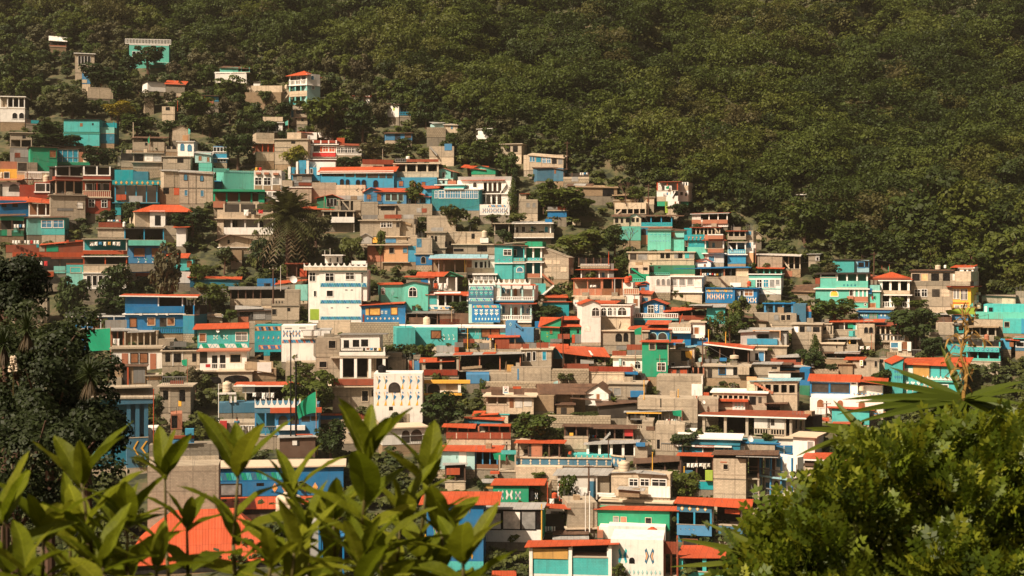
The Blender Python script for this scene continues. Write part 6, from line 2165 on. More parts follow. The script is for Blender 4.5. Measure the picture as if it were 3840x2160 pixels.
DATA += r'''
T 700 930
H:tower_house 1600 2110 -6 8 by=905|tall white four storey tower house with three triangle patterned bands
s 265 905 W
s 265 905 W x=1470,1600 off=.15
s 265 640 W x=2110,2178 off=.3
bx 1415 228 2180 270 E out=.45 n=cornice
off -.35
c 1415 182 2180 230 W 11
off 0
Z 1612 420 2110 472 l u B 17 cc=Z
Z 1612 626 2110 672 l u B 17 cc=Z
Z 1612 824 2110 868 l u B 17 cc=Z
Z 2112 420 2175 472 l u B 2
k 1605 268 2178 288 l
w 1678 308 1775 398 kWx
w 1922 302 2020 376 nWx
w 1692 515 1765 582 kW
off .15
w 1485 300 1552 398 kWx
w 1537 518 1562 582 kW
d 1490 737 1605 868 V
w 1502 750 1540 795 W
w 1555 750 1592 795 W
off 0
w 1912 502 1942 512 k
w 1980 502 2008 512 k
w 1740 718 1768 728 k
w 1930 716 1955 726 k
w 2108 302 2128 313 k
s 95 185 W x=1670,1860 off=2 dep=3
s 155 200 W x=1990,2165 off=3 dep=3
f 80 W .5 x=1668,1862 dep=4
off 2
a 1728 120 1745 172 g
a 1812 112 1832 170 k
off 0
pole 1668 30 80 w c=2.5 r=.06|thin mast, left of two on top of the white tower house
pole 1732 5 80 w c=2.5 r=.06|thin mast, right of two on top of the white tower house
H:shed 1205 1450 0 5 by=355|dark shed with a red door panel left of the white tower top
o 190 350 N 3 N - C rec=3
k 1365 250 1450 345 O th=.2
r q o 190 190 175 175
H 2110 2640 -4 7 by=915|bright blue shop house with orange framed windows under a thin red roof
s 690 915 B
w 2160 730 2200 810 y
w 2212 725 2330 805 yD
w 2470 720 2540 800 yD
M 8 2160 835 2576 868 W Y o
M 2 2335 755 2430 805 W l p
r q O 692 665 655 640 ov=.5 x=2115,2600
k 2125 800 2145 900 R
H 130 755 -4 7 by=1220|turquoise house with a sagging orange tin roof and a band of green and white triangles
s 980 1215 T
w 155 1035 230 1130 rW
w 596 1022 728 1118 gWx
Z 140 1150 750 1212 T W G 9
M 2 290 1050 530 1105 W G x
r q O 982 965 915 895 ov=.6 x=110,745
dish 375 1000 22 c=-.5|white dish under the orange eave of the triangle banded turquoise house
H 160 725 -4 7 by=1480 dd=-1|white ground floor with black openings and a pale railing under the triangle banded house
f 1235 q .6
s 1245 1480 W
w 160 1250 248 1390 n
w 305 1298 370 1449 k
w 400 1292 468 1449 k
w 528 1288 650 1378 kE
off -1
b 180 1392 720 1470 W pt=.05 n=railing
k 230 1402 285 1440 r th=.1
off 0
f 1475 C 1.2
H 820 1140 -3 6 by=1290|flat teal wall painted with dolls and an owl between two orange triangle bands
s 932 1255 t
Z 822 945 1136 1000 A K P 11 cc=B
Z 870 1172 1138 1222 O B P 9
M 5 830 1060 1130 1125 P b v
s 1255 1300 t x=930,1005
H 755 825 0 5 by=1270|concrete stair wall left of the teal painted wall
s 900 1150 C
st 725 1370 940 1240 A out=.8
H 1145 1560 -3 7 by=1380|plain white wall with one multicoloured triangle band and painted butterflies
s 935 1375 W
Z 1148 1102 1558 1148 w O B 14 cc=Z
M 3 1155 990 1380 1075 b P x
w 1185 962 1270 976 g
w 1358 958 1435 970 g
s 1000 1060 W x=1400,1730 off=-.3
f 985 M .2 x=1395,1735
f 1085 C .3 x=1390,1940 dep=4
H 1560 1850 -3 7 by=1640|raw concrete house side with two black windows beside a white balcony house
s 1085 1640 C
w 1715 1120 1798 1208 kC
w 1604 1372 1690 1440 kC
k 1560 1308 1850 1320 c
H 1850 2330 -6 7 by=1630|white balcony house with three black openings over a tall open ground floor
s 1050 1240 W
w 1895 1112 1960 1210 k
w 2005 1108 2082 1192 k
w 2106 1103 2190 1188 k
o 1320 1570 k 4 W - C rec=4 pt=.5 x=1850,2400 off=-1.5 dep=6
s 1570 1640 E
k 2180 1330 2290 1560 E
off -1.5
bx 1845 1255 2400 1300 W out=.2
b 1880 1205 2110 1255 m pt=.04 n=railing
off 0
f 1310 C 1.6 x=1850,2330
k 2385 1195 2400 1300 W th=1.5
r q m 1050 1040 1025 1030 x=1850,2390 ov=.3
line 2120 2350 1205 1245 5 c=-1.7 cols=KDbKY|dark clothes and an orange one over the white balcony railing
H 525 900 -4 6 by=700|dim concrete rooms behind a beige parapet with thin timber posts
o 500 690 K 5 N 612 E rec=3
r q m 500 495 465 462 x=430,1190 ov=.4
H 900 1180 -4 6 by=700|concrete stair parapet and pots before dim rooms
s 610 690 C
s 490 610 k off=2
H 1025 1355 -4 6 by=870|grey concrete two level house with a few small windows and stepped parapet
s 690 870 C
s 628 690 C x=1020,1185
s 505 690 C x=1185,1355
M 4 1030 635 1170 670 K K o
w 1032 738 1080 805 kC
w 1215 722 1250 762 k
f 690 c .15
H:shed 615 1025 0 6 by=870|lean to of rusty and grey corrugated sheets under the grey concrete house
s 740 870 m
w 640 770 800 870 k
kr 805 770 945 860 M
kr 950 765 1020 800 m
kr 625 830 745 895 q
r q N 765 750 735 728 x=615,1025
r q M 740 730 692 712 x=605,900
H:shed 90 430 4 5 by=905|low cream hut with a brown sagging roof and a black window
s 840 905 E
s 800 840 E x=140,425
w 200 865 268 910 k
r q M 805 835 765 790
H 40 640 -3 6 by=480|blue row shop under a long red tile roof shaded by a tree
s 385 470 u
s 385 470 B x=40,145
r q O 350 378 340 345 x=40,640 ov=.4
H 850 1070 -3 6 by=478|plain blue wall with one dark low window
s 372 478 B
w 935 425 1012 475 k
H:shed 1072 1440 -8 5 by=520|shed with an orange red tin roof by the white tower
s 440 500 c
r q O 440 385 392 378 ov=.2
H 1310 1460 -6 5 by=640|peeling pale green wall wedged against the white tower
s 445 635 f
H:wall 1975 2560 -4 2 by=1130|rough stone retaining wall under the bright blue shop house
s 900 1140 X
H:wall 1590 1975 -3 3 by=1050|tall plastered concrete wall at the foot of the white tower
s 875 1050 E
w 1515 905 1580 960 k
H:shed 2400 2600 -3 5 by=1500|small concrete yard room with one pale door
s 1285 1500 C
k 2450 1370 2570 1449 E
tank 2320 2420 1410 1490 k c=-1|black tank in front of the small concrete yard room
dish 1290 380 48 c=-2|big white dish on a mast before the white tower house
upole 1045 225 640 c=-1|brown utility pole before the dim concrete rooms
pole 1135 215 500 w c=-1 r=.07|pale thin pole before the plain blue wall
T 1450 960
H 195 500 -5 7 by=665|bright green house with a rounded gable and a large fan window
s 345 660 F
a 270 378 360 488 kWx
w 308 600 345 660 nG
k 30 490 130 498 G
r g N 310 xr=320 wc=F ov=.3
H -70 195 4 7 by=665|seafoam green house wing with a fan window under an orange tile edge
s 345 660 F
a -62 385 -25 460 kWx
M 1 30 385 110 480 f f o
r q O 345 340 325 315 ov=.3
H 495 990 -4 6 by=660|turquoise and white veranda house with mural panels under an orange roof
o 470 645 k 5 W 598 W rec=2 pt=.3 x=610,985
s 460 645 W x=495,610
k 512 470 605 585 T
M 1 520 500 600 580 b P p
Z 505 612 620 640 T b W 3
Z 640 612 900 640 W B Y 7
r q O 465 480 425 430 ov=.5
r q W 450 445 438 430 x=590,870 off=-.8 dep=1
H 235 860 -3 6 by=425|arched white veranda with washing below an orange gabled roof
o 260 420 w 4 W - C rec=2 pt=.35 x=500,850
s 280 420 c x=235,500
a 570 290 610 370 kW
off 1.95
a 700 290 740 390 gW
off 0
r q O 250 262 238 240 x=230,560
r q O 245 245 190 188 x=370,760 off=.8
r g g 192 xr=760 x=700,900 y=245 wc=g
k 415 280 500 330 B
line 565 740 328 410 3 c=-.3 cols=OWW|orange and white cloths in the arched veranda
H:mural_house 990 1290 -5 8 by=830|blue mural house end covered in woven zigzags and figures
s 355 580 S
s 580 810 l
c 990 285 1290 352 W 5
s 350 358 W
Z 995 365 1285 410 W S T 10 cc=F
Z 995 510 1285 545 W B T 10 cc=F
M 5 1000 415 1285 490 T l p
k 1085 410 1090 500 M
k 1030 580 1370 800 B
off -.06
Z 1035 590 1365 628 B P F 11
M 5 1050 640 1360 730 W l p
M 8 1060 740 1365 780 l W o
off 0
k 990 548 1290 578 S
H:mural_house 1290 1780 -8 7 by=830|white balconied house with blue columns, arched doors and a scalloped crest
o 355 535 W 4 l 490 W rec=1.8 pt=.3 x=1365,1780 bal=1
s 355 535 w x=1290,1365
o 580 770 W 4 l 715 W rec=1.8 pt=.3 x=1375,1750 bal=1
s 580 770 B x=1300,1375
off 1.75
a 1395 380 1425 450 bl
a 1490 395 1520 478 DA
a 1540 395 1572 478 DA
a 1615 380 1645 450 bl
a 1395 605 1425 690 bl
a 1490 620 1520 712 DA
a 1540 620 1575 712 DA
a 1620 600 1655 690 bl
M 1 1448 400 1482 470 b u p
M 1 1680 630 1720 705 b u p
off 0
c 1290 280 1735 345 W 7
b 1292 490 1365 535 W
k 1290 536 1778 556 S th=.3
r q O 350 352 338 340 x=1380,1780 off=-.4 dep=1.5 ov=.2
r q O 575 575 560 560 x=1375,1800 off=-.4 dep=1.5 ov=.2
k 1445 778 1750 805 W th=.2
k 1290 350 1380 385 l th=.05
H:terrace 1435 1775 -5 4 by=1045|light blue stepped stair wall below the white balconied house
s 870 1040 b
s 785 870 b x=1435,1560
M 1 1450 800 1540 850 l b o
w 1780 885 1840 1030 k
st 1545 790 1640 868 b out=.25
H 120 345 6 8 by=1200|turquoise corner wall running down behind two shrubs
s 865 1200 T
H 345 855 -3 7 by=1090|turquoise house with one barred brown window and three painted ducks
s 868 1090 T
w 540 905 650 990 rK
M 3 670 940 840 1010 F W v
H 845 960 -3 5 by=1040|dark gap with a grey awning between two turquoise walls
s 880 1000 u
w 895 890 950 920 k
r q M 930 935 920 920 ov=.5
s 965 1035 w
H 955 1445 -3 7 by=1000|turquoise house with two barred windows under a long white slab edge
s 850 1000 T
w 1150 888 1245 975 rK
w 1262 885 1358 955 rK
M 2 1055 895 1120 950 W l v
f 845 W .6 x=120,1455 th=.35
k 1365 870 1440 920 l
H:terrace 185 1050 -3 6 by=840 dd=1.5|roof terrace fenced with brown rusty sheets, a white pillar and a water tank
kr 270 740 440 835 N
kr 640 690 1045 835 N
kr 640 760 880 835 o
k 185 690 232 848 W th=.4
o 690 835 k 4 N - C rec=2.5 x=230,620
r q m 690 690 660 655 x=180,790
tank 440 525 730 838 E c=-.8|large beige tank among the brown rusty sheets
pole 785 655 780 A c=-.5|thin timber pole over the brown rusty fence
H 1860 2090 -4 6 by=1060|green gabled house painted with white plants under a broad red roof
s 850 1040 G
w 1968 885 2002 940 DG
M 1 1925 920 1955 1000 V F p
r g O 745 xr=2110 y=850 x=1860,2100 wc=G ov=.3
r q O 855 865 735 740 x=1860,2060 ov=.5
kr 1975 1000 2130 1045 m
kr 2065 940 2210 1000 o
H 2215 2365 -4 6 by=1060|green house end with an orange door and a second red roof
s 845 1050 G
w 2295 885 2325 935 k
d 2235 950 2272 1050 O
M 1 2240 930 2270 960 F V o
r q O 850 850 785 790 ov=.5 x=2070,2355
r q O 770 765 725 725 x=2140,2350 off=2
kr 2275 945 2365 1050 m
H 1790 1860 0 4 by=890|small blue end wall beside the broad red roof
s 795 870 B
H:workshop 600 1620 -3 8 by=1460|big open yard store full of timber under a striped red and grey tin roof
o 1215 1385 k 4 q - C rec=6 pt=.2 x=870,1620
s 1385 1460 b x=960,1240
s 1380 1470 C x=1240,1620
s 1340 1380 C x=1500,1620
s 1290 1340 C x=1560,1620
r q M 1205 1175 1165 1155 ov=.5
kr 1450 1312 1530 1400 y
st 910 1340 1150 1320 A out=.3
st 1430 1360 1445 1260 A out=.2
k 680 1160 720 1162 O
r q O 1195 1185 1165 1160 x=820,1000 off=-.05 dep=6
r q O 1182 1175 1160 1157 x=1180,1290 off=-.05 dep=6
H:terrace 955 1625 -3 6 by=1160 dd=2|concrete terrace with timber posts, rubble and a patchwork tin fence
s 1125 1160 E
kr 925 1000 1060 1050 o
kr 820 1040 925 1100 m
kr 820 1100 870 1155 O
kr 600 1080 820 1165 M
kr 1060 1050 1240 1125 m
kr 1310 1000 1480 1120 o
kr 1480 1060 1630 1120 q
o 985 1125 k 3 N - C rec=3 x=1260,1560
r q O 985 975 928 925 x=1245,1590 ov=.3
pole 978 870 1120 Y c=-.3|orange yellow pole at the left of the rubble terrace
pole 1312 1060 1130 Y c=-.3|short yellow pole in the middle of the rubble terrace
pole 1125 955 1120 A c=0 r=.07|leaning timber post on the rubble terrace
pole 1550 930 1080 A c=0 r=.07|tall timber post by the small orange terrace roof
line 1150 1300 990 1030 5 c=-.3 cols=KKBYW|dark washing beneath the small orange terrace roof
H 1630 1990 -4 7 by=1410|bare block house with four narrow white edged windows beside the timber yard
s 1130 1410 C
w 1645 1168 1668 1270 kW
w 1692 1163 1740 1268 kW
w 1765 1158 1798 1262 kW
w 1880 1152 1925 1255 BW
f 1120 E .3
kr 1640 1060 1720 1118 o
kr 1810 1045 1955 1110 o
kr 1722 1050 1808 1112 m
pole 1855 920 1110 N c=0|dark pole above the bare block house
H:shed 1995 2125 0 5|blue shack with rusty lower sheets under a small red roof
s 1115 1240 u
kr 1990 1245 2115 1375 N
r q O 1115 1110 1058 1062 x=1990,2180 ov=.3
H:shed 2130 2440 8 7 by=1360|open shed under a large orange tin roof with a white strip
o 1205 1360 k 3 N 1300 o rec=5
r q O 1165 1215 1085 1090 x=2120,2440 ov=.5 
k 2340 1250 2500 1300 M
pole 2130 960 1320 N c=-.5|brown pole left of the large orange tin roof
H:yard 0 230 -4 4|concrete yard wall with a pale framed panel
s 1250 1410 C
k 40 1285 130 1390 E
s 1170 1260 c x=0,180
H:terrace 200 440 -4 5|row of bare concrete columns before red and blue panels
o 1255 1400 K 5 C - C rec=2
k 270 1265 305 1380 O
k 335 1265 395 1385 b
H:shed 440 870 -3 6 by=1460|brick parapet room with a crumpled red tin roof and concrete posts
o 1250 1375 k 3 C 1372 C rec=4 pt=.4
kr 445 1372 855 1440 R th=.2
s 1440 1475 C
r q O 1285 1270 1225 1240 x=410,800 ov=.3
H:shed 1880 2200 0 4 by=740|bright teal tin wall behind the shrubs
s 560 740 t
r q O 552 552 545 548 x=1880,2220
H:shed 1930 2170 0 5 by=570|small room under a red roof by the white staircase
s 505 560 c
r q O 500 500 465 465
H:wall 1785 1920 0 3 by=480|striped turquoise and white base of the white staircase
s 335 470 T
st 1870 465 2020 340 W out=.6
st 1880 205 2020 330 q out=.6
'''
DATA += r'''
T 2150 1000
H 0 620 -5 7 by=440|long veranda house with a brick parapet and a thin orange roof
o 150 345 E 3 q 265 q rec=3 x=0,345
o 150 345 K 3 q 265 D rec=3 x=345,600
f 350 E .3
k 90 265 96 340 E
k 180 265 186 340 E
k 260 265 266 340 E
r q O 145 140 135 132 ov=.4
line 195 320 222 265 3 c=.3 cols=WWK|white washing on the long brick veranda
pole 500 150 440 M c=-1 r=.14|grey steel pole in front of the long brick veranda
H 15 170 -5 6 by=570|beige ground floor with a white framed sign beside it
s 360 570 E
sign 0 62 400 540 star c=-.3|white shop sign with a blue star over black lettering
H 170 640 -5 6 by=560|shaded beige ground floor with a row of dark doors under the brick veranda
o 360 560 E 3 E - C rec=1.5
off 1.4
w 175 398 320 430 n
w 450 395 620 440 n
off 0
H 640 800 -5 5 by=580|white plastered corner room with a brown window and pole
s 350 570 W
w 728 393 775 468 rC
k 735 345 742 540 q
s 195 350 W x=600,720
k 612 265 790 330 q
b 610 262 795 335 E
tank 615 690 115 195 O c=0|red water tank, left of a touching pair
tank 665 712 105 175 r c=1.2|darker red water tank, right of a touching pair
H:shed 800 935 -6 5 by=430|concrete room with a blue shutter under a red roof by the white gallery
s 325 440 E
w 828 375 900 418 S
r q O 322 330 285 290
H 105 330 8 7 by=960|tall white gabled house end with one gridded arch window
s 450 915 W
s 915 960 E
a 225 495 312 595 nWx
a 130 698 208 780 w
r g O 405 xr=225 wc=W ov=.3
H 330 690 -8 7 by=780|white gabled house front with a row of arched white windows
s 455 600 W
s 600 765 E
a 342 495 395 590 kWx
a 418 495 465 590 kWx
a 487 495 512 590 kWx
a 538 490 640 588 nWx
bx 330 595 675 602 W out=.3 n=sill
f 455 W .3
r q O 440 445 405 410 x=220,510 ov=.2
st 540 735 570 650 E out=.2
H 840 1105 -6 6 by=570|small blue gabled house painted with a white plant
s 445 565 B
w 902 470 970 560 nWx
w 1045 472 1080 555 gWx
M 1 980 455 1030 555 W W p
r g O 395 xr=970 wc=B ov=.6
H:terrace 670 1265 -5 5 by=650 dd=-.5|white balustraded terrace before the small blue gabled house
b 670 562 1265 620 W
s 620 645 T
s 645 700 u x=690,930
H 690 1160 -4 7 by=950|blue house with two large fan windows under an orange red roof
s 765 950 B
a 922 800 1005 878 nl
a 1025 798 1128 878 nl
M 1 840 800 890 885 W l o
r q O 750 760 705 720 x=680,1160 ov=.4
r q O 695 695 645 648 x=880,1155 off=2 ov=.2
H 1150 1420 -4 6 by=950|white balustraded balcony over a deep blue wall with a barred window
s 800 950 B
bx 1150 765 1420 800 W out=.9
off -.8
b 1150 735 1420 775 W
off 0
w 1200 840 1255 885 n
M 1 1310 880 1350 940 l T p
s 690 765 C
H 1420 1590 -5 6 by=950|white corner house with tall brown windows above a blue strip
s 665 840 W
w 1425 735 1445 815 rW
w 1460 732 1515 812 rW
bx 1400 820 1585 860 W out=.5
s 862 950 B x=1400,1630
f 660 E .4
kr 1340 705 1440 720 o
st 1265 720 1320 560 O out=.5
H:shed 1105 1600 0 6 by=650|shed with wavy red tin roofs and an orange parapet behind the balustraded terrace
o 545 640 k 4 N 590 o rec=4
kr 1330 590 1610 650 o
r q O 548 500 488 485
H 330 905 -4 6 by=960|raw concrete house with two dark arches and square piers
s 775 950 C
a 508 805 588 905 k
a 605 798 663 905 k
w 690 780 745 940 n
k 825 775 840 940 E
f 768 E .3
flag 825 735 728 825 G 960 c=-1.5|dark green flag over the raw concrete arches
H 830 1140 -3 7 by=1340|tall vivid green house with a white window under a bright orange tin roof
s 920 1330 G
w 920 925 985 1002 nE
w 1008 925 1130 1000 k
w 1018 1165 1108 1255 nWx
k 1000 1108 1120 1122 g
r q O 905 912 885 878 x=825,1290 ov=.4
k 1140 915 1150 1190 C
flag 1180 1155 805 910 g 920 c=0|thin green flag above the bright orange roof
flag 1045 1040 1080 1160 l 1240 c=-.5|pale white blue flag before the vivid green house
H 1150 1300 -3 6 by=1210|concrete house right of the vivid green house with a narrow white window
s 1005 1205 C
w 1182 1160 1222 1205 nW
H 1290 1460 -3 6 by=1200|tan gabled house with a dark doorway behind the orange flag
s 985 1160 E
w 1300 1015 1400 1140 k
r q L 985 960 955 950
flag 1435 1350 1015 1120 Y 1230 c=-1.5 dr=.1|orange yellow flag by the tan gabled house
H:shed 1590 2120 -6 7 by=1180|open dwelling under a wide orange roof edged in white
o 985 1160 k 4 N - C rec=4
kr 1590 1115 1755 1175 m
r q O 925 1000 905 945 x=1590,2140 ov=.5 ed=W
k 1770 1100 1855 1140 B th=.3
tank 1890 2000 1065 1110 E c=-.5|low cream basin under the wide white edged orange roof
f 1180 C .4
pole 1633 760 920 Y c=3|orange pole, left of two by the feathery trees
pole 1840 790 910 Y c=3|orange pole, right of two by the feathery trees
upole 1562 850 1190 c=-2|dark utility pole carrying wires before the wide orange roof
flag 1553 1510 1090 1150 l 1190 c=-2.5|small pale flag at the foot of the dark utility pole
H:shed 10 390 8 7 by=1190|dark open shed under a big orange roof with a pale ridge strip
o 1090 1180 k 3 N 1160 C rec=5
r q O 1060 1090 955 975 x=0,410 ov=.5
r q W 1062 1066 968 972 x=190,215 off=-.1
H 480 835 -4 6 by=1260|white house with an arched white framed window and a pale blue column
s 1095 1260 W
a 742 1145 810 1230 kWx
a 600 1140 622 1190 kW
k 550 1100 580 1190 l th=.3
f 1090 E .4
kr 470 1015 640 1075 o
kr 645 940 830 1005 o
kr 520 955 640 1005 m
kr 650 1010 830 1070 m
st 690 1160 940 1410 E out=.4
flag 748 755 1035 1110 l 1160 c=-.5|small pale pennant on the white house with the arched window
H 190 615 -3 6 by=1430|concrete wall house topped with a long red tin fence
s 1275 1430 E
kr 185 1205 720 1268 R th=.12
kr 185 1205 300 1268 o th=.14
k 195 1300 610 1305 c
bare 7 200 600 1290 1400
H:shed 605 860 0 5 by=1400|blue tarpaulin over a low red roofed lean to
s 1300 1400 k
k 615 1265 780 1305 B th=.6
r q O 1370 1375 1350 1350 x=605,900
H 1050 1385 -3 6 by=1330|room of orange and brown boards under a pale tin roof
s 1215 1330 K
k 1145 1235 1245 1325 O
k 1290 1235 1375 1325 O
k 1055 1215 1085 1325 W
r q M 1215 1210 1195 1195 ov=.4
H 1375 1580 -3 5 by=1330|dark porch with orange posts beside the boarded room
o 1220 1330 k 4 q - C rec=3
H 1580 2120 -3 6 by=1345|concrete rooms with open doorways and one white painted bay
s 1205 1345 C
w 1760 1200 1838 1300 nB
w 1930 1195 1980 1310 k
k 1840 1205 1930 1310 w
w 1620 1230 1675 1340 n
bx 1985 1210 2125 1300 E out=.8
f 1195 C .4
H 2020 2576 -4 7 by=1090|grey tin sided house with a blue slatted fence and an orange pipe rail
s 790 940 M
w 2220 815 2360 865 k
bx 2100 870 2465 940 Z out=.4 n=slat_fence
r q M 790 760 735 730 x=2025,2600 ov=.5
bx 2200 770 2370 785 M out=1 n=awning
s 940 1080 C
f 945 E .4
k 2170 768 2510 775 P th=1
k 2495 775 2505 890 P th=1
H 2135 2310 -4 6 by=1150|low white and blue house with a dark door under a pale edge
s 1000 1140 W
k 2240 1030 2300 1140 b
d 2195 1045 2235 1130 k
f 995 E .5
H 1595 1950 -5 6 by=445|blue mural house with grey and yellow triangles and pale butterflies
s 260 440 B
Z 1598 270 1930 308 S M Y 10
M 4 1610 320 1830 400 P W x
M 2 1840 330 1930 380 W P v
k 1595 252 1950 262 B th=.3
tank 2100 2150 172 240 O c=2|bright orange tank at the end of the blue mural house
H 1950 2220 -5 6 by=440|blue house with four tall white framed windows and a painted parapet
s 255 360 B
s 360 440 B off=-.6
w 1972 290 2005 350 gW
w 2020 292 2050 370 kW
w 2070 285 2165 350 rWx
off -.62
M 4 1985 370 2215 435 W P x
off 0
f 255 B .5
k 1945 260 1955 360 W
H:shed 1610 1830 -3 6 by=690|turquoise tin wall with one small brown window behind the feathery tree
s 500 690 T
w 1760 540 1805 595 DG
r q M 490 485 455 450 x=1480,1810 ov=.5
r q M 465 470 455 460 x=1420,1650 off=-1
H:shed 2020 2330 0 6 by=690|collapsed brown corrugated roof right of the feathery trees
s 660 690 A
r q N 640 660 570 640
T 2800 1150
H 75 600 -4 6 by=200|concrete house with two square black windows under the slate blue row
s 80 200 C
w 415 100 465 165 kE
w 480 97 530 162 kE
w 330 100 385 165 g
H 210 560 -3 7 by=85|slate blue row with blue pillars in deep shade
o -40 75 S 4 b - u rec=1.5 pt=.35
f -45 B .3
H 560 715 -3 7 by=195|tall plain slate blue wall at the end of the pillared row
s -30 195 S
w 608 100 635 155 k
H 715 780 0 5 by=185|narrow house with orange and blue panels
s 60 185 B
s 0 60 q
H 305 550 -4 6 by=215|low concrete parapet with a pale pipe along it
s 195 230 C
H 545 900 -4 7 by=465|roofless concrete frame with torn cloths in its openings
s 210 465 C
w 570 240 625 310 W
w 640 240 700 305 k
w 725 240 780 300 g
w 800 245 880 305 k
f 205 C .3
k 550 395 750 402 c
H 900 1045 -4 5 by=420|concrete shed with dark open side at the top of the cypress
o 230 330 k 3 C - C rec=3
s 330 380 C
H:wall 885 1165 -3 4 by=545|curved concrete wall with one round hole
s 450 545 C
w 1080 475 1095 498 k
f 440 E .3
H:wall 1165 1345 -3 4 by=560|low block wall beside the round hole wall
s 480 560 C
H:shed 940 1345 -3 6 by=640|dark shed under mixed tin sheets with an orange edge
o 565 620 k 4 N - C rec=4
r q N 560 560 540 528 ov=.4
r q M 560 565 530 522 x=1080,1340 off=-.2 
H 1280 1600 -4 6 by=850|grey block house with rubbish along its flat roof
s 640 850 C
w 1545 655 1575 725 kC
w 1395 660 1445 710 k
k 1280 640 1605 655 c
r q O 640 640 605 605 x=1190,1400
sign 1365 1405 645 715 green c=-.3|white advertising board with green marks on the grey block house
H 1600 1770 -4 6 by=800|small concrete rooms with black holes beside the grey block house
s 620 800 C
w 1672 668 1725 720 k
w 1595 635 1650 675 k
H:shed 1100 1285 0 5 by=830|brown sheet metal lean to left of the grey block house
s 690 830 N
kr 1110 680 1280 820 A
r q A 690 690 670 670
line 1355 1510 478 530 2 c=-4 cols=WWW|two large white sheets drying near the iron rail veranda
H 1880 2600 -8 8 by=1090|turquoise house with a long orange red roof, a bamboo screen and a scalloped balcony
s 720 870 T
k 2010 690 2205 850 y
o 715 860 k 4 N - q rec=3 x=2205,2600
s 870 1090 T
k 1895 745 2005 830 W
w 1910 755 1995 825 g
w 2350 945 2430 1010 nW
M 6 1900 900 2330 1060 W P p
off -.3
c 2080 840 2560 885 W 9
k 2080 870 2560 910 F
M 9 2090 870 2560 908 P b o
off 0
r q O 690 725 615 610 x=1880,2640 ov=.5
H 1760 1885 10 8 by=1060|turquoise gabled house end painted with plants
s 690 1060 T
M 4 1780 760 1880 900 b F p
r g O 625 xr=1900 wc=T ov=.2
H 770 1340 -4 8 by=1120|white house with two wide panoramic windows trimmed in blue under an orange tile roof
s 890 1105 W
w 785 925 990 1038 nB
w 1012 930 1240 1040 nB
w 1265 922 1320 936 k
k 765 1090 1340 1110 B
k 765 890 775 1090 b
r r O 815 ov=.5 wc=W y=890
r q O 890 945 885 895 x=1340,1680 ov=.3
s 950 1110 w x=1340,1640 off=1
M 4 1270 1040 1660 1105 b P x
tank 1352 1420 945 1015 E c=.5|cream tank under the orange awning of the panoramic window house
H 765 1650 -4 8 by=1320 dd=-.5|white lower storey with three arched brown windows below a blue stripe
s 1112 1310 W
a 850 1120 932 1215 rW
a 1095 1130 1165 1215 rW
a 1350 1140 1430 1220 rW
upole 965 1140 1390 c=-2|grey utility pole before the white lower storey with arched windows
H 1030 1480 -3 6 by=1420|turquoise house with a red roof and a street lamp, behind the spiky leaves
s 1245 1420 T
w 1480 1290 1520 1380 k
r q O 1215 1250 1190 1225 x=990,1520 ov=.4
M 3 1530 1260 1690 1340 P b p
H:shed 1070 1350 -3 5 by=1480|blue hut under an orange roof among the spiky leaves
s 1415 1480 B
r q O 1405 1420 1370 1368 ov=.5
H 0 610 -5 7 by=1260|pale block house with a curved row of wide dark windows under a pale blue roof
s 1040 1250 E
s 890 940 E
o 935 1045 k 6 C 1040 E rec=2.5 pt=.4 x=100,610
s 935 1045 E x=0,115
r q L 895 890 860 860 ov=.4 x=60,620
k 0 845 120 890 P
r q N 1165 1170 1155 1150 x=240,470 off=-2 dep=2
w 245 1190 400 1250 k
st 90 900 320 1030 q out=.15
H 260 530 -4 6 by=860|square whitish block room above the curved row of dark windows
s 785 865 W
r q N 785 790 770 765 x=275,640 ov=.2
H 640 760 -4 6 by=960|narrow bright blue house with a green patch left of the panoramic window house
s 750 950 B
w 640 790 700 880 k
s 950 1140 g
k 650 1070 720 1140 G
H 380 780 -4 6 by=790|blue house under a flat grey slab above the pale block rooms
s 750 800 u
f 715 M .5
H 90 400 -4 6 by=830|concrete house with one black slot window under a grey tin roof
s 700 830 C
w 305 725 365 752 k
r q M 692 692 662 662 ov=.4
r q N 695 700 670 668 x=350,520 
H:shed 290 680 -4 5 by=710|red tin walled hut with an orange post and grey roof panels
s 635 710 o
w 595 630 655 670 k
r q M 610 605 570 555 x=370,680
k 660 600 680 710 P
H 0 235 -4 6 by=1250|unfinished concrete house with a white topped roof and slim openings
s 1085 1250 C
w 20 1090 85 1180 k
w 150 1085 180 1160 n
bx -400 1030 235 1060 W out=.4
H:wall 770 1110 0 3 by=830|low stone wall with plants left of the sheet metal lean to
s 755 830 X
T 1600 1300
H 0 240 -4 6 by=690|yellow trimmed white house with a dark arched window
s 440 560 W
a 10 445 160 560 n
bx -30 400 527 440 Y out=.8 n=fascia
bx -40 560 425 585 Y out=.6 n=ledge
s 585 665 o
s 665 760 W
a 5 680 75 780 k
k 380 440 415 550 W th=.6
k 235 440 385 550 E
H:wall 480 755 0 3 by=445|light blue painted wall below the timber yard
s 335 445 b
H:wall 755 1500 -3 3 by=445|long block wall stepping below the narrow white edged windows
s 325 435 C
s 250 325 C x=1020,1500
k 1095 265 1112 400 b
H:wall 700 1620 -3 2 by=560|rough stone terrace wall under the long block wall
s 430 560 X
H:wall 1505 1960 -3 3 by=460|tall stone and plaster wall behind a round shrub
s 280 460 X
H 1375 2060 6 7 by=700|long adobe house under a brown rusted roof
s 560 700 A
w 1850 570 1900 620 k
r r N 445 ov=.5 y=560 wc=A
r q N 570 575 540 540 x=1380,1900 off=-1 dep=1.2
H 1915 2195 -8 7 by=710|whitewashed gable end with one small brown window below the rusted roof
s 555 710 W
w 2050 572 2088 635 r
r g N 460 xr=2060 wc=W ov=.3
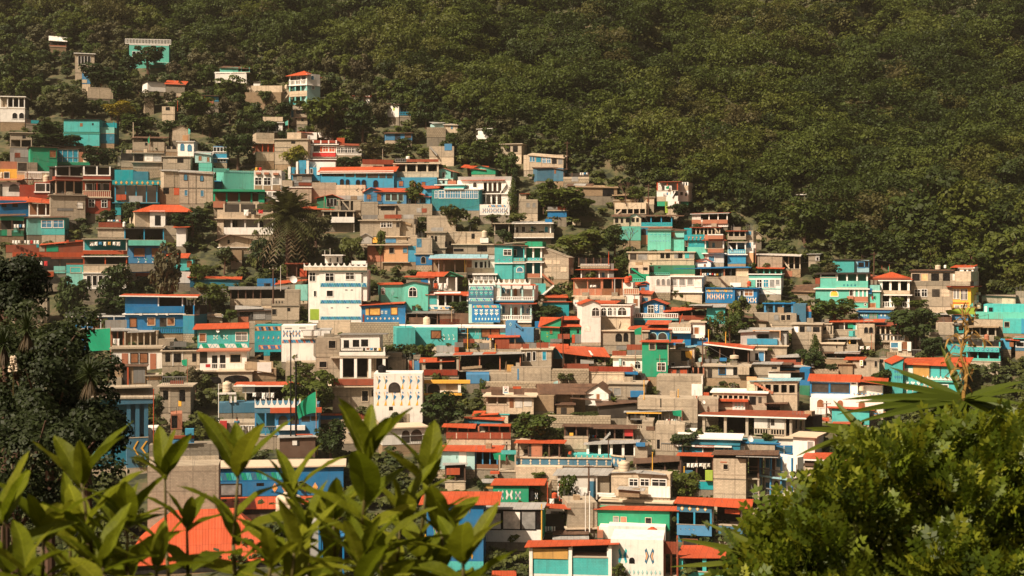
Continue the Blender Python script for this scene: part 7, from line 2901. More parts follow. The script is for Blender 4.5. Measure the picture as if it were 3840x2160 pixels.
flag 1590 1530 410 465 l 520 c=3|pale blue flag above the long brown rusted roof
flag 1748 1770 570 610 W 660 c=-1|tiny white flag in front of the long adobe house
r q N 620 650 610 635 x=1760,2080 off=-2 dep=1
H 695 1380 4 6 by=600|low brown roofed house behind the shop sign terrace
s 535 600 w
r r N 455 y=535 wc=W ov=.5
H 720 1290 -5 6 by=820|tan house with pale panels and a flat slab roof
o 600 700 A 3 C - E rec=1 x=720,985
s 690 820 E x=720,985
s 605 815 E x=985,1290
d 1000 620 1050 735 D
k 1065 615 1155 735 w
k 1175 605 1270 720 w
f 590 E .6
kr 780 520 940 585 N
kr 1050 510 1180 580 N
kr 1040 480 1140 510 O
sign 920 990 478 570 cross c=0|white framed billboard with a black crossed emblem on the flat slab roof
k 850 810 1000 825 T
H:hut 1300 1535 -10 5 by=790|brown adobe house with rounded corners
s 590 780 A
H:hut 1570 1780 0 4 by=815|small adobe oven hut with a wavy rusted roof
s 710 815 A
r q N 700 700 665 665 ov=.3
w 1620 735 1690 810 n
H:wall 1430 2220 -3 2 by=930|rough boulder wall under the adobe houses
s 840 930 X
H 2195 2640 -4 6 by=640|bare concrete garage with shuttered openings
s 440 640 C
w 2195 500 2240 580 gC
w 2260 500 2345 590 gC
f 438 C .3
H:hut 2080 2540 4 6 by=870|dark adobe hut under a low brown roof beside a banana plant
s 710 860 K
r q N 715 665 640 645 ov=.4
H:shed 450 910 -6 6 by=930|blue gabled shed under two bright orange tin roofs
s 880 930 u
M 3 470 890 650 915 b T o
r q O 860 890 845 862 x=450,910 ov=.3
r q O 830 815 775 768 x=560,850 off=3 ov=.2
H 240 1015 -4 6 by=1250|roof terrace house behind a long brick red tin fence
s 1110 1240 E
kr 235 1035 1015 1108 o th=.15
k 355 1040 368 1108 E th=.2
k 488 1040 498 1108 E th=.2
k 765 1040 775 1108 E th=.2
k 905 1040 915 1108 E th=.2
o 960 1040 k 7 q - C rec=4 off=.5
r q O 965 985 925 945 x=215,560 ov=.4
r q O 950 960 930 945 x=660,990 ov=.3
H:wall 1015 1250 -4 3 by=1240|pale block wall beside the brick red tin fence
s 1120 1240 E
H:kiosk 1100 1610 -6 6 by=1350|small wooden kiosk under a bright orange tin roof
s 1170 1330 K x=1235,1400
k 1265 1180 1395 1330 q
o 1165 1330 K 5 N - C rec=5
r q O 1160 1165 1120 1135 x=1085,1640 ov=.4
H:shack 1660 1950 -3 6 by=1240|open concrete stall with a yellow door
s 1095 1240 E
o 960 1095 K 3 N 1078 C rec=2.5
k 1725 1040 1770 1075 Y
r q N 960 965 945 945
H:shack 1930 2500 -3 6 by=1180|dark timber stall under a rusted roof with a leaning sheet
o 985 1110 k 6 N - C rec=4
st 2130 1120 2220 1020 M out=.4
r q N 985 990 935 960 x=1920,2500 ov=.5
s 1110 1180 E
k 2390 1000 2490 1080 r n=panel
line 1950 2050 1070 1110 4 c=-.4 cols=WKbr|few clothes on the dark timber stall
H 1930 2530 -4 6 by=1330|white arcaded terrace under a grey corrugated roof
o 1180 1310 K 5 W - C rec=4 pt=.4
r q M 1180 1160 1120 1115 ov=.5
s 1310 1330 W
pole 2195 1130 1330 N c=-1.5|thin dark pole before the white arcaded terrace
H:terrace 1075 2230 -3 6 by=1560|pierced turquoise block parapet along a wide roof terrace
s 1350 1430 S off=.0 dep=.3
M 10 1085 1360 2225 1400 E E o
M 10 1085 1395 2225 1430 E E o
k 1075 1335 2235 1352 E th=.15
k 1075 1430 2235 1445 E th=.15
s 1445 1570 E
H:terrace 2230 2390 -40 3 by=1460|angled end of the pierced turquoise parapet
s 1330 1450 S dep=.3
k 2230 1312 2390 1328 E th=.15
M 3 2240 1350 2380 1430 E E o
tank 2330 2438 1375 1500 E c=-1|cream tank with faded red lettering by the angled turquoise parapet
H:wall 1700 2240 -3 3 by=1340|low turquoise lattice wall behind the pierced parapet
s 1305 1345 T
M 8 1710 1310 2230 1340 E E o
tank 1710 1750 1260 1300 O c=-.5|terracotta planter tub on the turquoise lattice wall
H 60 580 -6 7 by=1480|pale turquoise house with streaked white columns under a worn orange roof
s 1265 1480 l
k 390 1270 480 1470 W
k 300 1280 390 1470 l
M 1 340 1270 390 1400 G g o
r q O 1250 1270 1185 1195 x=40,870 ov=.5
H 580 860 -6 6 by=1480|dark veranda with slim blue columns and a red rail
o 1275 1470 k 4 b 1420 D rec=3 pt=.2
upole 965 1150 1390 c=-2 tr=1|utility pole with a white transformer can beside a green cloth
flag 960 800 1270 1380 G 1400 c=-1.5 dr=.2|green shade cloth slung beside the utility pole
flag 1070 975 1290 1395 G 1400 c=-1.5 dr=.1|second green shade cloth hung right of the transformer
H:shed 870 1080 -3 5 by=1560|dark room with a turquoise band and orange flowers in front
o 1310 1500 c 2 C - C rec=3
k 900 1250 1080 1300 T
k 770 1500 880 1530 O th=.8 n=planter
'''
DATA += r'''
T 2350 1350
H 360 920 -3 6 by=460|tall plain concrete block wall house with rebar shadows and a white framed hole
s 195 445 C
bare 9 380 800 120 195
k 785 290 915 450 W th=.3
w 828 335 890 420 n
k 830 365 888 420 O
k 905 190 918 290 W
kr 920 390 995 445 O
H 130 855 -3 6 by=760|long concrete block house with raw joints and an orange post
s 465 600 C
s 600 760 C x=420,855
k 405 465 418 570 k
pole 210 245 455 Y c=0|orange yellow post on the long concrete block house
pole 622 355 470 Y c=2|orange post, right of the blue tarpaulin heap
pole 845 435 485 O c=1|short orange stub on the block house corner
H:shed 30 480 0 5 by=490|dark brown tin roof with a heap of blue tarpaulin on it
s 450 490 K
r q N 450 445 400 405
k 45 370 205 440 B th=1.2
H 855 1105 -3 6 by=740|grey block wall with a rebar column cage and a dish
s 470 740 C
bare 6 860 905 470 740
dish 930 505 26 c=-1|rusty white dish by the rebar column cage
H 1030 1690 -3 7 by=640|concrete house under a white flat roof with a strip of slim openings
s 400 430 E
o 430 470 k 8 E - C rec=2 x=1030,1480
w 1480 440 1560 540 k
w 1590 445 1630 520 n
s 470 640 C
s 430 475 C x=1480,1690
f 385 W .3
kr 1095 470 1470 495 O th=1.2
k 1095 520 1280 600 E th=.4
k 1280 490 1432 600 W th=.5
off -.55
M 3 1300 510 1415 590 l l p
off 0
H:shed 0 640 0 7 by=780|workshop under a pale grey tin roof with an orange gutter
o 640 780 K 4 C - C rec=5
r q M 630 605 575 585 ov=.5
k 0 630 420 640 Y th=1
k 45 665 170 720 m th=.4
line 470 690 715 760 7 c=-.5 cols=WrWlW|washing beside the pale grey workshop roof
flag 668 550 605 690 G 760 c=-1 dr=.1|green flag at the end of the pale grey workshop roof
H 90 345 -3 6 by=960|small concrete yard room with pierced blocks and a round corner
s 850 960 C
s 740 850 C x=185,320
kr 235 800 335 850 N
M 4 90 790 190 830 K K o
H 345 700 -3 6 by=1100|plastered concrete house with a small dark door and a climbing vine
s 780 1100 C
w 365 960 400 1070 k
b 415 1000 590 1090 m pt=.05 n=gate
bare 5 350 700 620 780
H 915 2000 -10 9 by=930|large open concrete house under a wide ribbed terracotta tile roof
o 690 920 k 5 C - C rec=6 pt=.45
k 1540 700 1910 840 w th=-.0
w 1740 715 1785 790 n
b 1540 825 1910 905 C
o 690 920 k 2 C - C rec=4 x=1905,2000
r q o 660 700 590 635 x=915,2130 ov=.6 ed=W
H 2000 2140 -30 6 by=930|open side bay at the right end of the ribbed terracotta roof
o 690 920 K 3 C 840 C rec=3 pt=.4
H 1745 2010 -4 6 by=1000|white plastered base below the open concrete house, partly hidden by a blue terrace
f 930 E .4
s 935 1200 W
H 2010 2270 -14 6 by=1230|white house corner with one grey window under a concrete ledge
s 925 1200 W
f 915 E .5
w 2185 985 2252 1080 gW
H 625 1370 -4 7 by=1160|teal house with a plant filled roof, white ledges and a dark doorway
s 960 1025 u
s 1040 1150 u
s 880 960 u x=640,780
f 880 W .3 x=640,790
f 942 W .4 x=750,1365
f 1030 W .5 x=625,1230
w 925 1060 1055 1118 nW
w 1178 1060 1222 1085 gW
k 825 1030 1060 1050 O th=.5 n=awning
dish 1495 950 42 c=-1|white dish on the blue roof terrace
H:terrace 1225 1790 -6 7 by=1130|bright blue roof terrace with a white box and thin railings
s 1010 1110 u
s 1025 1110 C off=-.3 dep=.4
k 1255 1035 1430 1090 W th=1
k 1225 1020 1260 1080 B th=.6
k 1225 992 1860 1006 B th=.3
b 1435 1025 1765 1120 w pt=.05 n=railing
H:terrace 1790 2005 14 5 by=1145|blue framed lattice end of the bright blue roof terrace
s 1035 1140 B dep=.4
k 1810 1050 1985 1115 S
k 1895 1040 1905 1130 W
H 1045 1440 -3 7 by=1850|tall pale block house with one small square window under a brown roof
s 1190 1850 E
s 1170 1190 k
w 1168 1258 1222 1320 kE
k 1130 1225 1210 1240 q
k 1045 1430 1440 1442 c
r q N 1140 1145 1085 1095 x=1055,1800 ov=.4
r q M 1160 1175 1120 1130 x=1350,1800 off=-.4
H 1440 1600 -6 6 by=1830|open dark gallery bay with poles between the tall block house and white blue wing
o 1180 1430 K 2 N - C rec=4
k 1440 1285 1600 1295 N
k 1440 1330 1600 1340 N
o 1450 1640 E 2 C - C rec=2
o 1650 1800 K 2 C - C rec=2
st 1500 1480 1560 1680 m out=.2
b 1445 1595 1580 1680 m pt=.04 n=railing
H 1600 2000 -38 2.6 by=1840|white wing edged in blue with stacked balconies seen at an angle
o 1160 1410 W 4 b - E rec=1.2
o 1430 1640 W 4 b - E rec=1.2
off 1.15
w 1680 1190 1720 1300 b
d 1740 1190 1790 1390 D
w 1810 1190 1850 1290 b
w 1680 1480 1720 1590 b
a 1780 1460 1840 1620 k
a 1880 1440 1920 1600 b
off 0
b 1600 1330 2000 1405 m pt=.04 n=railing
b 1600 1560 2000 1640 m pt=.04 n=railing
k 1600 1410 2000 1430 L th=.3
k 1600 1645 2000 1660 E th=.3
H:shed 640 1050 -3 6 by=1560|dark shed hung with washing under a small red roof left of the tall block house
o 1165 1450 k 3 N - C rec=5
s 1450 1560 t
r q O 1150 1165 1115 1118 ov=.5
k 710 1330 800 1420 S th=.6
k 950 1330 1040 1449 V th=.6
pole 695 1290 1400 Y c=-.6|short yellow post below the small red shed roof
line 720 1020 1250 1320 6 c=-.4 cols=WWWWww|white shirts drying under the small red shed roof
H:shed 115 640 0 7 by=1330|brown corrugated roof building with an orange yellow post in front
o 1255 1330 k 4 N - C rec=4
r q N 1250 1215 1140 1155 ov=.5
pole 312 1115 1330 Y c=-1.5|orange yellow post before the brown corrugated roof
H 100 250 -4 5 by=1200|concrete room with a hanging blue tarp beside the arcaded terrace
s 1040 1200 C
k 115 995 225 1040 B th=.5
k 250 1050 305 1140 K
H 2150 2576 -6 7 by=1460|pale block house with stacked firewood under an orange red roof at right
s 1285 1480 E
o 1205 1285 k 3 C - C rec=4
k 2150 1200 2290 1280 N th=.2 n=firewood
r q O 1195 1215 1115 1120 x=2140,2640 ov=.5 ed=W
w 2330 1560 2420 1640 kW
H:shed 1960 2150 0 6 by=1290|grey patched tin roof between the white corner and the firewood house
s 1240 1400 C
r q M 1245 1240 1195 1190
k 2040 1210 2090 1225 O th=.4
H:shed 2150 2330 0 5 by=790|low shack under small red and grey roofs near the spiky leaves
s 720 790 K
r q M 690 695 660 662 x=2150,2250
r q O 720 735 700 705 x=2180,2420
T 1600 1710
H 800 1230 -5 6 by=570|green box house painted with three butterflies under a wide orange roof
s 350 560 G
M 1 855 410 935 530 w S x
M 1 945 408 1050 530 w W x
M 1 1060 420 1145 530 w S x
r q O 350 350 270 275 x=800,1400 ov=.35
H:terrace 1230 1370 -5 5 by=570|dark recessed porch of the green box house with one motif
s 370 560 g off=1.5
w 1235 400 1295 550 k
M 1 1305 440 1345 525 w S x
s 350 560 A x=1370,1480 off=1.5
k 1455 310 1465 600 O th=.2
k 1600 310 1612 540 O th=.2
k 1630 320 1645 550 O th=.2
tank 1510 1580 440 510 O c=0|orange plastic drum beside the green box house porch
line 1465 1550 515 605 1 c=-.8 cols=W|one white cloth on a rail by the green box house
H 690 1390 -6 7 by=1040|white house with a wide curtained window band under a grey corrugated roof
s 885 1040 W
s 650 885 k
r q M 640 640 560 560 ov=.3
w 720 690 895 880 wk
w 925 668 1135 880 wk
w 1140 665 1310 880 gk
w 1318 660 1365 880 k
k 1382 580 1395 1030 Y th=.2
s 640 1000 G x=1370,1400 off=.5
H:shed 1440 1730 0 4 by=900|dark washing yard under a tilted orange awning
s 700 900 K off=2
r q O 620 640 570 590 ov=.1 dep=3.5
line 1400 1560 850 930 6 c=-.3 cols=wWWlWW|white washing in the yard under the tilted orange awning
H 1700 2060 8 6 by=880|curved plastered concrete wall with a dark slit at its foot
s 565 870 C
f 865 E .3
pole 1918 460 990 W c=-.5 r=.07|thin white mast, left of two by the curved concrete wall
pole 1968 430 1000 W c=-.5 r=.09|thin white mast, right of two by the curved concrete wall
H 1580 2060 -6 7 by=540|white and grey shed with a teal doorway under a broad grey roof
s 235 520 w
s 235 380 m x=1580,1700 off=.1
k 1580 380 1940 520 W
d 1965 305 2040 500 S
s 235 530 c x=2060,2205 off=.5
r q M 232 232 140 150 x=1545,2195 ov=.3
upole 1958 90 460 c=-1|thin dark mast in front of the broad grey roof
H 1250 2220 -4 7 by=1470|house with turquoise block walls, an orange shutter and a wide orange tile roof
s 1215 1430 T
s 1430 1500 W
k 1240 1110 1280 1450 W th=.2
k 1715 1100 1755 1450 W th=.2
k 2195 1075 2235 1449 W th=.2
o 1105 1215 k 2 W - W rec=3 x=1740,2200
k 1285 1120 1705 1240 y th=.1 n=shutter
s 1100 1220 N x=1250,1720 off=.1
r q O 1098 1062 1030 1005 ov=.6 x=1240,2270
H:shed 1550 1930 0 5 by=1040|low grey and brown tin roof before the masts
s 1000 1040 K
r q M 1005 1000 940 940
r q N 945 940 895 890 off=2
H 2060 2130 0 5 by=1000|small brick stub wall beside the masts
s 905 990 q
H:mural_house 0 685 -4 7 by=1290|big blue mural house with patterned diamonds under a bright orange roof
s 585 1270 B
s 1270 1600 T
M 2 70 820 280 1040 P G x
M 1 290 880 400 1050 W G o
M 2 370 610 450 700 Y Y o
M 2 460 610 540 700 m m o
M 2 120 640 200 720 G T o
M 2 480 1160 570 1250 Y Y o
M 2 340 1160 410 1250 l T o
M 1 -60 940 30 1060 Y S o
M 1 -30 1060 30 1100 G W o
r q O 580 590 425 430 ov=.4 x=280,850
r q O 585 580 430 428 ov=.4 x=-60,285
H:shed 820 1050 0 4 by=1500|small orange tin roof at the bottom edge beside the turquoise block house
s 1450 1500 K
r q O 1440 1455 1405 1410
H:shed 690 800 0 4 by=420|small grey roof with an orange panel beside the green box house
s 325 395 y
r q M 320 325 275 280 x=690,1060
H:wall 1075 1640 -3 3 by=290|tan wall below the pierced turquoise parapet
s 130 290 E
H:shed 220 470 0 4 by=300|stall with a red cloth front under a grey tin roof
o 130 300 K 3 N - C rec=3
r q M 110 95 80 80
k 240 145 400 225 O th=.2
T 2200 1710
H 295 1010 -8 7 by=640|pale block house with three black double windows under folded grey tin roofs
s 210 500 E
w 518 280 615 358 kWx
w 652 280 750 358 kWx
w 792 285 955 362 kWx
k 745 365 1010 500 W
k 305 250 485 350 E
r q M 200 190 180 170 x=255,640 ov=.3
r q M 200 225 170 195 x=630,930 off=-.2
tank 395 508 55 195 E c=1|tall cream tank on the folded grey tin roofs
sw 1 280 350 dW
H:terrace 170 1020 -8 5 by=640 dd=-1.5|flat concrete terrace stacked with weathered timber under a tin cover
s 560 640 C
f 545 E .3
k 400 385 650 480 A th=1.2 n=timber_stack
r q M 395 420 360 385 x=400,665 y=385 off=-1.2 dep=2
k 130 445 340 465 W th=.3 n=pipe
k 150 470 355 488 W th=.3 n=pipe
H 125 1000 -8 7 by=910|long bright green house with three small windows under a red tin roof
s 655 890 G
w 325 732 385 805 gE
w 415 738 478 808 qE
w 712 748 778 822 kE
r q O 640 660 598 625 x=115,1085 ov=.4
sw 1 720 830 kE
H 1090 1510 -6 7 by=985|blue grey house with painted flower medallions and two dark open bays
s 580 680 S
o 680 825 k 3 Z - S rec=4
s 825 960 S
M 4 1105 605 1480 665 Y W o
M 4 1110 855 1320 915 P W o
k 1090 830 1510 960 b
s 960 1100 u off=.8
w 1170 1010 1330 1090 nD
r q O 565 635 490 555 x=1090,1960 ov=.4
H 1510 1880 -14 6 by=985|open porch with a white rail at the right of the flower medallion house
o 640 830 k 2 W - W rec=3
s 835 970 S
M 2 1525 875 1720 930 P W o
kr 1680 640 1860 690 O th=.6
H:wall 260 950 -3 3 by=1010|stained white parapet behind a red tank
s 850 1010 W
s 855 1000 W x=150,260 off=.5
tank 732 855 858 1008 O c=-1|big terracotta red ribbed tank on the butterfly wall
k 570 930 690 1000 A th=.8 n=crate
H 290 925 -3 7 by=1480|white wall painted with two large blue butterflies beside a round window
s 1010 1700 W
M 1 370 1110 500 1300 T B x
M 1 690 1112 825 1305 S P x
M 8 490 1370 910 1440 l l o
a 512 1225 580 1298 k
H:shed 930 1110 -3 5 by=1440|dark stall under a faded red awning beside the butterfly wall
o 1190 1440 K 3 q - C rec=4
kr 930 1035 1095 1180 o th=.2
k 1085 960 1105 1449 o th=.2
H 1115 1730 -5 7 by=1460|open house with turquoise columns under a rippled orange red roof
o 1235 1390 k 3 T - C rec=4 pt=.5
s 1390 1600 T
r q O 1225 1230 1075 1078 x=1110,1840 ov=.3
T 800 1250
H 60 470 -3 7 by=600|concrete ground floor with two wide flat arches left of the mast
s 455 600 C
a -60 520 95 600 k
a 125 505 435 595 k
f 450 E .3
H:hut 470 760 0 6 by=560|patched hut of mud and cloth below the brown stair
s 430 560 A
k 530 350 700 470 W th=.3
r q A 430 480 300 340 x=400,700
H 870 1240 -3 5 by=520|low concrete wall room below the multicoloured triangle band wall
s 350 520 C
H 1440 1930 -4 6 by=960|concrete house with dark windows under a red tin balcony strip
s 640 960 C
w 1795 695 1868 818 kE
w 1912 690 1930 760 k
bx 1440 550 1935 622 o out=1
f 632 E 1
H 1935 2525 -3 7 by=1090|white wall painted with rows of birds and one curved window
s 485 1080 W
a 2125 600 2248 702 nK
M 2 1950 510 2120 670 S Y v
M 3 2240 510 2510 670 b Y v
M 6 1940 700 2510 870 B Y v
w 2120 885 2168 930 k
k 2245 970 2370 1090 C
k 2275 985 2335 1090 A
sw 1 590 700 n
tank 1988 2085 380 470 k c=2|black tank behind the bird painted wall
H 380 1250 -3 6 by=850|open rooftop store hung with washing under an orange roof with a white strip
o 640 830 k 4 E - C rec=5
k 350 640 500 720 w th=-.1
r q O 630 630 585 580 x=280,1260 ov=.5 ed=W
r q W 628 628 590 588 x=300,480 off=-.06
line 470 740 715 800 5 c=-.3 cols=WKWMW|clothes hung on the rooftop store under the orange roof
k 1230 580 1245 700 o th=.2
H:terrace 60 520 -3 6 by=975 dd=.5|slate blue parapet wall below a beige tank stand
s 840 960 S
tank 110 225 575 718 E c=1|beige tank on a white concrete stand at left
k 190 720 225 835 W th=.3
k 250 720 280 830 W th=.3
k 55 715 275 735 W th=.5
pole 65 615 1240 W c=-1.5|slender white post by the red towel
H 500 1270 -4 7 by=1290|blue house with arched windows under a white scalloped crest
s 860 960 S
s 965 1230 b x=760,1270
o 965 1230 u 3 b - C rec=2 x=500,760
c 500 790 1250 895 W 11
k 690 895 1310 955 O th=.7 n=awning
a 785 990 900 1120 nB
a 928 985 1035 1100 nB
w 1065 1000 1165 1065 n
w 1180 1000 1260 1055 n
bx 765 1110 1110 1165 W out=.6 n=balcony
b 520 1120 760 1180 m pt=.05 n=railing
flag 1242 995 700 960 G 1450 c=-4 dr=.75 sh=.45|big limp green flag on a pole before the scalloped blue house
pole 1258 1300 1449 Y c=-4|yellow foot post of the limp green flag
pole 935 0 1300 k c=-5 r=.13|tall black lattice mast left of the limp green flag
pole 998 340 1360 k c=-5 r=.2|thick black mast beside the lattice mast
H:terrace 60 520 -3 6 by=1270|lower terrace with washing, a red towel and white stair posts
s 1080 1260 C
k 80 1055 165 1170 r th=.6 n=towel
b 320 1110 500 1290 W n=balustrade
person 285 1015 1225 S S c=-1|person in dark clothing standing on the lower washing terrace
H 2040 2576 14 6 by=1360|white arcade house with wide arches under a pale curved roof
s 1150 1340 W
a 2275 1170 2370 1320 n
a 2385 1160 2520 1300 n
b 2270 1230 2576 1330 m pt=.04 n=railing
f 1130 E .4
H:shed 800 1230 -3 6 by=1480|brown brick shed with a pale door hanging and a small black window
s 1260 1500 N
k 955 1290 1010 1350 W
w 1005 1290 1040 1358 k
r q M 1260 1245 1235 1225
k 1000 1215 1200 1225 O th=.4
H:shed 1770 1940 0 5 by=1060|red tin fence below the bird painted wall shrubs
kr 1740 965 1945 1050 o
s 1000 1060 K
H:shed 1280 1560 0 5|small red roof corner beyond the big roadside tree
s 990 1040 B
r q O 985 985 965 965
H:hut 1560 2000 4 5 by=1330|tumbled pale block ruin with a slanting grey sheet
s 1080 1330 E
r q M 1200 1160 1150 1130 x=1650,1800 off=-.5
T 0 1300
H:tower_house 1930 2300 -8 6 by=820|narrow raw concrete tower with a rounded dark window and iron balcony
s 480 800 c
w 1970 530 2030 640 k
w 2165 520 2235 660 k
k 2035 500 2060 800 C
f 470 C .5
b 1960 360 2260 460 m pt=.06 n=railing
k 2050 410 2220 450 o th=-.3
flag 2262 2190 150 240 G 420 c=-.5 dr=.15|green flag on the narrow raw concrete tower
w 2155 650 2190 720 Y
H 2060 2200 0 5 by=1010|brown doorway room under the narrow raw concrete tower
s 810 1000 q
w 2070 830 2140 980 k
H:shed 1300 1760 -3 6 by=500|rough shed of boards and tin with an orange post before the white door house
s 250 490 A
k 1480 250 1540 480 k
kr 1610 240 1750 440 m
k 1535 240 1555 490 O th=.3
r q N 235 235 205 210
k 1320 370 1470 490 C th=.4
H 1770 1950 0 5 by=470|cream low vaulted room beside the orange post shed
s 345 400 P
f 340 C .3
tank 1185 1285 185 300 k c=0|black tank in the trees at left
H:pavilion 1530 1790 4 4 by=1440|blue corner pavilion with yellow chevrons on its panels and a flat concrete roof
o 640 1090 S 3 S - S rec=3.5 pt=.6 x=1530,1790
s 1090 1340 S
s 1340 1460 S
s 1460 1900 C
off -.05
M 1 1600 1140 1680 1310 Y Y <
M 1 1690 1140 1790 1310 Y Y <
off 1.2
k 1545 700 1700 1090 S
M 1 1560 810 1640 970 Y Y <
off 0
f 490 C .0 x=1040,1840
bx 1420 615 1845 690 S out=.3 n=cornice
r q C 615 610 490 490 x=1060,1840 ov=.4 th=.25
bare 6 1350 1840 350 490
pole 1855 515 1320 O c=-1|tall orange pole right of the blue corner pavilion
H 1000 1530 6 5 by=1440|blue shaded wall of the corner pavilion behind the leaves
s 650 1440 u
H:wall 1800 2640 -4 4 by=1460|long concrete wall beneath a blue tiled terrace
s 1180 1320 c
s 1320 1900 E
k 2000 1110 2345 1165 b th=.4
kr 2060 1070 2345 1105 o th=.5
k 2240 985 2345 1060 Z th=1 n=crate
H:shed 1690 1920 0 4 by=1180|white boarded fence panel behind the orange pole
s 980 1170 W
w 1840 1010 1870 1030 k
T 0 1710
H 1780 2640 -4 6 by=900|large plain block wall behind the broad leaves
s 120 900 C
H:shed 1560 3350 0 16 by=1300|great orange tin roof in the lower left, half hidden by leaves
s 1270 1400 k
r h O 640 y=1265 ov=.3 ins=.28
T 800 1710
H 20 1570 -3 7 by=480|long blue house with zigzag frieze and painted flowers under rubble
s 130 480 B
Z 50 190 900 300 B T S 14 cc=G
M 5 680 320 1290 440 P Y o
w 90 345 330 470 gK
w 520 325 610 360 k
f 120 E .4
H:shed 0 1290 0 8 by=700|red tin roof beside a large beige tank, half hidden by leaves
s 640 700 k
r q O 640 630 470 430 ov=.3
tank 750 1070 440 740 E c=-1.5|largest beige tank, its conical top rising among the leaves
H 1030 1300 -4 6 by=1500|grey ribbed metal wall edged by a blue post
s 830 1500 M
k 1270 450 1302 1449 B th=.3
H 1300 1580 -3 6 by=1500|dark garage below a shelf of terracotta pots
o 1040 1500 k 2 B - C rec=5
s 970 1040 B
tank 1302 1358 900 965 O c=0|terracotta pot, left one on the blue shelf
tank 1388 1450 850 965 O c=0|terracotta pot, taller one on the blue shelf
'''  # white shed: roof shade and darker side put into its wall colours
# ---------------------------------------------------------------- vegetation
LEAF = dict(
 b=leafmat('leaf_green', [(.046,.070,.010), (.065,.092,.013), (.088,.108,.016), (.058,.078,.013)], .35),
 d=leafmat('leaf_dark', [(.024,.040,.008), (.034,.054,.010), (.046,.064,.012)], .28),
 y=leafmat('leaf_yellow', [(.20,.17,.012), (.16,.16,.014), (.24,.18,.012)], .3),
 s=leafmat('leaf_shrub', [(.035,.050,.012), (.06,.072,.016), (.085,.095,.018), (.05,.06,.018)], .3),
 o=leafmat('leaf_olive', [(.060,.062,.020), (.085,.078,.030), (.075,.060,.030)], .25),
 v=leafmat('leaf_forest', [(.030,.044,.008), (.044,.064,.010), (.060,.082,.012), (.078,.100,.014), (.098,.110,.016), (.088,.074,.026)], .40))
BARK = paint('N', 'trim')
def clump_quads(rng, centers, radii, n, size, up=.35, squash=.8):
    """leaf-cluster quads scattered over the outer skin of several lobes"""
    C = np.asarray(centers); Rr = np.asarray(radii); k = len(C)
    w = Rr ** 2; idx = rng.choice(k, n, p=w / w.sum())
    d = rng.normal(size=(n, 3)); d /= np.linalg.norm(d, axis=1)[:, None]
    d[:, 2] = np.abs(d[:, 2]) * np.where(rng.random(n) < .78, 1, -1)
    rr = Rr[idx] * rng.uniform(.72, 1.06, n)
    P = C[idx] + d * rr[:, None] * np.array([1, 1, squash])
    nrm = d + rng.normal(size=(n, 3)) * .38; nrm[:, 1] -= .25; nrm[:, 2] += up; nrm /= np.linalg.norm(nrm, axis=1)[:, None]
    a = np.cross(nrm, rng.normal(size=(n, 3))); a /= np.linalg.norm(a, axis=1)[:, None]; b = np.cross(nrm, a)
    s = size * rng.uniform(.55, 1.3, n)[:, None]
    V = np.stack([P - a * s * .6, P - b * s * .38 + nrm * s * .08, P + a * s * .6, P + b * s * .38 - nrm * s * .1], 1).reshape(-1, 3)
    leaf = np.clip(rng.normal(.5, .22, n), 0, 1)
    return V, leaf
def quad_mesh(name, V, mat, leaf=None, tint=None):
    n = len(V) // 4; me = bpy.data.meshes.new(name)
    me.vertices.add(len(V)); me.vertices.foreach_set('co', np.ascontiguousarray(V, dtype=np.float32).ravel())
    me.loops.add(len(V)); me.loops.foreach_set('vertex_index', np.arange(len(V), dtype=np.int32))
    me.polygons.add(n); me.polygons.foreach_set('loop_start', np.arange(0, len(V), 4, dtype=np.int32))
    try: me.polygons.foreach_set('loop_total', np.full(n, 4, dtype=np.int32))
    except Exception: pass
    for nm, arr in (('leaf', leaf), ('tint', tint)):
        if arr is not None:
            at_ = me.attributes.new(nm, 'FLOAT', 'FACE'); at_.data.foreach_set('value', np.asarray(arr, dtype=np.float32))
    me.materials.append(mat); me.update(); me.validate(); return me
def lobes(rng, k, rx, zc, rz, r0, r1, core=True):
    c = []; r = []
    for i in range(k):
        a = rng.uniform(0, 2 * math.pi); q = rx * math.sqrt(rng.uniform(.12, 1)); z = zc + rz * rng.uniform(-1, 1) * math.sqrt(max(0, 1 - (q / rx) ** 2 * .8))
        c.append((q * math.cos(a), q * math.sin(a), z)); r.append(rng.uniform(r0, r1))
    if core: c.append((0, 0, zc)); r.append(rx * .62)
    return c, r
def trunk_mesh(rng, h0, h1, r, limbs):
    m = MB(); bend = Vector((rng.uniform(-.05, .05), rng.uniform(-.05, .05), 0)); p = Vector((0, 0, -.5)); q = Vector((0, 0, h0)) + bend; top = Vector((0, 0, h1)) + bend * 2
    m.tube(p, q, r * 1.3, r * .9, BARK, 7); m.tube(q, top, r * .9, r * .35, BARK, 6)
    for i in range(limbs):
        a = 2 * math.pi * i / limbs + rng.uniform(-.4, .4); s = q.lerp(top, rng.uniform(0, .7)); e = s + Vector((math.cos(a) * .28, math.sin(a) * .28, rng.uniform(.12, .3)))
        m.tube(s, e, r * .5, r * .15, BARK, 5)
    o = m.build('trunk'); me = o.data; bpy.data.objects.remove(o); return me
VAR = {}
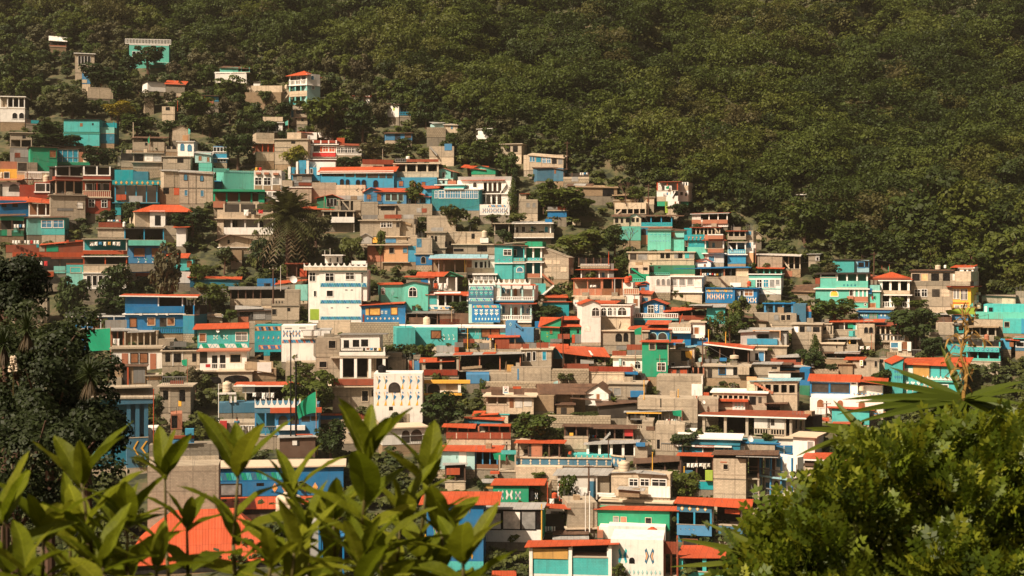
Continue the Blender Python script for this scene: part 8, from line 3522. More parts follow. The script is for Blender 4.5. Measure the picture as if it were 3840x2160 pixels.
def variant(kind, i):
    key = (kind, i)
    if key in VAR: return VAR[key]
    rng = np.random.default_rng(100 + hash(kind) % 1 + ord(kind) * 13 + i)
    if kind in 'bdyov':
        big = kind == 'v'
        c, r = lobes(rng, 22, .37, .55, .36, .10, .18); c.append((0, 0, .3)); r.append(.24); V, lf = clump_quads(rng, c, r, 1900 if kind != 'v' else 1200, .075 if kind != 'y' else .06)
        tr = trunk_mesh(rng, .3, .7, .035, 5)
    elif kind == 's':
        c, r = lobes(rng, 12, .36, .45, .3, .13, .2); V, lf = clump_quads(rng, c, r, 800, .10); tr = trunk_mesh(rng, .15, .5, .03, 4)
    elif kind == 'c':
        c = []; r = []
        for t in range(26):
            z = .08 + .9 * t / 26; q = .26 * (1 - z) ** .7 + .03; a = rng.uniform(0, 6.28); c.append((q * .7 * math.cos(a), q * .7 * math.sin(a), z)); r.append(q * .8 + .05)
        V, lf = clump_quads(rng, c, r, 1300, .06, squash=1.3); tr = trunk_mesh(rng, .1, .6, .04, 0)
    elif kind == 'f':     # feathery, airy upright sprays
        c, r = lobes(rng, 24, .40, .58, .38, .06, .12, core=False); V, lf = clump_quads(rng, c, r, 1100, .065, squash=1.5); tr = trunk_mesh(rng, .35, .95, .02, 8)
    VAR[key] = (quad_mesh('crown', V, LEAF['b' if kind in 'cf' else kind] if kind != 'c' else LEAF['b'], lf), tr)
    return VAR[key]
def place_tree(name, P, w, h, kind, label, group=None, cat='tree', i=None, rz=None):
    root = empty(name, P, random.uniform(0, 6.28) if rz is None else rz); root.scale = (w, w, h); tag(root, label, cat, group)
    cm, tm = variant(kind, random.randrange(5) if i is None else i)
    for nm, me in (('crown', cm), ('trunk', tm)):
        o = bpy.data.objects.new(nm, me); COL.objects.link(o); o.parent = root
    return root
def blade(m, p, d, L, w, droop, mat, n=6, up=Vector((0, 0, 1)), fold=.35):
    d = d.normalized(); side = d.cross(up)
    if side.length < .05: side = Vector((1, 0, 0))
    side.normalize(); nrm = side.cross(d); rows = []
    for i in range(n + 1):
        t = i / n; c = p + d * (L * t) - Vector((0, 0, droop * L * t * t)); ww = w * (1 - t ** 2.2) * (.75 + .5 * t if t < .5 else 1) + .001
        rows.append((c - side * ww + nrm * ww * fold, c, c + side * ww + nrm * ww * fold))
    for i in range(n):
        a, b = rows[i], rows[i + 1]; m.poly([a[0], a[1], b[1], b[0]], mat); m.poly([a[1], a[2], b[2], b[1]], mat)
def palm(P, w, h, label):
    root = empty('palm_tree', P); tag(root, label, 'palm tree'); lm = leafmat('palm_leaf', [(.085,.088,.022), (.12,.115,.03), (.10,.08,.03)], .3); dead = leafmat('palm_dead', [(.16,.11,.05), (.12,.08,.04)], .2)
    m = MB(); m.tube((0, 0, -.5), (0, 0, h * .70), w * .055, w * .045, BARK, 9); m.build('trunk', root)
    m = MB(); r = random.Random(3); top = Vector((0, 0, h * .70))
    for i in range(90):
        a = i * 2.4; el = math.radians(82 - 128 * (i / 90) + r.uniform(-8, 8)); L = h * .58 * r.uniform(.85, 1.1); d = Vector((math.cos(a) * math.cos(el), math.sin(a) * math.cos(el), math.sin(el)))
        prev = top; side0 = d.cross(Vector((0, 0, 1))).normalized(); mat = lm if i < 74 else dead
        for t in range(1, 15):
            u = t / 14; c = top + d * (L * u) - Vector((0, 0, L * .42 * u * u * (1.25 - math.sin(max(el, 0)) * .5))); fw = (c - prev).normalized()
            for sg in (-1, 1):
                ll = L * .26 * (1 - .75 * abs(u - .45)); dv = (side0 * sg + fw * .7 + Vector((0, 0, -.35 + r.uniform(-.2, .1)))).normalized(); wv = fw * L * .03
                m.poly([prev - wv * .6, prev + wv, prev + dv * ll + wv * .2, prev + dv * ll * .98], mat)
            prev = c
    m.build('crown', root); return root
def banana(P, h, label):
    root = empty('banana_plant', P); tag(root, label, 'banana plant'); lm = leafmat('banana_leaf', [(.09,.14,.015), (.13,.17,.02)], .35)
    m = MB(); m.tube((0, 0, -.3), (0, 0, h * .5), .12, .08, BARK, 8); m.build('trunk', root); m = MB()
    for i in range(9):
        a = i * 2.4; el = math.radians(random.uniform(35, 75)); blade(m, Vector((0, 0, h * .45)), Vector((math.cos(a) * math.cos(el), math.sin(a) * math.cos(el), math.sin(el))), h * .65, h * .1, .45, lm, 7)
    m.build('crown', root)
def bare_tree(P, h, label):
    root = empty('bare_tree', P); tag(root, label, 'bare tree'); m = MB(); r = random.Random(5)
    def br(p, d, L, rad, k):
        q = p + d * L; m.tube(p, q, rad, rad * .65, BARK, 5)
        if k: [br(q, (d + Vector((r.uniform(-.8, .8), r.uniform(-.8, .8), r.uniform(-.1, .5)))).normalized(), L * .68, rad * .6, k - 1) for _ in range(3)]
    br(Vector((0, 0, -.3)), Vector((0, 0, 1)), h * .34, h * .022, 4); m.build('branches', root)
def yucca(P, L, label, n=46, wd=.032, rng_=None, mat=None, dirs=None, flower=None, droop=.25, el0=80, upv=None):
    root = empty('yucca', P); tag(root, label, 'yucca'); lm = mat or leafmat('yucca_leaf', [(.09,.125,.012), (.13,.165,.016), (.16,.185,.02)], .3, .4)
    m = MB(); r = rng_ or random.Random(11)
    for i in range(n):
        a = i * 2.39996; t = i / n; el = math.radians(el0 - (el0 + 32) * t + r.uniform(-9, 9)); d = Vector((math.cos(a) * math.cos(el), math.sin(a) * math.cos(el), math.sin(el)))
        blade(m, d * .03 * L, d, L * r.uniform(.75, 1.1), wd * r.uniform(.8, 1.1) * L / .55, droop * r.uniform(.2, 1.2) * math.cos(el), lm, 7, upv or Vector((0, 0, 1)))
    for d, ll in (dirs or []): blade(m, d * .02, d, ll, wd * 1.15 * L / .55, .06, lm, 8, upv or Vector((0, 0, 1)))
    m.build('rosette', root, True)
    m = MB(); m.tube((0, 0, -.8 * L), (0, 0, 0), .07 * L, .06 * L, BARK, 8); m.build('trunk', root)
    return root
# ---- named trees of the village: tile x y | centre, top, width, base (tile pixels), kind
TREES = r'''
T 0 100
180 300 420 700 d|dark spreading tree at the left edge above the white arcaded gallery house
1250 420 560 740 d|dark weeping tree in front of the white cottage with tall windows
1790 190 380 470 d|dark tree before the sea green mansion
1580 330 300 560 d|second dark tree hiding the lower left of the sea green mansion
1450 640 300 900 d|dark tree below the weeping tree
850 760 520 1120 o|olive tree crowding above the big turquoise block house
1420 880 380 1130 y|yellow tinged bush above the turquoise block house
600 1130 460 1400 d|dark round tree left of the turquoise block house
2380 780 420 1080 b|green tree beside the two orange poles
380 600 300 830 b|green tree above the left gallery house
1650 1060 420 1310 b|green tree right of the teal wing
2050 1100 300 1330 d|dark tree before the rounded gable top
T 800 200
230 270 400 580 b|green tree below the white house with the green room
630 430 170 620 b|small round tree on the long tan retaining wall
850 560 230 800 d|dark tree below the foot of the tower house
1040 560 160 660 b|round shrub at the foot of the tower house
1400 440 640 960 b|largest leafy tree to the right of the tower house
1800 600 400 1000 d|dark tree right of the largest leafy tree
1650 1240 330 1440 d|dark tree below the white windowed wing
970 1080 330 1370 y|yellow flowering tree before the tan concrete house front
1950 1010 450 1300 o|olive tree above the open concrete gallery
2320 1030 260 1230 d|dark bush right of the open concrete gallery
600 780 330 1000 d|dark reddish tree left of the colonial porch house
300 960 420 1300 d|dark tree mass above the lavender balcony house
T 1600 300
1020 890 210 1200 b|bright bushy tree before the long beige concrete house
700 700 320 900 b|green tree left of the two opening concrete house
310 630 140 760 b|small round tree under the beige blue window cottage
1430 1200 260 1450 b|bush below the slate blue hut
T 0 500
680 10 620 190 d|dark hedge like tree above the bright green house
1190 110 400 430 d|dark tree between the green house and the curtained bay
1590 790 230 1060 d|dark shrub below the diamond fascia teal house
1320 900 200 1080 d|low dark bush beside the red house base
2320 900 480 1250 d|dark tree before the hipped red roof house
T 800 550
2440 420 230 690 b|round tree beside the lavender orange roof house
1100 1100 300 1380 d|dark tree right of the palm
1250 790 380 1130 o|reddish olive tree above the white tower house
1660 970 300 1400 s|light green tree left of the peach house
2020 960 130 1360 b|slim green tree hugging the peach house
600 1100 320 1440 d|dark tree left of the palm
130 1130 260 1420 s|green shrub below the beige gabled house
T 1600 600
1070 110 90 300 d|dark treetop right of the tall arched verandas
1040 250 170 620 c|tall dark cypress beside the white arched verandas
350 470 360 830 s|green bush hanging before the bowed latticed house
1100 590 230 760 s|bush below the painted yard wall
790 620 220 760 s|small bush left of the painted yard wall
1840 850 620 1190 b|large glossy tree right of the perforated parapet row
2270 790 300 1120 d|dark round tree beside the faded seafoam end
2340 1150 190 1360 b|small tree before the long beige window hole house
930 830 200 1000 d|dark bush left of the whitish row house
1700 300 700 640 b|scrubby hillside bush below the plank shack
T 2300 650
470 900 130 1000 s|low shrub under the medallion wall
270 140 220 340 b|small tree left of the cluttered hill house
800 360 220 530 d|dark tree below the cluttered hill house
1680 1070 90 1200 b|slim tree by the wide slab roof
T 3040 850
280 860 560 1150 b|tree with red blossoms before the seafoam two storey house
1250 970 560 1420 d|large dark round tree beside the arched veranda rail
1050 830 160 990 b|shrub before the two storey pavilion
1310 870 240 1000 b|bush at the foot of the raw concrete house
60 1320 130 1500 c|dark green conical cypress at the right
250 430 220 600 o|dry bush left of the pale blue rooftop room
T 2800 1150
820 350 180 600 c|cypress rising behind the grey red walled hut
780 490 330 760 d|dark bushy tree at the foot of the cypress
1030 670 150 800 d|dark shrub above the low stone wall
1650 730 300 960 d|dark scrub below the small black holed rooms
2250 330 280 600 d|dark tree under the iron rail veranda
T 0 900
880 420 420 1000 d|dark shaggy tree before the white windowed porch house
1450 310 480 850 d|dark tree in front of the hand painted light blue house
1990 30 380 900 o|tall thin olive tree beside the hand painted figures
2400 250 220 560 b|pink flowering bush beside the small turquoise house
1350 670 420 930 d|dark bush left of the bright blue two storey house
180 250 430 1000 o|tall olive tree at the left edge before the peeling turquoise house
T 700 930
520 720 170 900 b|bright shrub between the cream hut and the corrugated lean to
300 390 430 730 b|leafy tree in front of the blue row shop
2470 1120 240 1300 s|shrubs at the end of the stone retaining wall
T 1450 960
230 1000 320 1260 s|shrub mass before the turquoise corner wall
490 1040 230 1250 b|glossy shrub before the barred window turquoise house
880 540 260 700 d|dark shrub at the corner of the blue mural house
1800 370 260 620 y|yellow blossomed bush beside the white balconied house
1900 560 420 780 d|dark shrubs below the striped staircase
950 260 90 400 b|small bush beside the crest of the mural house
T 2150 1000
1990 360 260 700 b|tree in front of the grey triangle mural house
1900 560 430 920 f|feathery tree with airy sprays before the collapsed roof
1650 600 260 900 f|slimmer feathery tree by the utility pole
T 1600 1300
230 550 500 950 d|large dark roadside tree before the yellow trimmed house
1280 790 540 1160 b|wide dark green tree behind the orange kiosk
1690 290 200 440 s|round shrub on the tall stone and plaster wall
680 390 90 560 b|small shrub on the rough stone terrace wall
1900 780 340 840 s|low flowering hedge on the boulder wall
T 800 1250
1180 430 640 1020 b|big roadside tree behind the limp green flag
1100 340 260 560 b|airy tree behind the mast below the white wall
2200 890 140 1080 s|shrub left of the bird wall doorway
1850 850 250 1030 s|shrub row at the bird painted wall
1420 1060 420 1500 d|dark tree below the limp green flag
T 2350 1350
560 1310 150 1460 b|slim tree by the brown corrugated roof
640 1330 280 1560 b|green tree below the washing shed
680 780 330 1120 s|climbing vine tumbling over the plastered concrete house
1700 880 160 1000 b|potted greenery on the open concrete terrace
T 1600 1710
1700 200 240 600 b|dark green tree before the white and grey shed
1350 180 170 290 b|bush behind the green box house roof
660 280 110 440 d|small dark bush left of the green box house
T 2200 1710
1200 180 380 560 b|green tree between the block house and the washing shed
380 1290 150 1480 b|potted bush between the block wall and butterfly wall
T 0 1300
1900 560 200 900 d|dark bushy tree behind the orange pole
2360 230 220 500 o|thin dark tree beside the narrow concrete tower
T 800 1710
1500 400 700 1100 b|fruit tree with dense leaves behind the broad leaf plants
2400 1050 500 1600 b|leafy bush at the bottom below the blue mural
'''
def village_trees():
    ox = oy = 0
    for ln in TREES.strip().split('\n'):
        if ln.startswith('T '): _, a, b = ln.split(); ox, oy = float(a), float(b); continue
        d, label = ln.split('|'); t = d.split(); x, yt, w, yb = map(float, t[:4]); kind = t[4]
        px, py = ox + x * S_, oy + yb * S_; D = Dt(px, py) - .6
        h = (yb - yt) * S_ / FPX * D; w_ = w * S_ / FPX * D
        nm = {'c': 'cypress_tree', 's': 'shrub'}.get(kind, 'tree')
        if kind == 's' or w_ > h * 1.6: nm = 'shrub' if kind == 's' else nm
        place_tree(nm, at(px, py, D), w_ * 1.12, h * 1.06, kind, label, None, nm.replace('_', ' '))
    px, py = 800 + 900 * S_, 550 + 1440 * S_; D = Dt(px, py) - 1
    palm(at(px, py, D), 560 * S_ / FPX * D, 760 * S_ / FPX * D * 1.12, 'tall shaggy palm with drooping fronds behind the white tower house')
    px, py = 3665, 905; D = Dt(px, py) - 1
    palm(at(px, py, D), 5.5, 8.5, 'distant palm standing out from the forest at right')
    for x, y, h, lb in ((1600 + 2260 * S_, 1300 + 770 * S_, 3.2, 'banana plant with broad torn leaves beside the whitewashed gable end'), (1600 + 2100 * S_, 1300 + 830 * S_, 2.2, 'small banana plant on the boulder wall'),
                        (1600 + 1410 * S_, 600 + 640 * S_, 3.0, 'banana plant beside the shuttered concrete house')):
        banana(at(x, y, Dt(x, y) - .5), h, lb)
    px, py = 2300 + 200 * S_, 650 + 900 * S_; bare_tree(at(px, py, Dt(px, py) - 1), 5.5, 'leafless dark tree before the seafoam medallion wall')
    px, py = 1450 + 30 * S_, 960 + 1080 * S_; bare_tree(at(px, py, Dt(px, py) - 1), 3.2, 'small leafless tree against the stone retaining wall')
def covers(px, py, wpx, hpx, D, lim):
    x0, x1, y0, y1 = px - wpx / 2, px + wpx / 2, py - hpx, py
    for (a, b, c, d, hd) in RECTS:
        if hd < D - 1: continue
        ix = min(x1, b) - max(x0, a); iy = min(y1, d) - max(y0, c)
        if ix > 0 and iy > 0 and ix * iy > lim * min((b - a) * (d - c), wpx * hpx): return True
    return False
def slope_details():
    for (px, py, h, lab) in ((2652, 560, 7, 'bare pale tree among the forest, left of two'), (3062, 500, 7, 'bare pale tree among the forest, right of two'), (2345, 760, 6, 'leafless tree left of the stilted concrete shell')):
        bare_tree(at(px, py, Dt(px, py) - 5), h, lab)
def forest():
    rng = np.random.default_rng(21); pts = []
    py = 1130.0
    while py > -260:
        px = -260 + rng.uniform(0, 60)
        while px < 4120:
            x = px + rng.uniform(-26, 26); y = py + rng.uniform(-16, 16)
            if y < edge(x) + 25: pts.append((x, y))
            px += rng.uniform(46, 80)
        py -= 24
    trees = []
    for (x, y) in pts:
        D = Dt(x, y); w = rng.choice([rng.uniform(4, 7), rng.uniform(7, 11), rng.uniform(11, 16)], p=[.4, .42, .18]); h = w * rng.uniform(.65, 1.1)
        if covers(x, y, w * .8 / D * FPX, h * .9 / D * FPX, D, .12): continue
        trees.append((D, x, y, w, h))
    # trees scattered between the upper houses
    ups = []
    for _ in range(3000):
        x = rng.uniform(-60, 1900); y = edge(x) + rng.uniform(0, 1) * (330 if x < 1300 else 160)
        D = Dg(x, y) - .5; w = rng.uniform(4, 7.5); h = w * rng.uniform(.8, 1.3)
        if covers(x, y, w * .8 / D * FPX, h * .9 / D * FPX, D, .10): continue
        if any((x - a) ** 2 + ((y - b) * 1.6) ** 2 < 30 ** 2 for (_, a, b, _, _) in ups): continue
        ups.append((D, x, y, w, h))
    tone = {0: 'deep green', 1: 'mid green', 2: 'olive green'}
    def near_house(x, y, D):
        best = None
        for (hx, y0, y1, hd, lb) in SHORT:
            q = math.hypot(hx - x, (y0 + y1) / 2 - y)
            if best is None or q < best[0]: best = (q, hx, y1, lb)
        return best
    seen = {}
    def descr(x, y, D, w, h, k):
        q, hx, hy, lb = near_house(x, y, D)
        short = ' '.join(lb.split()[:8])
        shape = 'broad' if w > h else 'tall'
        rel = ('uphill from' if y < hy - 40 else 'downhill from' if y > hy + 40 else ('left of' if x < hx else 'right of'))
        if q < 150:
            l = f'{tone[k]} {shape} tree {rel} the {short}'
            return ' '.join(l.split()[:16]), None
        sec = 'towards the right edge' if x > 3000 else 'above the middle of the village' if x > 1500 else 'above the left of the village'
        return f'{tone[k]} {shape} tree of the forested slope {sec}', 'trees on the hillside'
    used = set()
    for t in ups[:215]:
        D, x, y, w, h = t; k = int(rng.integers(0, 3)); lb, gr = descr(x, y, D, w, h, k)
        if lb in used: gr = 'trees on the hillside'
        used.add(lb)
        place_tree('tree', at(x, y, D - .5), w, h, 'dbo'[k], lb, gr or 'trees on the hillside')
    vis = sorted([t for t in trees if -40 < t[1] < 3880 and t[2] > -30])
    ind = vis[:60]; ids = {id(t) for t in ind}
    for t in ind:
        D, x, y, w, h = t; k = int(rng.integers(0, 3)); lb, gr = descr(x, y, D, w, h, k)
        place_tree('forest_tree', at(x, y, D + .3), w, h, 'v', lb, 'trees on the hillside')
    # every other tree of the slope: one mass
    VV = []; LL = []; TT = []
    for t in trees:
        if id(t) in ids: continue
        D, x, y, w, h = t; P = at(x, y, D)
        c, r = lobes(rng, int(rng.integers(9, 15) * (1 if w < 9 else 1.6)), .38, .58, .28, .11 if w < 9 else .08, .2)
        near = y > -60
        V, lf = clump_quads(rng, c, r, int(62 * w) if w < 9 else int(75 * w), .62 / w if near else .13)
        a = rng.uniform(0, 6.28); ca, sa = math.cos(a), math.sin(a); V = V * np.array([w, w, h])
        V = np.stack([V[:, 0] * ca - V[:, 1] * sa, V[:, 0] * sa + V[:, 1] * ca, V[:, 2]], 1) + np.array(P)
        VV.append(V); LL.append(lf); TT.append(np.full(len(lf), (.5 + .28 * math.sin(x * .0045 + y * .004) + .2 * math.sin(y * .012 - x * .002) + rng.normal(0, .16)) % 1.0))
    me = quad_mesh('forest', np.concatenate(VV), LEAF['v'], np.concatenate(LL), np.concatenate(TT))
    o = bpy.data.objects.new('forest', me); COL.objects.link(o); tag(o, 'dense forest covering the steep mountainside', 'forest', kind='stuff')
    # scrub growing in the gaps between houses
    VV = []; LL = []; TT = []
    for _ in range(8500):
        x = rng.uniform(-200, 4000); y = rng.uniform(edge(x), 2200) if _ < 6000 else rng.uniform(-60, edge(x) + 40); D = Dg(x, y) - .3; w = rng.uniform(1.4, 4.8); h = w * rng.uniform(.6, 1.0)
        if covers(x, y, w / D * FPX, h / D * FPX, D, .09): continue
        c, r = lobes(rng, 7, .36, .4, .3, .14, .24); V, lf = clump_quads(rng, c, r, 150, .2)
        VV.append(V * np.array([w, w, h]) + np.array(at(x, y, D))); LL.append(lf); TT.append(np.full(len(lf), rng.random()))
    me = quad_mesh('undergrowth', np.concatenate(VV), LEAF['s'], np.concatenate(LL), np.concatenate(TT))
    o = bpy.data.objects.new('undergrowth', me); COL.objects.link(o); tag(o, 'low scrub growing in the gaps between the houses', 'undergrowth', kind='stuff')
# ---------------------------------------------------------------- plants close to the camera
K2 = 3840 / 2576.0
def vp(x, y, D): return at(x * K2, y * K2, D)      # a point given in the 2576 pixel wide view
BROAD = leafmat('broad_leaf', [(.17,.21,.010), (.23,.265,.014), (.29,.30,.02), (.14,.175,.010)], .5, .55, .12, vein=True)
STEM = leafmat('stem', [(.13,.10,.03), (.16,.13,.04)], .1)
def leaf_mesh(L, w, droop, curl, seed):
    r = random.Random(seed); m = MB(); nu, nv = 10, 3; G = []
    for i in range(nu + 1):
        t = i / nu; ww = w * (math.sin(math.pi * min(1, t ** .85 * .97 + .03)) ** .62) * (1 if t < .97 else .6); ww = max(ww, .002)
        row = []
        for j in range(-nv, nv + 1):
            s = j / nv; z = curl * ww * abs(s) ** 1.3 - droop * L * t * t + .012 * L * math.sin(t * 17 + s * 2 + seed) * abs(s); row.append((L * t, ww * s, z))
        G.append(row)
    for i in range(nu):
        for j in range(2 * nv): m.poly([G[i][j], G[i + 1][j], G[i + 1][j + 1], G[i][j + 1]], BROAD)
    # midrib along the underside and top of the leaf
    for i in range(nu - 1):
        a = Vector(G[i][nv]); b = Vector(G[i + 1][nv]); m.tube(a, b, .0016 * (1.4 - i / nu), .0016 * (1.3 - i / nu), STEM, 4)
    o = m.build('leaf', None, True); me = o.data; bpy.data.objects.remove(o); return me
LEAVES = [leaf_mesh(1, .135 + .02 * (i % 3), .10 + .12 * (i % 4), .25 + .1 * (i % 2), i) for i in range(7)]
PLANTS = [  # base x, tip x, tip y, depth, leaf length (view pixels), leaves, label
 (238,205,1215,3.0,200,14,'broad leaf plant at left, its highest rosette reaching beside the blue pavilion'),
 (432,415,1190,3.4,135,10,'small leaved upright plant between the blue pavilion and orange roof'),
 (596,600,1180,3.1,215,14,'broad leaf plant left of the limp green flag'),
 (700,735,1245,3.3,185,11,'slim plant with a single large upright leaf below the green flag'),
 (892,925,1150,2.9,215,15,'tallest broad leaf plant, left of centre, before the bird painted wall'),
 (1038,1075,1205,3.1,172,11,'plant with rounded leaves right of the tallest broad leaf plant'),
 (1172,1165,1400,2.8,205,10,'low broad leaf plant in front of the blue diamond mural'),
 (478,470,1320,3.2,140,9,'short plant before the great orange tin roof'),
 (122,110,1345,2.9,200,11,'dark leaved plant in the lower left corner, second from the edge'),
 (15,10,1300,2.8,210,11,'dark leaved plant at the extreme left edge'),
 (332,320,1310,3.0,180,11,'dark leaved plant below the blue pavilion'),
 (782,775,1345,3.0,170,11,'plant below the largest beige tank'),
 (690,682,1410,2.7,165,9,'low plant at the bottom left of the grey ribbed wall'),
 (262,258,1420,2.6,180,9,'lowest dark plant near the lower left corner'),
 (968,962,1385,2.8,180,10,'plant at the bottom before the dark garage'),
 (70,64,1440,2.5,190,8,'bottom corner plant at far left'),
 (398,392,1420,2.7,160,8,'bottom plant before the blue shaded wall'),
 (845,838,1300,3.2,175,13,'full plant left of the tallest broad leaf plant'),
 (1000,1010,1300,3.0,185,12,'full plant hiding the fruit tree'),(1105,1110,1330,3.0,170,11,'plant reaching in front of the leafy bush below the blue mural'),(180,175,1340,3.1,190,13,'shadowed full plant under the dark left trees'),
 (300,296,1330,3.2,175,12,'full plant beneath the blue corner pavilion'),(745,740,1390,2.7,185,11,'bottom plant in front of the grey ribbed wall'),(910,905,1410,2.6,190,11,'bottom plant right of centre with overlapping leaves')]
def broad_plants():
    for n, (xb, xt, yt, D, lp, k, lab) in enumerate(PLANTS):
        r = random.Random(n + 40); tip = vp(xt, yt, D); base = vp(xb, 1560, D); g = Vector((base.x + r.uniform(-.03, .03), D, -2.6 - .3 * (D - 3)))
        root = empty('broad_leaf_plant', g); tag(root, lab, 'plant', 'broad leaf plants in the foreground'); L = lp * K2 / FPX * D
        m = MB(); pts = [g, g.lerp(base, .6), base, base.lerp(tip, .5) + Vector((r.uniform(-.01, .01), 0, 0)), tip]
        for i in range(4): m.tube(pts[i] - g, pts[i + 1] - g, .009 - .0015 * i, .009 - .0015 * (i + 1), STEM, 6)
        m.build('stem', root, True)
        a0 = r.uniform(0, 6.28)
        k = int(k * 1.2)
        for i in range(k):
            t = i / max(1, k - 1); p = tip.lerp(base, min(1.2, t * .95 * min(1, .13 * k / 1.4)) ) if i > 4 else tip - Vector((0, 0, .004 * i))
            a = a0 + i * 2.39996; el = math.radians((66 - 62 * t) + r.uniform(-14, 14)); d = Vector((math.cos(a) * math.cos(el), math.sin(a) * math.cos(el) * .8, math.sin(el))).normalized()
            o = bpy.data.objects.new('leaf', LEAVES[r.randrange(7)]); COL.objects.link(o); o.parent = root
            side = Vector((0, 0, 1)).cross(d)
            side = side.normalized() if side.length > .05 else Vector((1, 0, 0)); up = d.cross(side)
            q = Matrix((d, side, up)).transposed().to_4x4()
            s = L * r.uniform(.78, 1.12) * (.72 + .28 * min(1, t * 3 + .2))
            o.matrix_local = Matrix.Translation(p - g) @ q @ Matrix.Rotation(r.uniform(-.5, .5), 4, 'X') @ Matrix.Scale(s, 4)
def inside(poly, x, y):
    c = False; n = len(poly)
    for i in range(n):
        (x0, y0), (x1, y1) = poly[i], poly[i - 1]
        if (y0 > y) != (y1 > y) and x < (x1 - x0) * (y - y0) / (y1 - y0) + x0: c = not c
    return c
def bush():
    lm = leafmat('bush_leaflet', [(.06,.09,.006), (.10,.135,.008), (.19,.20,.012), (.08,.11,.008), (.035,.055,.006)], .4, .5, .35)
    poly = [(x + 12, y + 52) for x, y in [(1835,1620),(1842,1420),(1870,1325),(1925,1290),(1960,1240),(1990,1262),(2040,1200),(2085,1175),(2120,1110),(2170,1075),(2230,1092),(2290,1050),(2330,1070),(2380,1035),(2440,1052),(2480,1020),(2560,1042),(2660,1030),(2760,1100),(2760,1620)]]
    rng = np.random.default_rng(5); V = []; lf = []; tn = []
    root = empty('bush', vp(2300, 1900, 5.9)); tag(root, 'large sunlit bush of small paired leaflets filling the lower right corner', 'bush'); g = np.array(root.location)
    cnt = 0; xs = [p[0] for p in poly]; ys = [p[1] for p in poly]
    while cnt < 4600:
        x = rng.uniform(min(xs), max(xs)); y = rng.uniform(min(ys), max(ys))
        if not inside(poly, x + rng.normal(0, 13), y + abs(rng.normal(0, 17)) - 5): continue
        cnt += 1
        # lumpy front surface: boughs bulge towards the camera
        bump = math.sin(x * .021 + 1.3 * math.sin(y * .017)) * math.sin(y * .026 + .8 * math.sin(x * .013))
        D = 5.55 - .34 * bump + rng.exponential(.16) - (y - 1250) * .0006
        P = np.array(vp(x, y, D)); 
        out = np.array([(x - 2330) / 900 + rng.normal(0, .45), -.45 + rng.normal(0, .45), .85 + rng.normal(0, .4)]); out /= np.linalg.norm(out)
        side = np.cross(out, np.array([rng.normal(0, .5), -1.0, rng.normal(0, .5) + .3])); side /= np.linalg.norm(side); nr = np.cross(side, out)
        L = rng.uniform(.075, .13); npair = int(rng.integers(5, 8)); tint = rng.random()
        for i in range(npair):
            t = .22 + .78 * i / (npair - 1); c = P + out * L * t + nr * (.02 * L * math.sin(t * 3)); ll = L * .30 * (1 - .45 * abs(t - .55)) * rng.uniform(.85, 1.15); ww = ll * .30
            for sg in (-1, 1):
                d = side * sg * .86 + out * .5 + nr * rng.normal(.12, .18); d /= np.linalg.norm(d); sd = np.cross(d, nr); sd /= np.linalg.norm(sd) + 1e-6
                V += [c, c + d * ll * .5 + sd * ww + nr * .002, c + d * ll, c + d * ll * .5 - sd * ww + nr * .002]; lf.append(min(1, max(0, rng.normal(.55, .2)))); tn.append(tint)
        c = P + out * L; d = out; V += [c, c + d * L * .14 + side * L * .075, c + d * L * .3, c + d * L * .14 - side * L * .075]; lf.append(.8); tn.append(tint)
    V = np.array(V) - g
    o = bpy.data.objects.new('foliage', quad_mesh('foliage', V, lm, lf, tn)); COL.objects.link(o); o.parent = root
    m = MB(); r = random.Random(2)
    for i in range(26):
        x = r.uniform(1900, 2600); y = r.uniform(1150, 1400); q = vp(x, y, 5.75) - root.location
        m.tube(Vector((r.uniform(-.1, .1), 0, -1.6)), q * .45, .02, .012, BARK, 5); m.tube(q * .45, q, .012, .004, BARK, 5)
    m.build('branches', root)
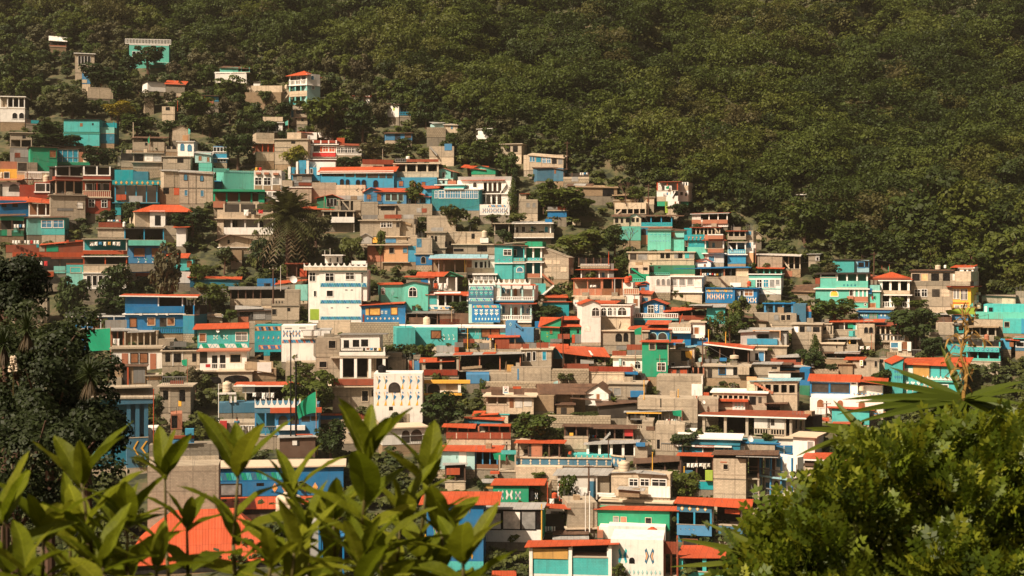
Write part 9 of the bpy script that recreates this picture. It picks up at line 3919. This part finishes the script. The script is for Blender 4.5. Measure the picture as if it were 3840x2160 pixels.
def near_yuccas():
    def D3(px, py, D): return at(px, py, D)
    def rel(tips, c, D):
        out = []
        for (tx, ty, dy) in tips:
            v = D3(tx, ty, D + dy) - c; out.append((v, v.length))
        return out
    c = D3(3614, 1500, 6.3)
    tips = [(3167,1465,-.25),(3248,1405,-.1),(3341,1362,.1),(3372,1380,.3),(3530,1285,.2),(3839,1415,-.2),(3795,1452,.2),(3150,1517,-.3),(3217,1487,.1),(3840,1500,-.3),(3840,1545,-.2),(3210,1560,-.1),(3260,1540,-.3),(3575,1630,-.4),(3800,1600,-.3)]
    y = yucca(c, .30, 'spiky yucca with a dried flower stalk above the right bush', 16, .036, el0=18, upv=Vector((0, -.75, .66)), dirs=rel(tips, c, 6.3))
    dry = leafmat('dry_stalk', [(.42,.22,.05), (.52,.30,.08), (.34,.17,.04)], .15)
    m = MB(); r = random.Random(8); H = (1500 - 1160) / FPX * 6.3; prev = Vector((0, 0, 0))
    for i in range(12):
        q = Vector((.012 * math.sin(i * .9), 0, H * (i + 1) / 12)); m.tube(prev, q, .009 * (1 - i / 16), .009 * (1 - (i + 1) / 16), dry, 6); prev = q
        if i > 1:
            for _ in range(3):
                a = r.uniform(0, 6.28); e = q + Vector((math.cos(a) * r.uniform(.04, .16) * (1 - i / 20), math.sin(a) * .06, r.uniform(-.05, .05))); mid = q.lerp(e, .5) + Vector((0, 0, .025)); m.tube(q, mid, .004, .003, dry, 4); m.tube(mid, e, .003, .002, dry, 4)
                for _k in range(2): blade(m, e, Vector((r.uniform(-1, 1), r.uniform(-1, 1), r.uniform(-1, .4))), r.uniform(.02, .045), .007, .3, dry, 3)
    m.build('flower_stalk', y)
    c2 = D3(3250, 1640, 6.0); tips2 = [(3024,1590,-.1),(3086,1577,0),(3127,1493,.1),(3140,1660,-.2),(3049,1748,-.2),(3160,1580,.2)]
    yucca(c2, .28, 'smaller yucca rosette poking out of the bush towards the panoramic window house', 7, .036, el0=18, upv=Vector((0, -.75, .66)), dirs=rel(tips2, c2, 6.0))
    c3 = D3(3270, 1790, 5.9); tips3 = [(3049,1782,-.1),(3065,1806,0),(3070,1750,.1),(3100,1840,0)]
    yucca(c3, .22, 'yucca spikes beside the firewood house, lower than the others', 5, .036, el0=18, upv=Vector((0, -.75, .66)), dirs=rel(tips3, c3, 5.9))
    c4 = D3(2960, 2120, 5.6); tips4 = [(2542,1994,-.1),(2638,1937,.1),(2523,2100,0),(2591,2146,-.15),(2680,2040,.2)]
    yucca(c4, .25, 'long yucca spikes crossing before the rippled orange red roof', 5, .036, el0=18, upv=Vector((0, -.75, .66)), dirs=rel(tips4, c4, 5.6))
def left_trees():
    lm = leafmat('leaf_shade', [(.010,.016,.003), (.017,.025,.0045), (.024,.033,.006)], .2)  # lens darkening and shade of the left side put into the leaf colour
    rng = np.random.default_rng(9)
    specs = [(60, 1330, 32, 1.9, 1.7, 'dark dense tree at the left edge below the orange tin shack'), (185, 1480, 30, 1.3, 1.3, 'dark leafy tree whose branches overlap the blue corner pavilion'), (60, 1720, 27, 2.1, 1.7, 'very dark shaded tree mass behind the lower left plants'),
             (190, 1330, 34, .7, .75, 'dark bough reaching towards the largest green flag'), (330, 1600, 30, .6, .8, 'dark sprays in front of the blue shaded wall'), (20, 1090, 36, .9, 1.1, 'olive dark treetop at the left edge beside the peeling turquoise house')]
    for (px, py, D, rx, rz, lab) in specs:
        P = at(px, py, D); gz = -2.9 - (D - 5) * .33
        root = empty('tree', (P.x, P.y, gz)); tag(root, lab, 'tree')
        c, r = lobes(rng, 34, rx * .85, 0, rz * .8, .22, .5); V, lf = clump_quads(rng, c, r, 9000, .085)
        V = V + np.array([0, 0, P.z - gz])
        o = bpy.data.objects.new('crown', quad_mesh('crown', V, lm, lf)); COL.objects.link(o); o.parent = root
        m = MB(); m.tube((0, 0, -.3), (0, 0, P.z - gz), .16, .07, BARK, 8)
        for i in range(7):
            a = i * .9; m.tube((0, 0, P.z - gz - rz * .8), (rx * .7 * math.cos(a), rx * .7 * math.sin(a), P.z - gz + rz * random.uniform(-.3, .5)), .05, .015, BARK, 5)
        m.build('trunk', root)
    ym = leafmat('yucca_shade', [(.03,.045,.010), (.05,.066,.014)], .2)  # darker copy of the yucca leaf, shade put into its colour
    for (px, py, D, L, lab) in ((100, 1232, 29.5, .42, 'shaded yucca head with a brown skirt at the left edge'), (335, 1402, 28, .42, 'shaded yucca head beside the blue corner pavilion'), (12, 1290, 29, .4, 'shaded yucca head at the extreme left edge')):
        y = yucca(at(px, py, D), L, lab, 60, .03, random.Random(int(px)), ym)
        m = MB(); dd = leafmat('palm_dead', [(.16,.11,.05), (.12,.08,.04)], .2)
        for i in range(26):
            a = i * 2.4; blade(m, Vector((0, 0, -.05)), Vector((math.cos(a) * .5, math.sin(a) * .5, -1)), L * 1.1, .02, .1, dd, 4)
        m.build('dead_skirt', y)
    m = MB(); P = at(50, 1370, 28); cr = paint('E', 'trim'); rr = random.Random(4)
    root = empty('flower_spike', P); tag(root, 'cream yucca flower spike in the dark left tree', 'flower')
    for i in range(60):
        t = rr.random(); a = rr.uniform(0, 6.28); q = Vector((math.cos(a) * .09 * (1 - t * .6), math.sin(a) * .09 * (1 - t * .6), .3 * (t - .5))); m.lathe([(.012, 0), (.025, .02), (.008, .045)], cr, 6, tuple(q))
    m.build('blossoms', root); m = MB(); m.tube((0, 0, -.6), (0, 0, .16), .012, .006, STEM, 5); m.build('stalk', root)
# ---------------------------------------------------------------- power lines between poles
def wires():
    runs = [((2120, 690), (3300, 850), 345, 322, 'long power line sagging across the forest to the right'), ((2125, 535), (2900, 760), 356, 330, 'upper power line running down the forest slope'), ((3275, 950), (3840, 985), 316, 314, 'power line leaving the pole beside the pavilion'),
            ((3545, 925), (3840, 960), 318, 318, 'power line at the right edge of the forest'), ((2640, 1290), (2790, 1370), 262, 256, 'bundle of wires dropping from the dark utility pole'), ((1900, 1690), (2600, 1770), 222, 218, 'black wire crossing before the broad grey roof')]
    for (a, b, d0, d1, lab) in runs:
        P, Q = at(*a, d0), at(*b, d1); o = empty('power_line', P); tag(o, lab, 'power line'); m = MB(); n = 14; prev = Vector((0, 0, 0))
        for i in range(1, n + 1):
            t = i / n; q = (Q - P) * t - Vector((0, 0, (Q - P).length * .06 * t * (1 - t))); m.tube(prev, q, .025, .025, paint('m', 'trim'), 3); prev = q
        m.build('wire', o)
    for (px, py, yb, lab) in ((1748, 408, 470, 'utility pole standing alone above the white two tone hut'), (2125, 530, 640, 'leaning utility pole at the forest edge right of the long beige house'), (3276, 945, 1050, 'utility pole between the blue rooftop room and the pavilion'), (3544, 915, 960, 'slender pole in the forest at right'), (3072, 715, 765, 'thin pole beside the lookout platform'), (2430, 690, 800, 'pole with a lamp left of the cluttered hill house')):
        D = Dt(px, yb); P = at(px, yb, D); h = (yb - py) / FPX * D; o = empty('utility_pole', P); tag(o, lab, 'utility pole')
        m = MB(); m.tube((0, 0, -1), (.02 * h, 0, h), .16, .1, BARK, 7); m.build('shaft', o); m = MB(); m.box(-.7, .7, -.16, -.08, h - .5, h - .38, BARK); m.build('crossarm', o)

def cables():
    r = random.Random(12); hs = [h for h in HOUSES if h.kind == 'house' and h.PY(h.ytop) > 420]; done = 0; used = set()
    while done < 34:
        a = r.choice(hs); b = r.choice(hs); dx = abs(a.PX(a.x0) - b.PX(b.x0)); dy = abs(a.PY(a.ytop) - b.PY(b.ytop))
        if a is b or not 70 < dx < 420 or dy > 90: continue
        la, lb = ' '.join(a.label.split()[:4]), ' '.join(b.label.split()[:4])
        if la in used or lb in used or 'with' in (la + lb).split()[-1:]: continue
        used |= {la, lb}; done += 1
        P = a.W(a.w * .5, .5, a.lz(a.ytop, a.w * .5) + 1.0); Q = b.W(b.w * .5, .5, b.lz(b.ytop, b.w * .5) + 1.0)
        o = empty('cable', P); tag(o, f'thin cable strung from the {la} to the {lb}', 'cable', 'cables strung between houses'); m = MB(); prev = Vector((0, 0, 0))
        for i in range(1, 11):
            t = i / 10; q = (Q - P) * t - Vector((0, 0, (Q - P).length * .14 * t * (1 - t))); m.tube(prev, q, .03, .03, paint('K', 'trim'), 3); prev = q
        m.tube((0, 0, -1.2), (0, 0, .1), .05, .05, paint('N', 'trim'), 5); m.build('wire', o)
# ---------------------------------------------------------------- thin warm air over the valley
def haze():
    m = bpy.data.materials.new('mat_haze'); m.use_nodes = True; n = m.node_tree.nodes; n.clear()
    out = n.new('ShaderNodeOutputMaterial'); v = n.new('ShaderNodeVolumePrincipled')
    v.inputs['Color'].default_value = (1.0, .90, .72, 1); v.inputs['Density'].default_value = HAZE_DENSITY; v.inputs['Anisotropy'].default_value = .2
    m.node_tree.links.new(v.outputs[0], out.inputs['Volume'])
    mb = MB(); mb.box(-620, 620, -40, 880, -60, 380, m); o = mb.build('haze'); tag(o, 'thin warm haze in the air over the valley', 'haze', kind='stuff')
build_ground()
parse(DATA)
RECTS = []
for (hx, y0, y1, hd, lb) in SHORT: pass
for h in HOUSES:
    a, b = sorted((h.PX(h.x0), h.PX(h.x1))); RECTS.append((a, b, h.PY(h.ytop), h.PY(h.ybot), h.D))
slope_details()
village_trees()
forest()
broad_plants()
bush()
near_yuccas()
left_trees()
wires()
cables()
HAZE_DENSITY = .00009
haze()
print('objects', len(bpy.data.objects))
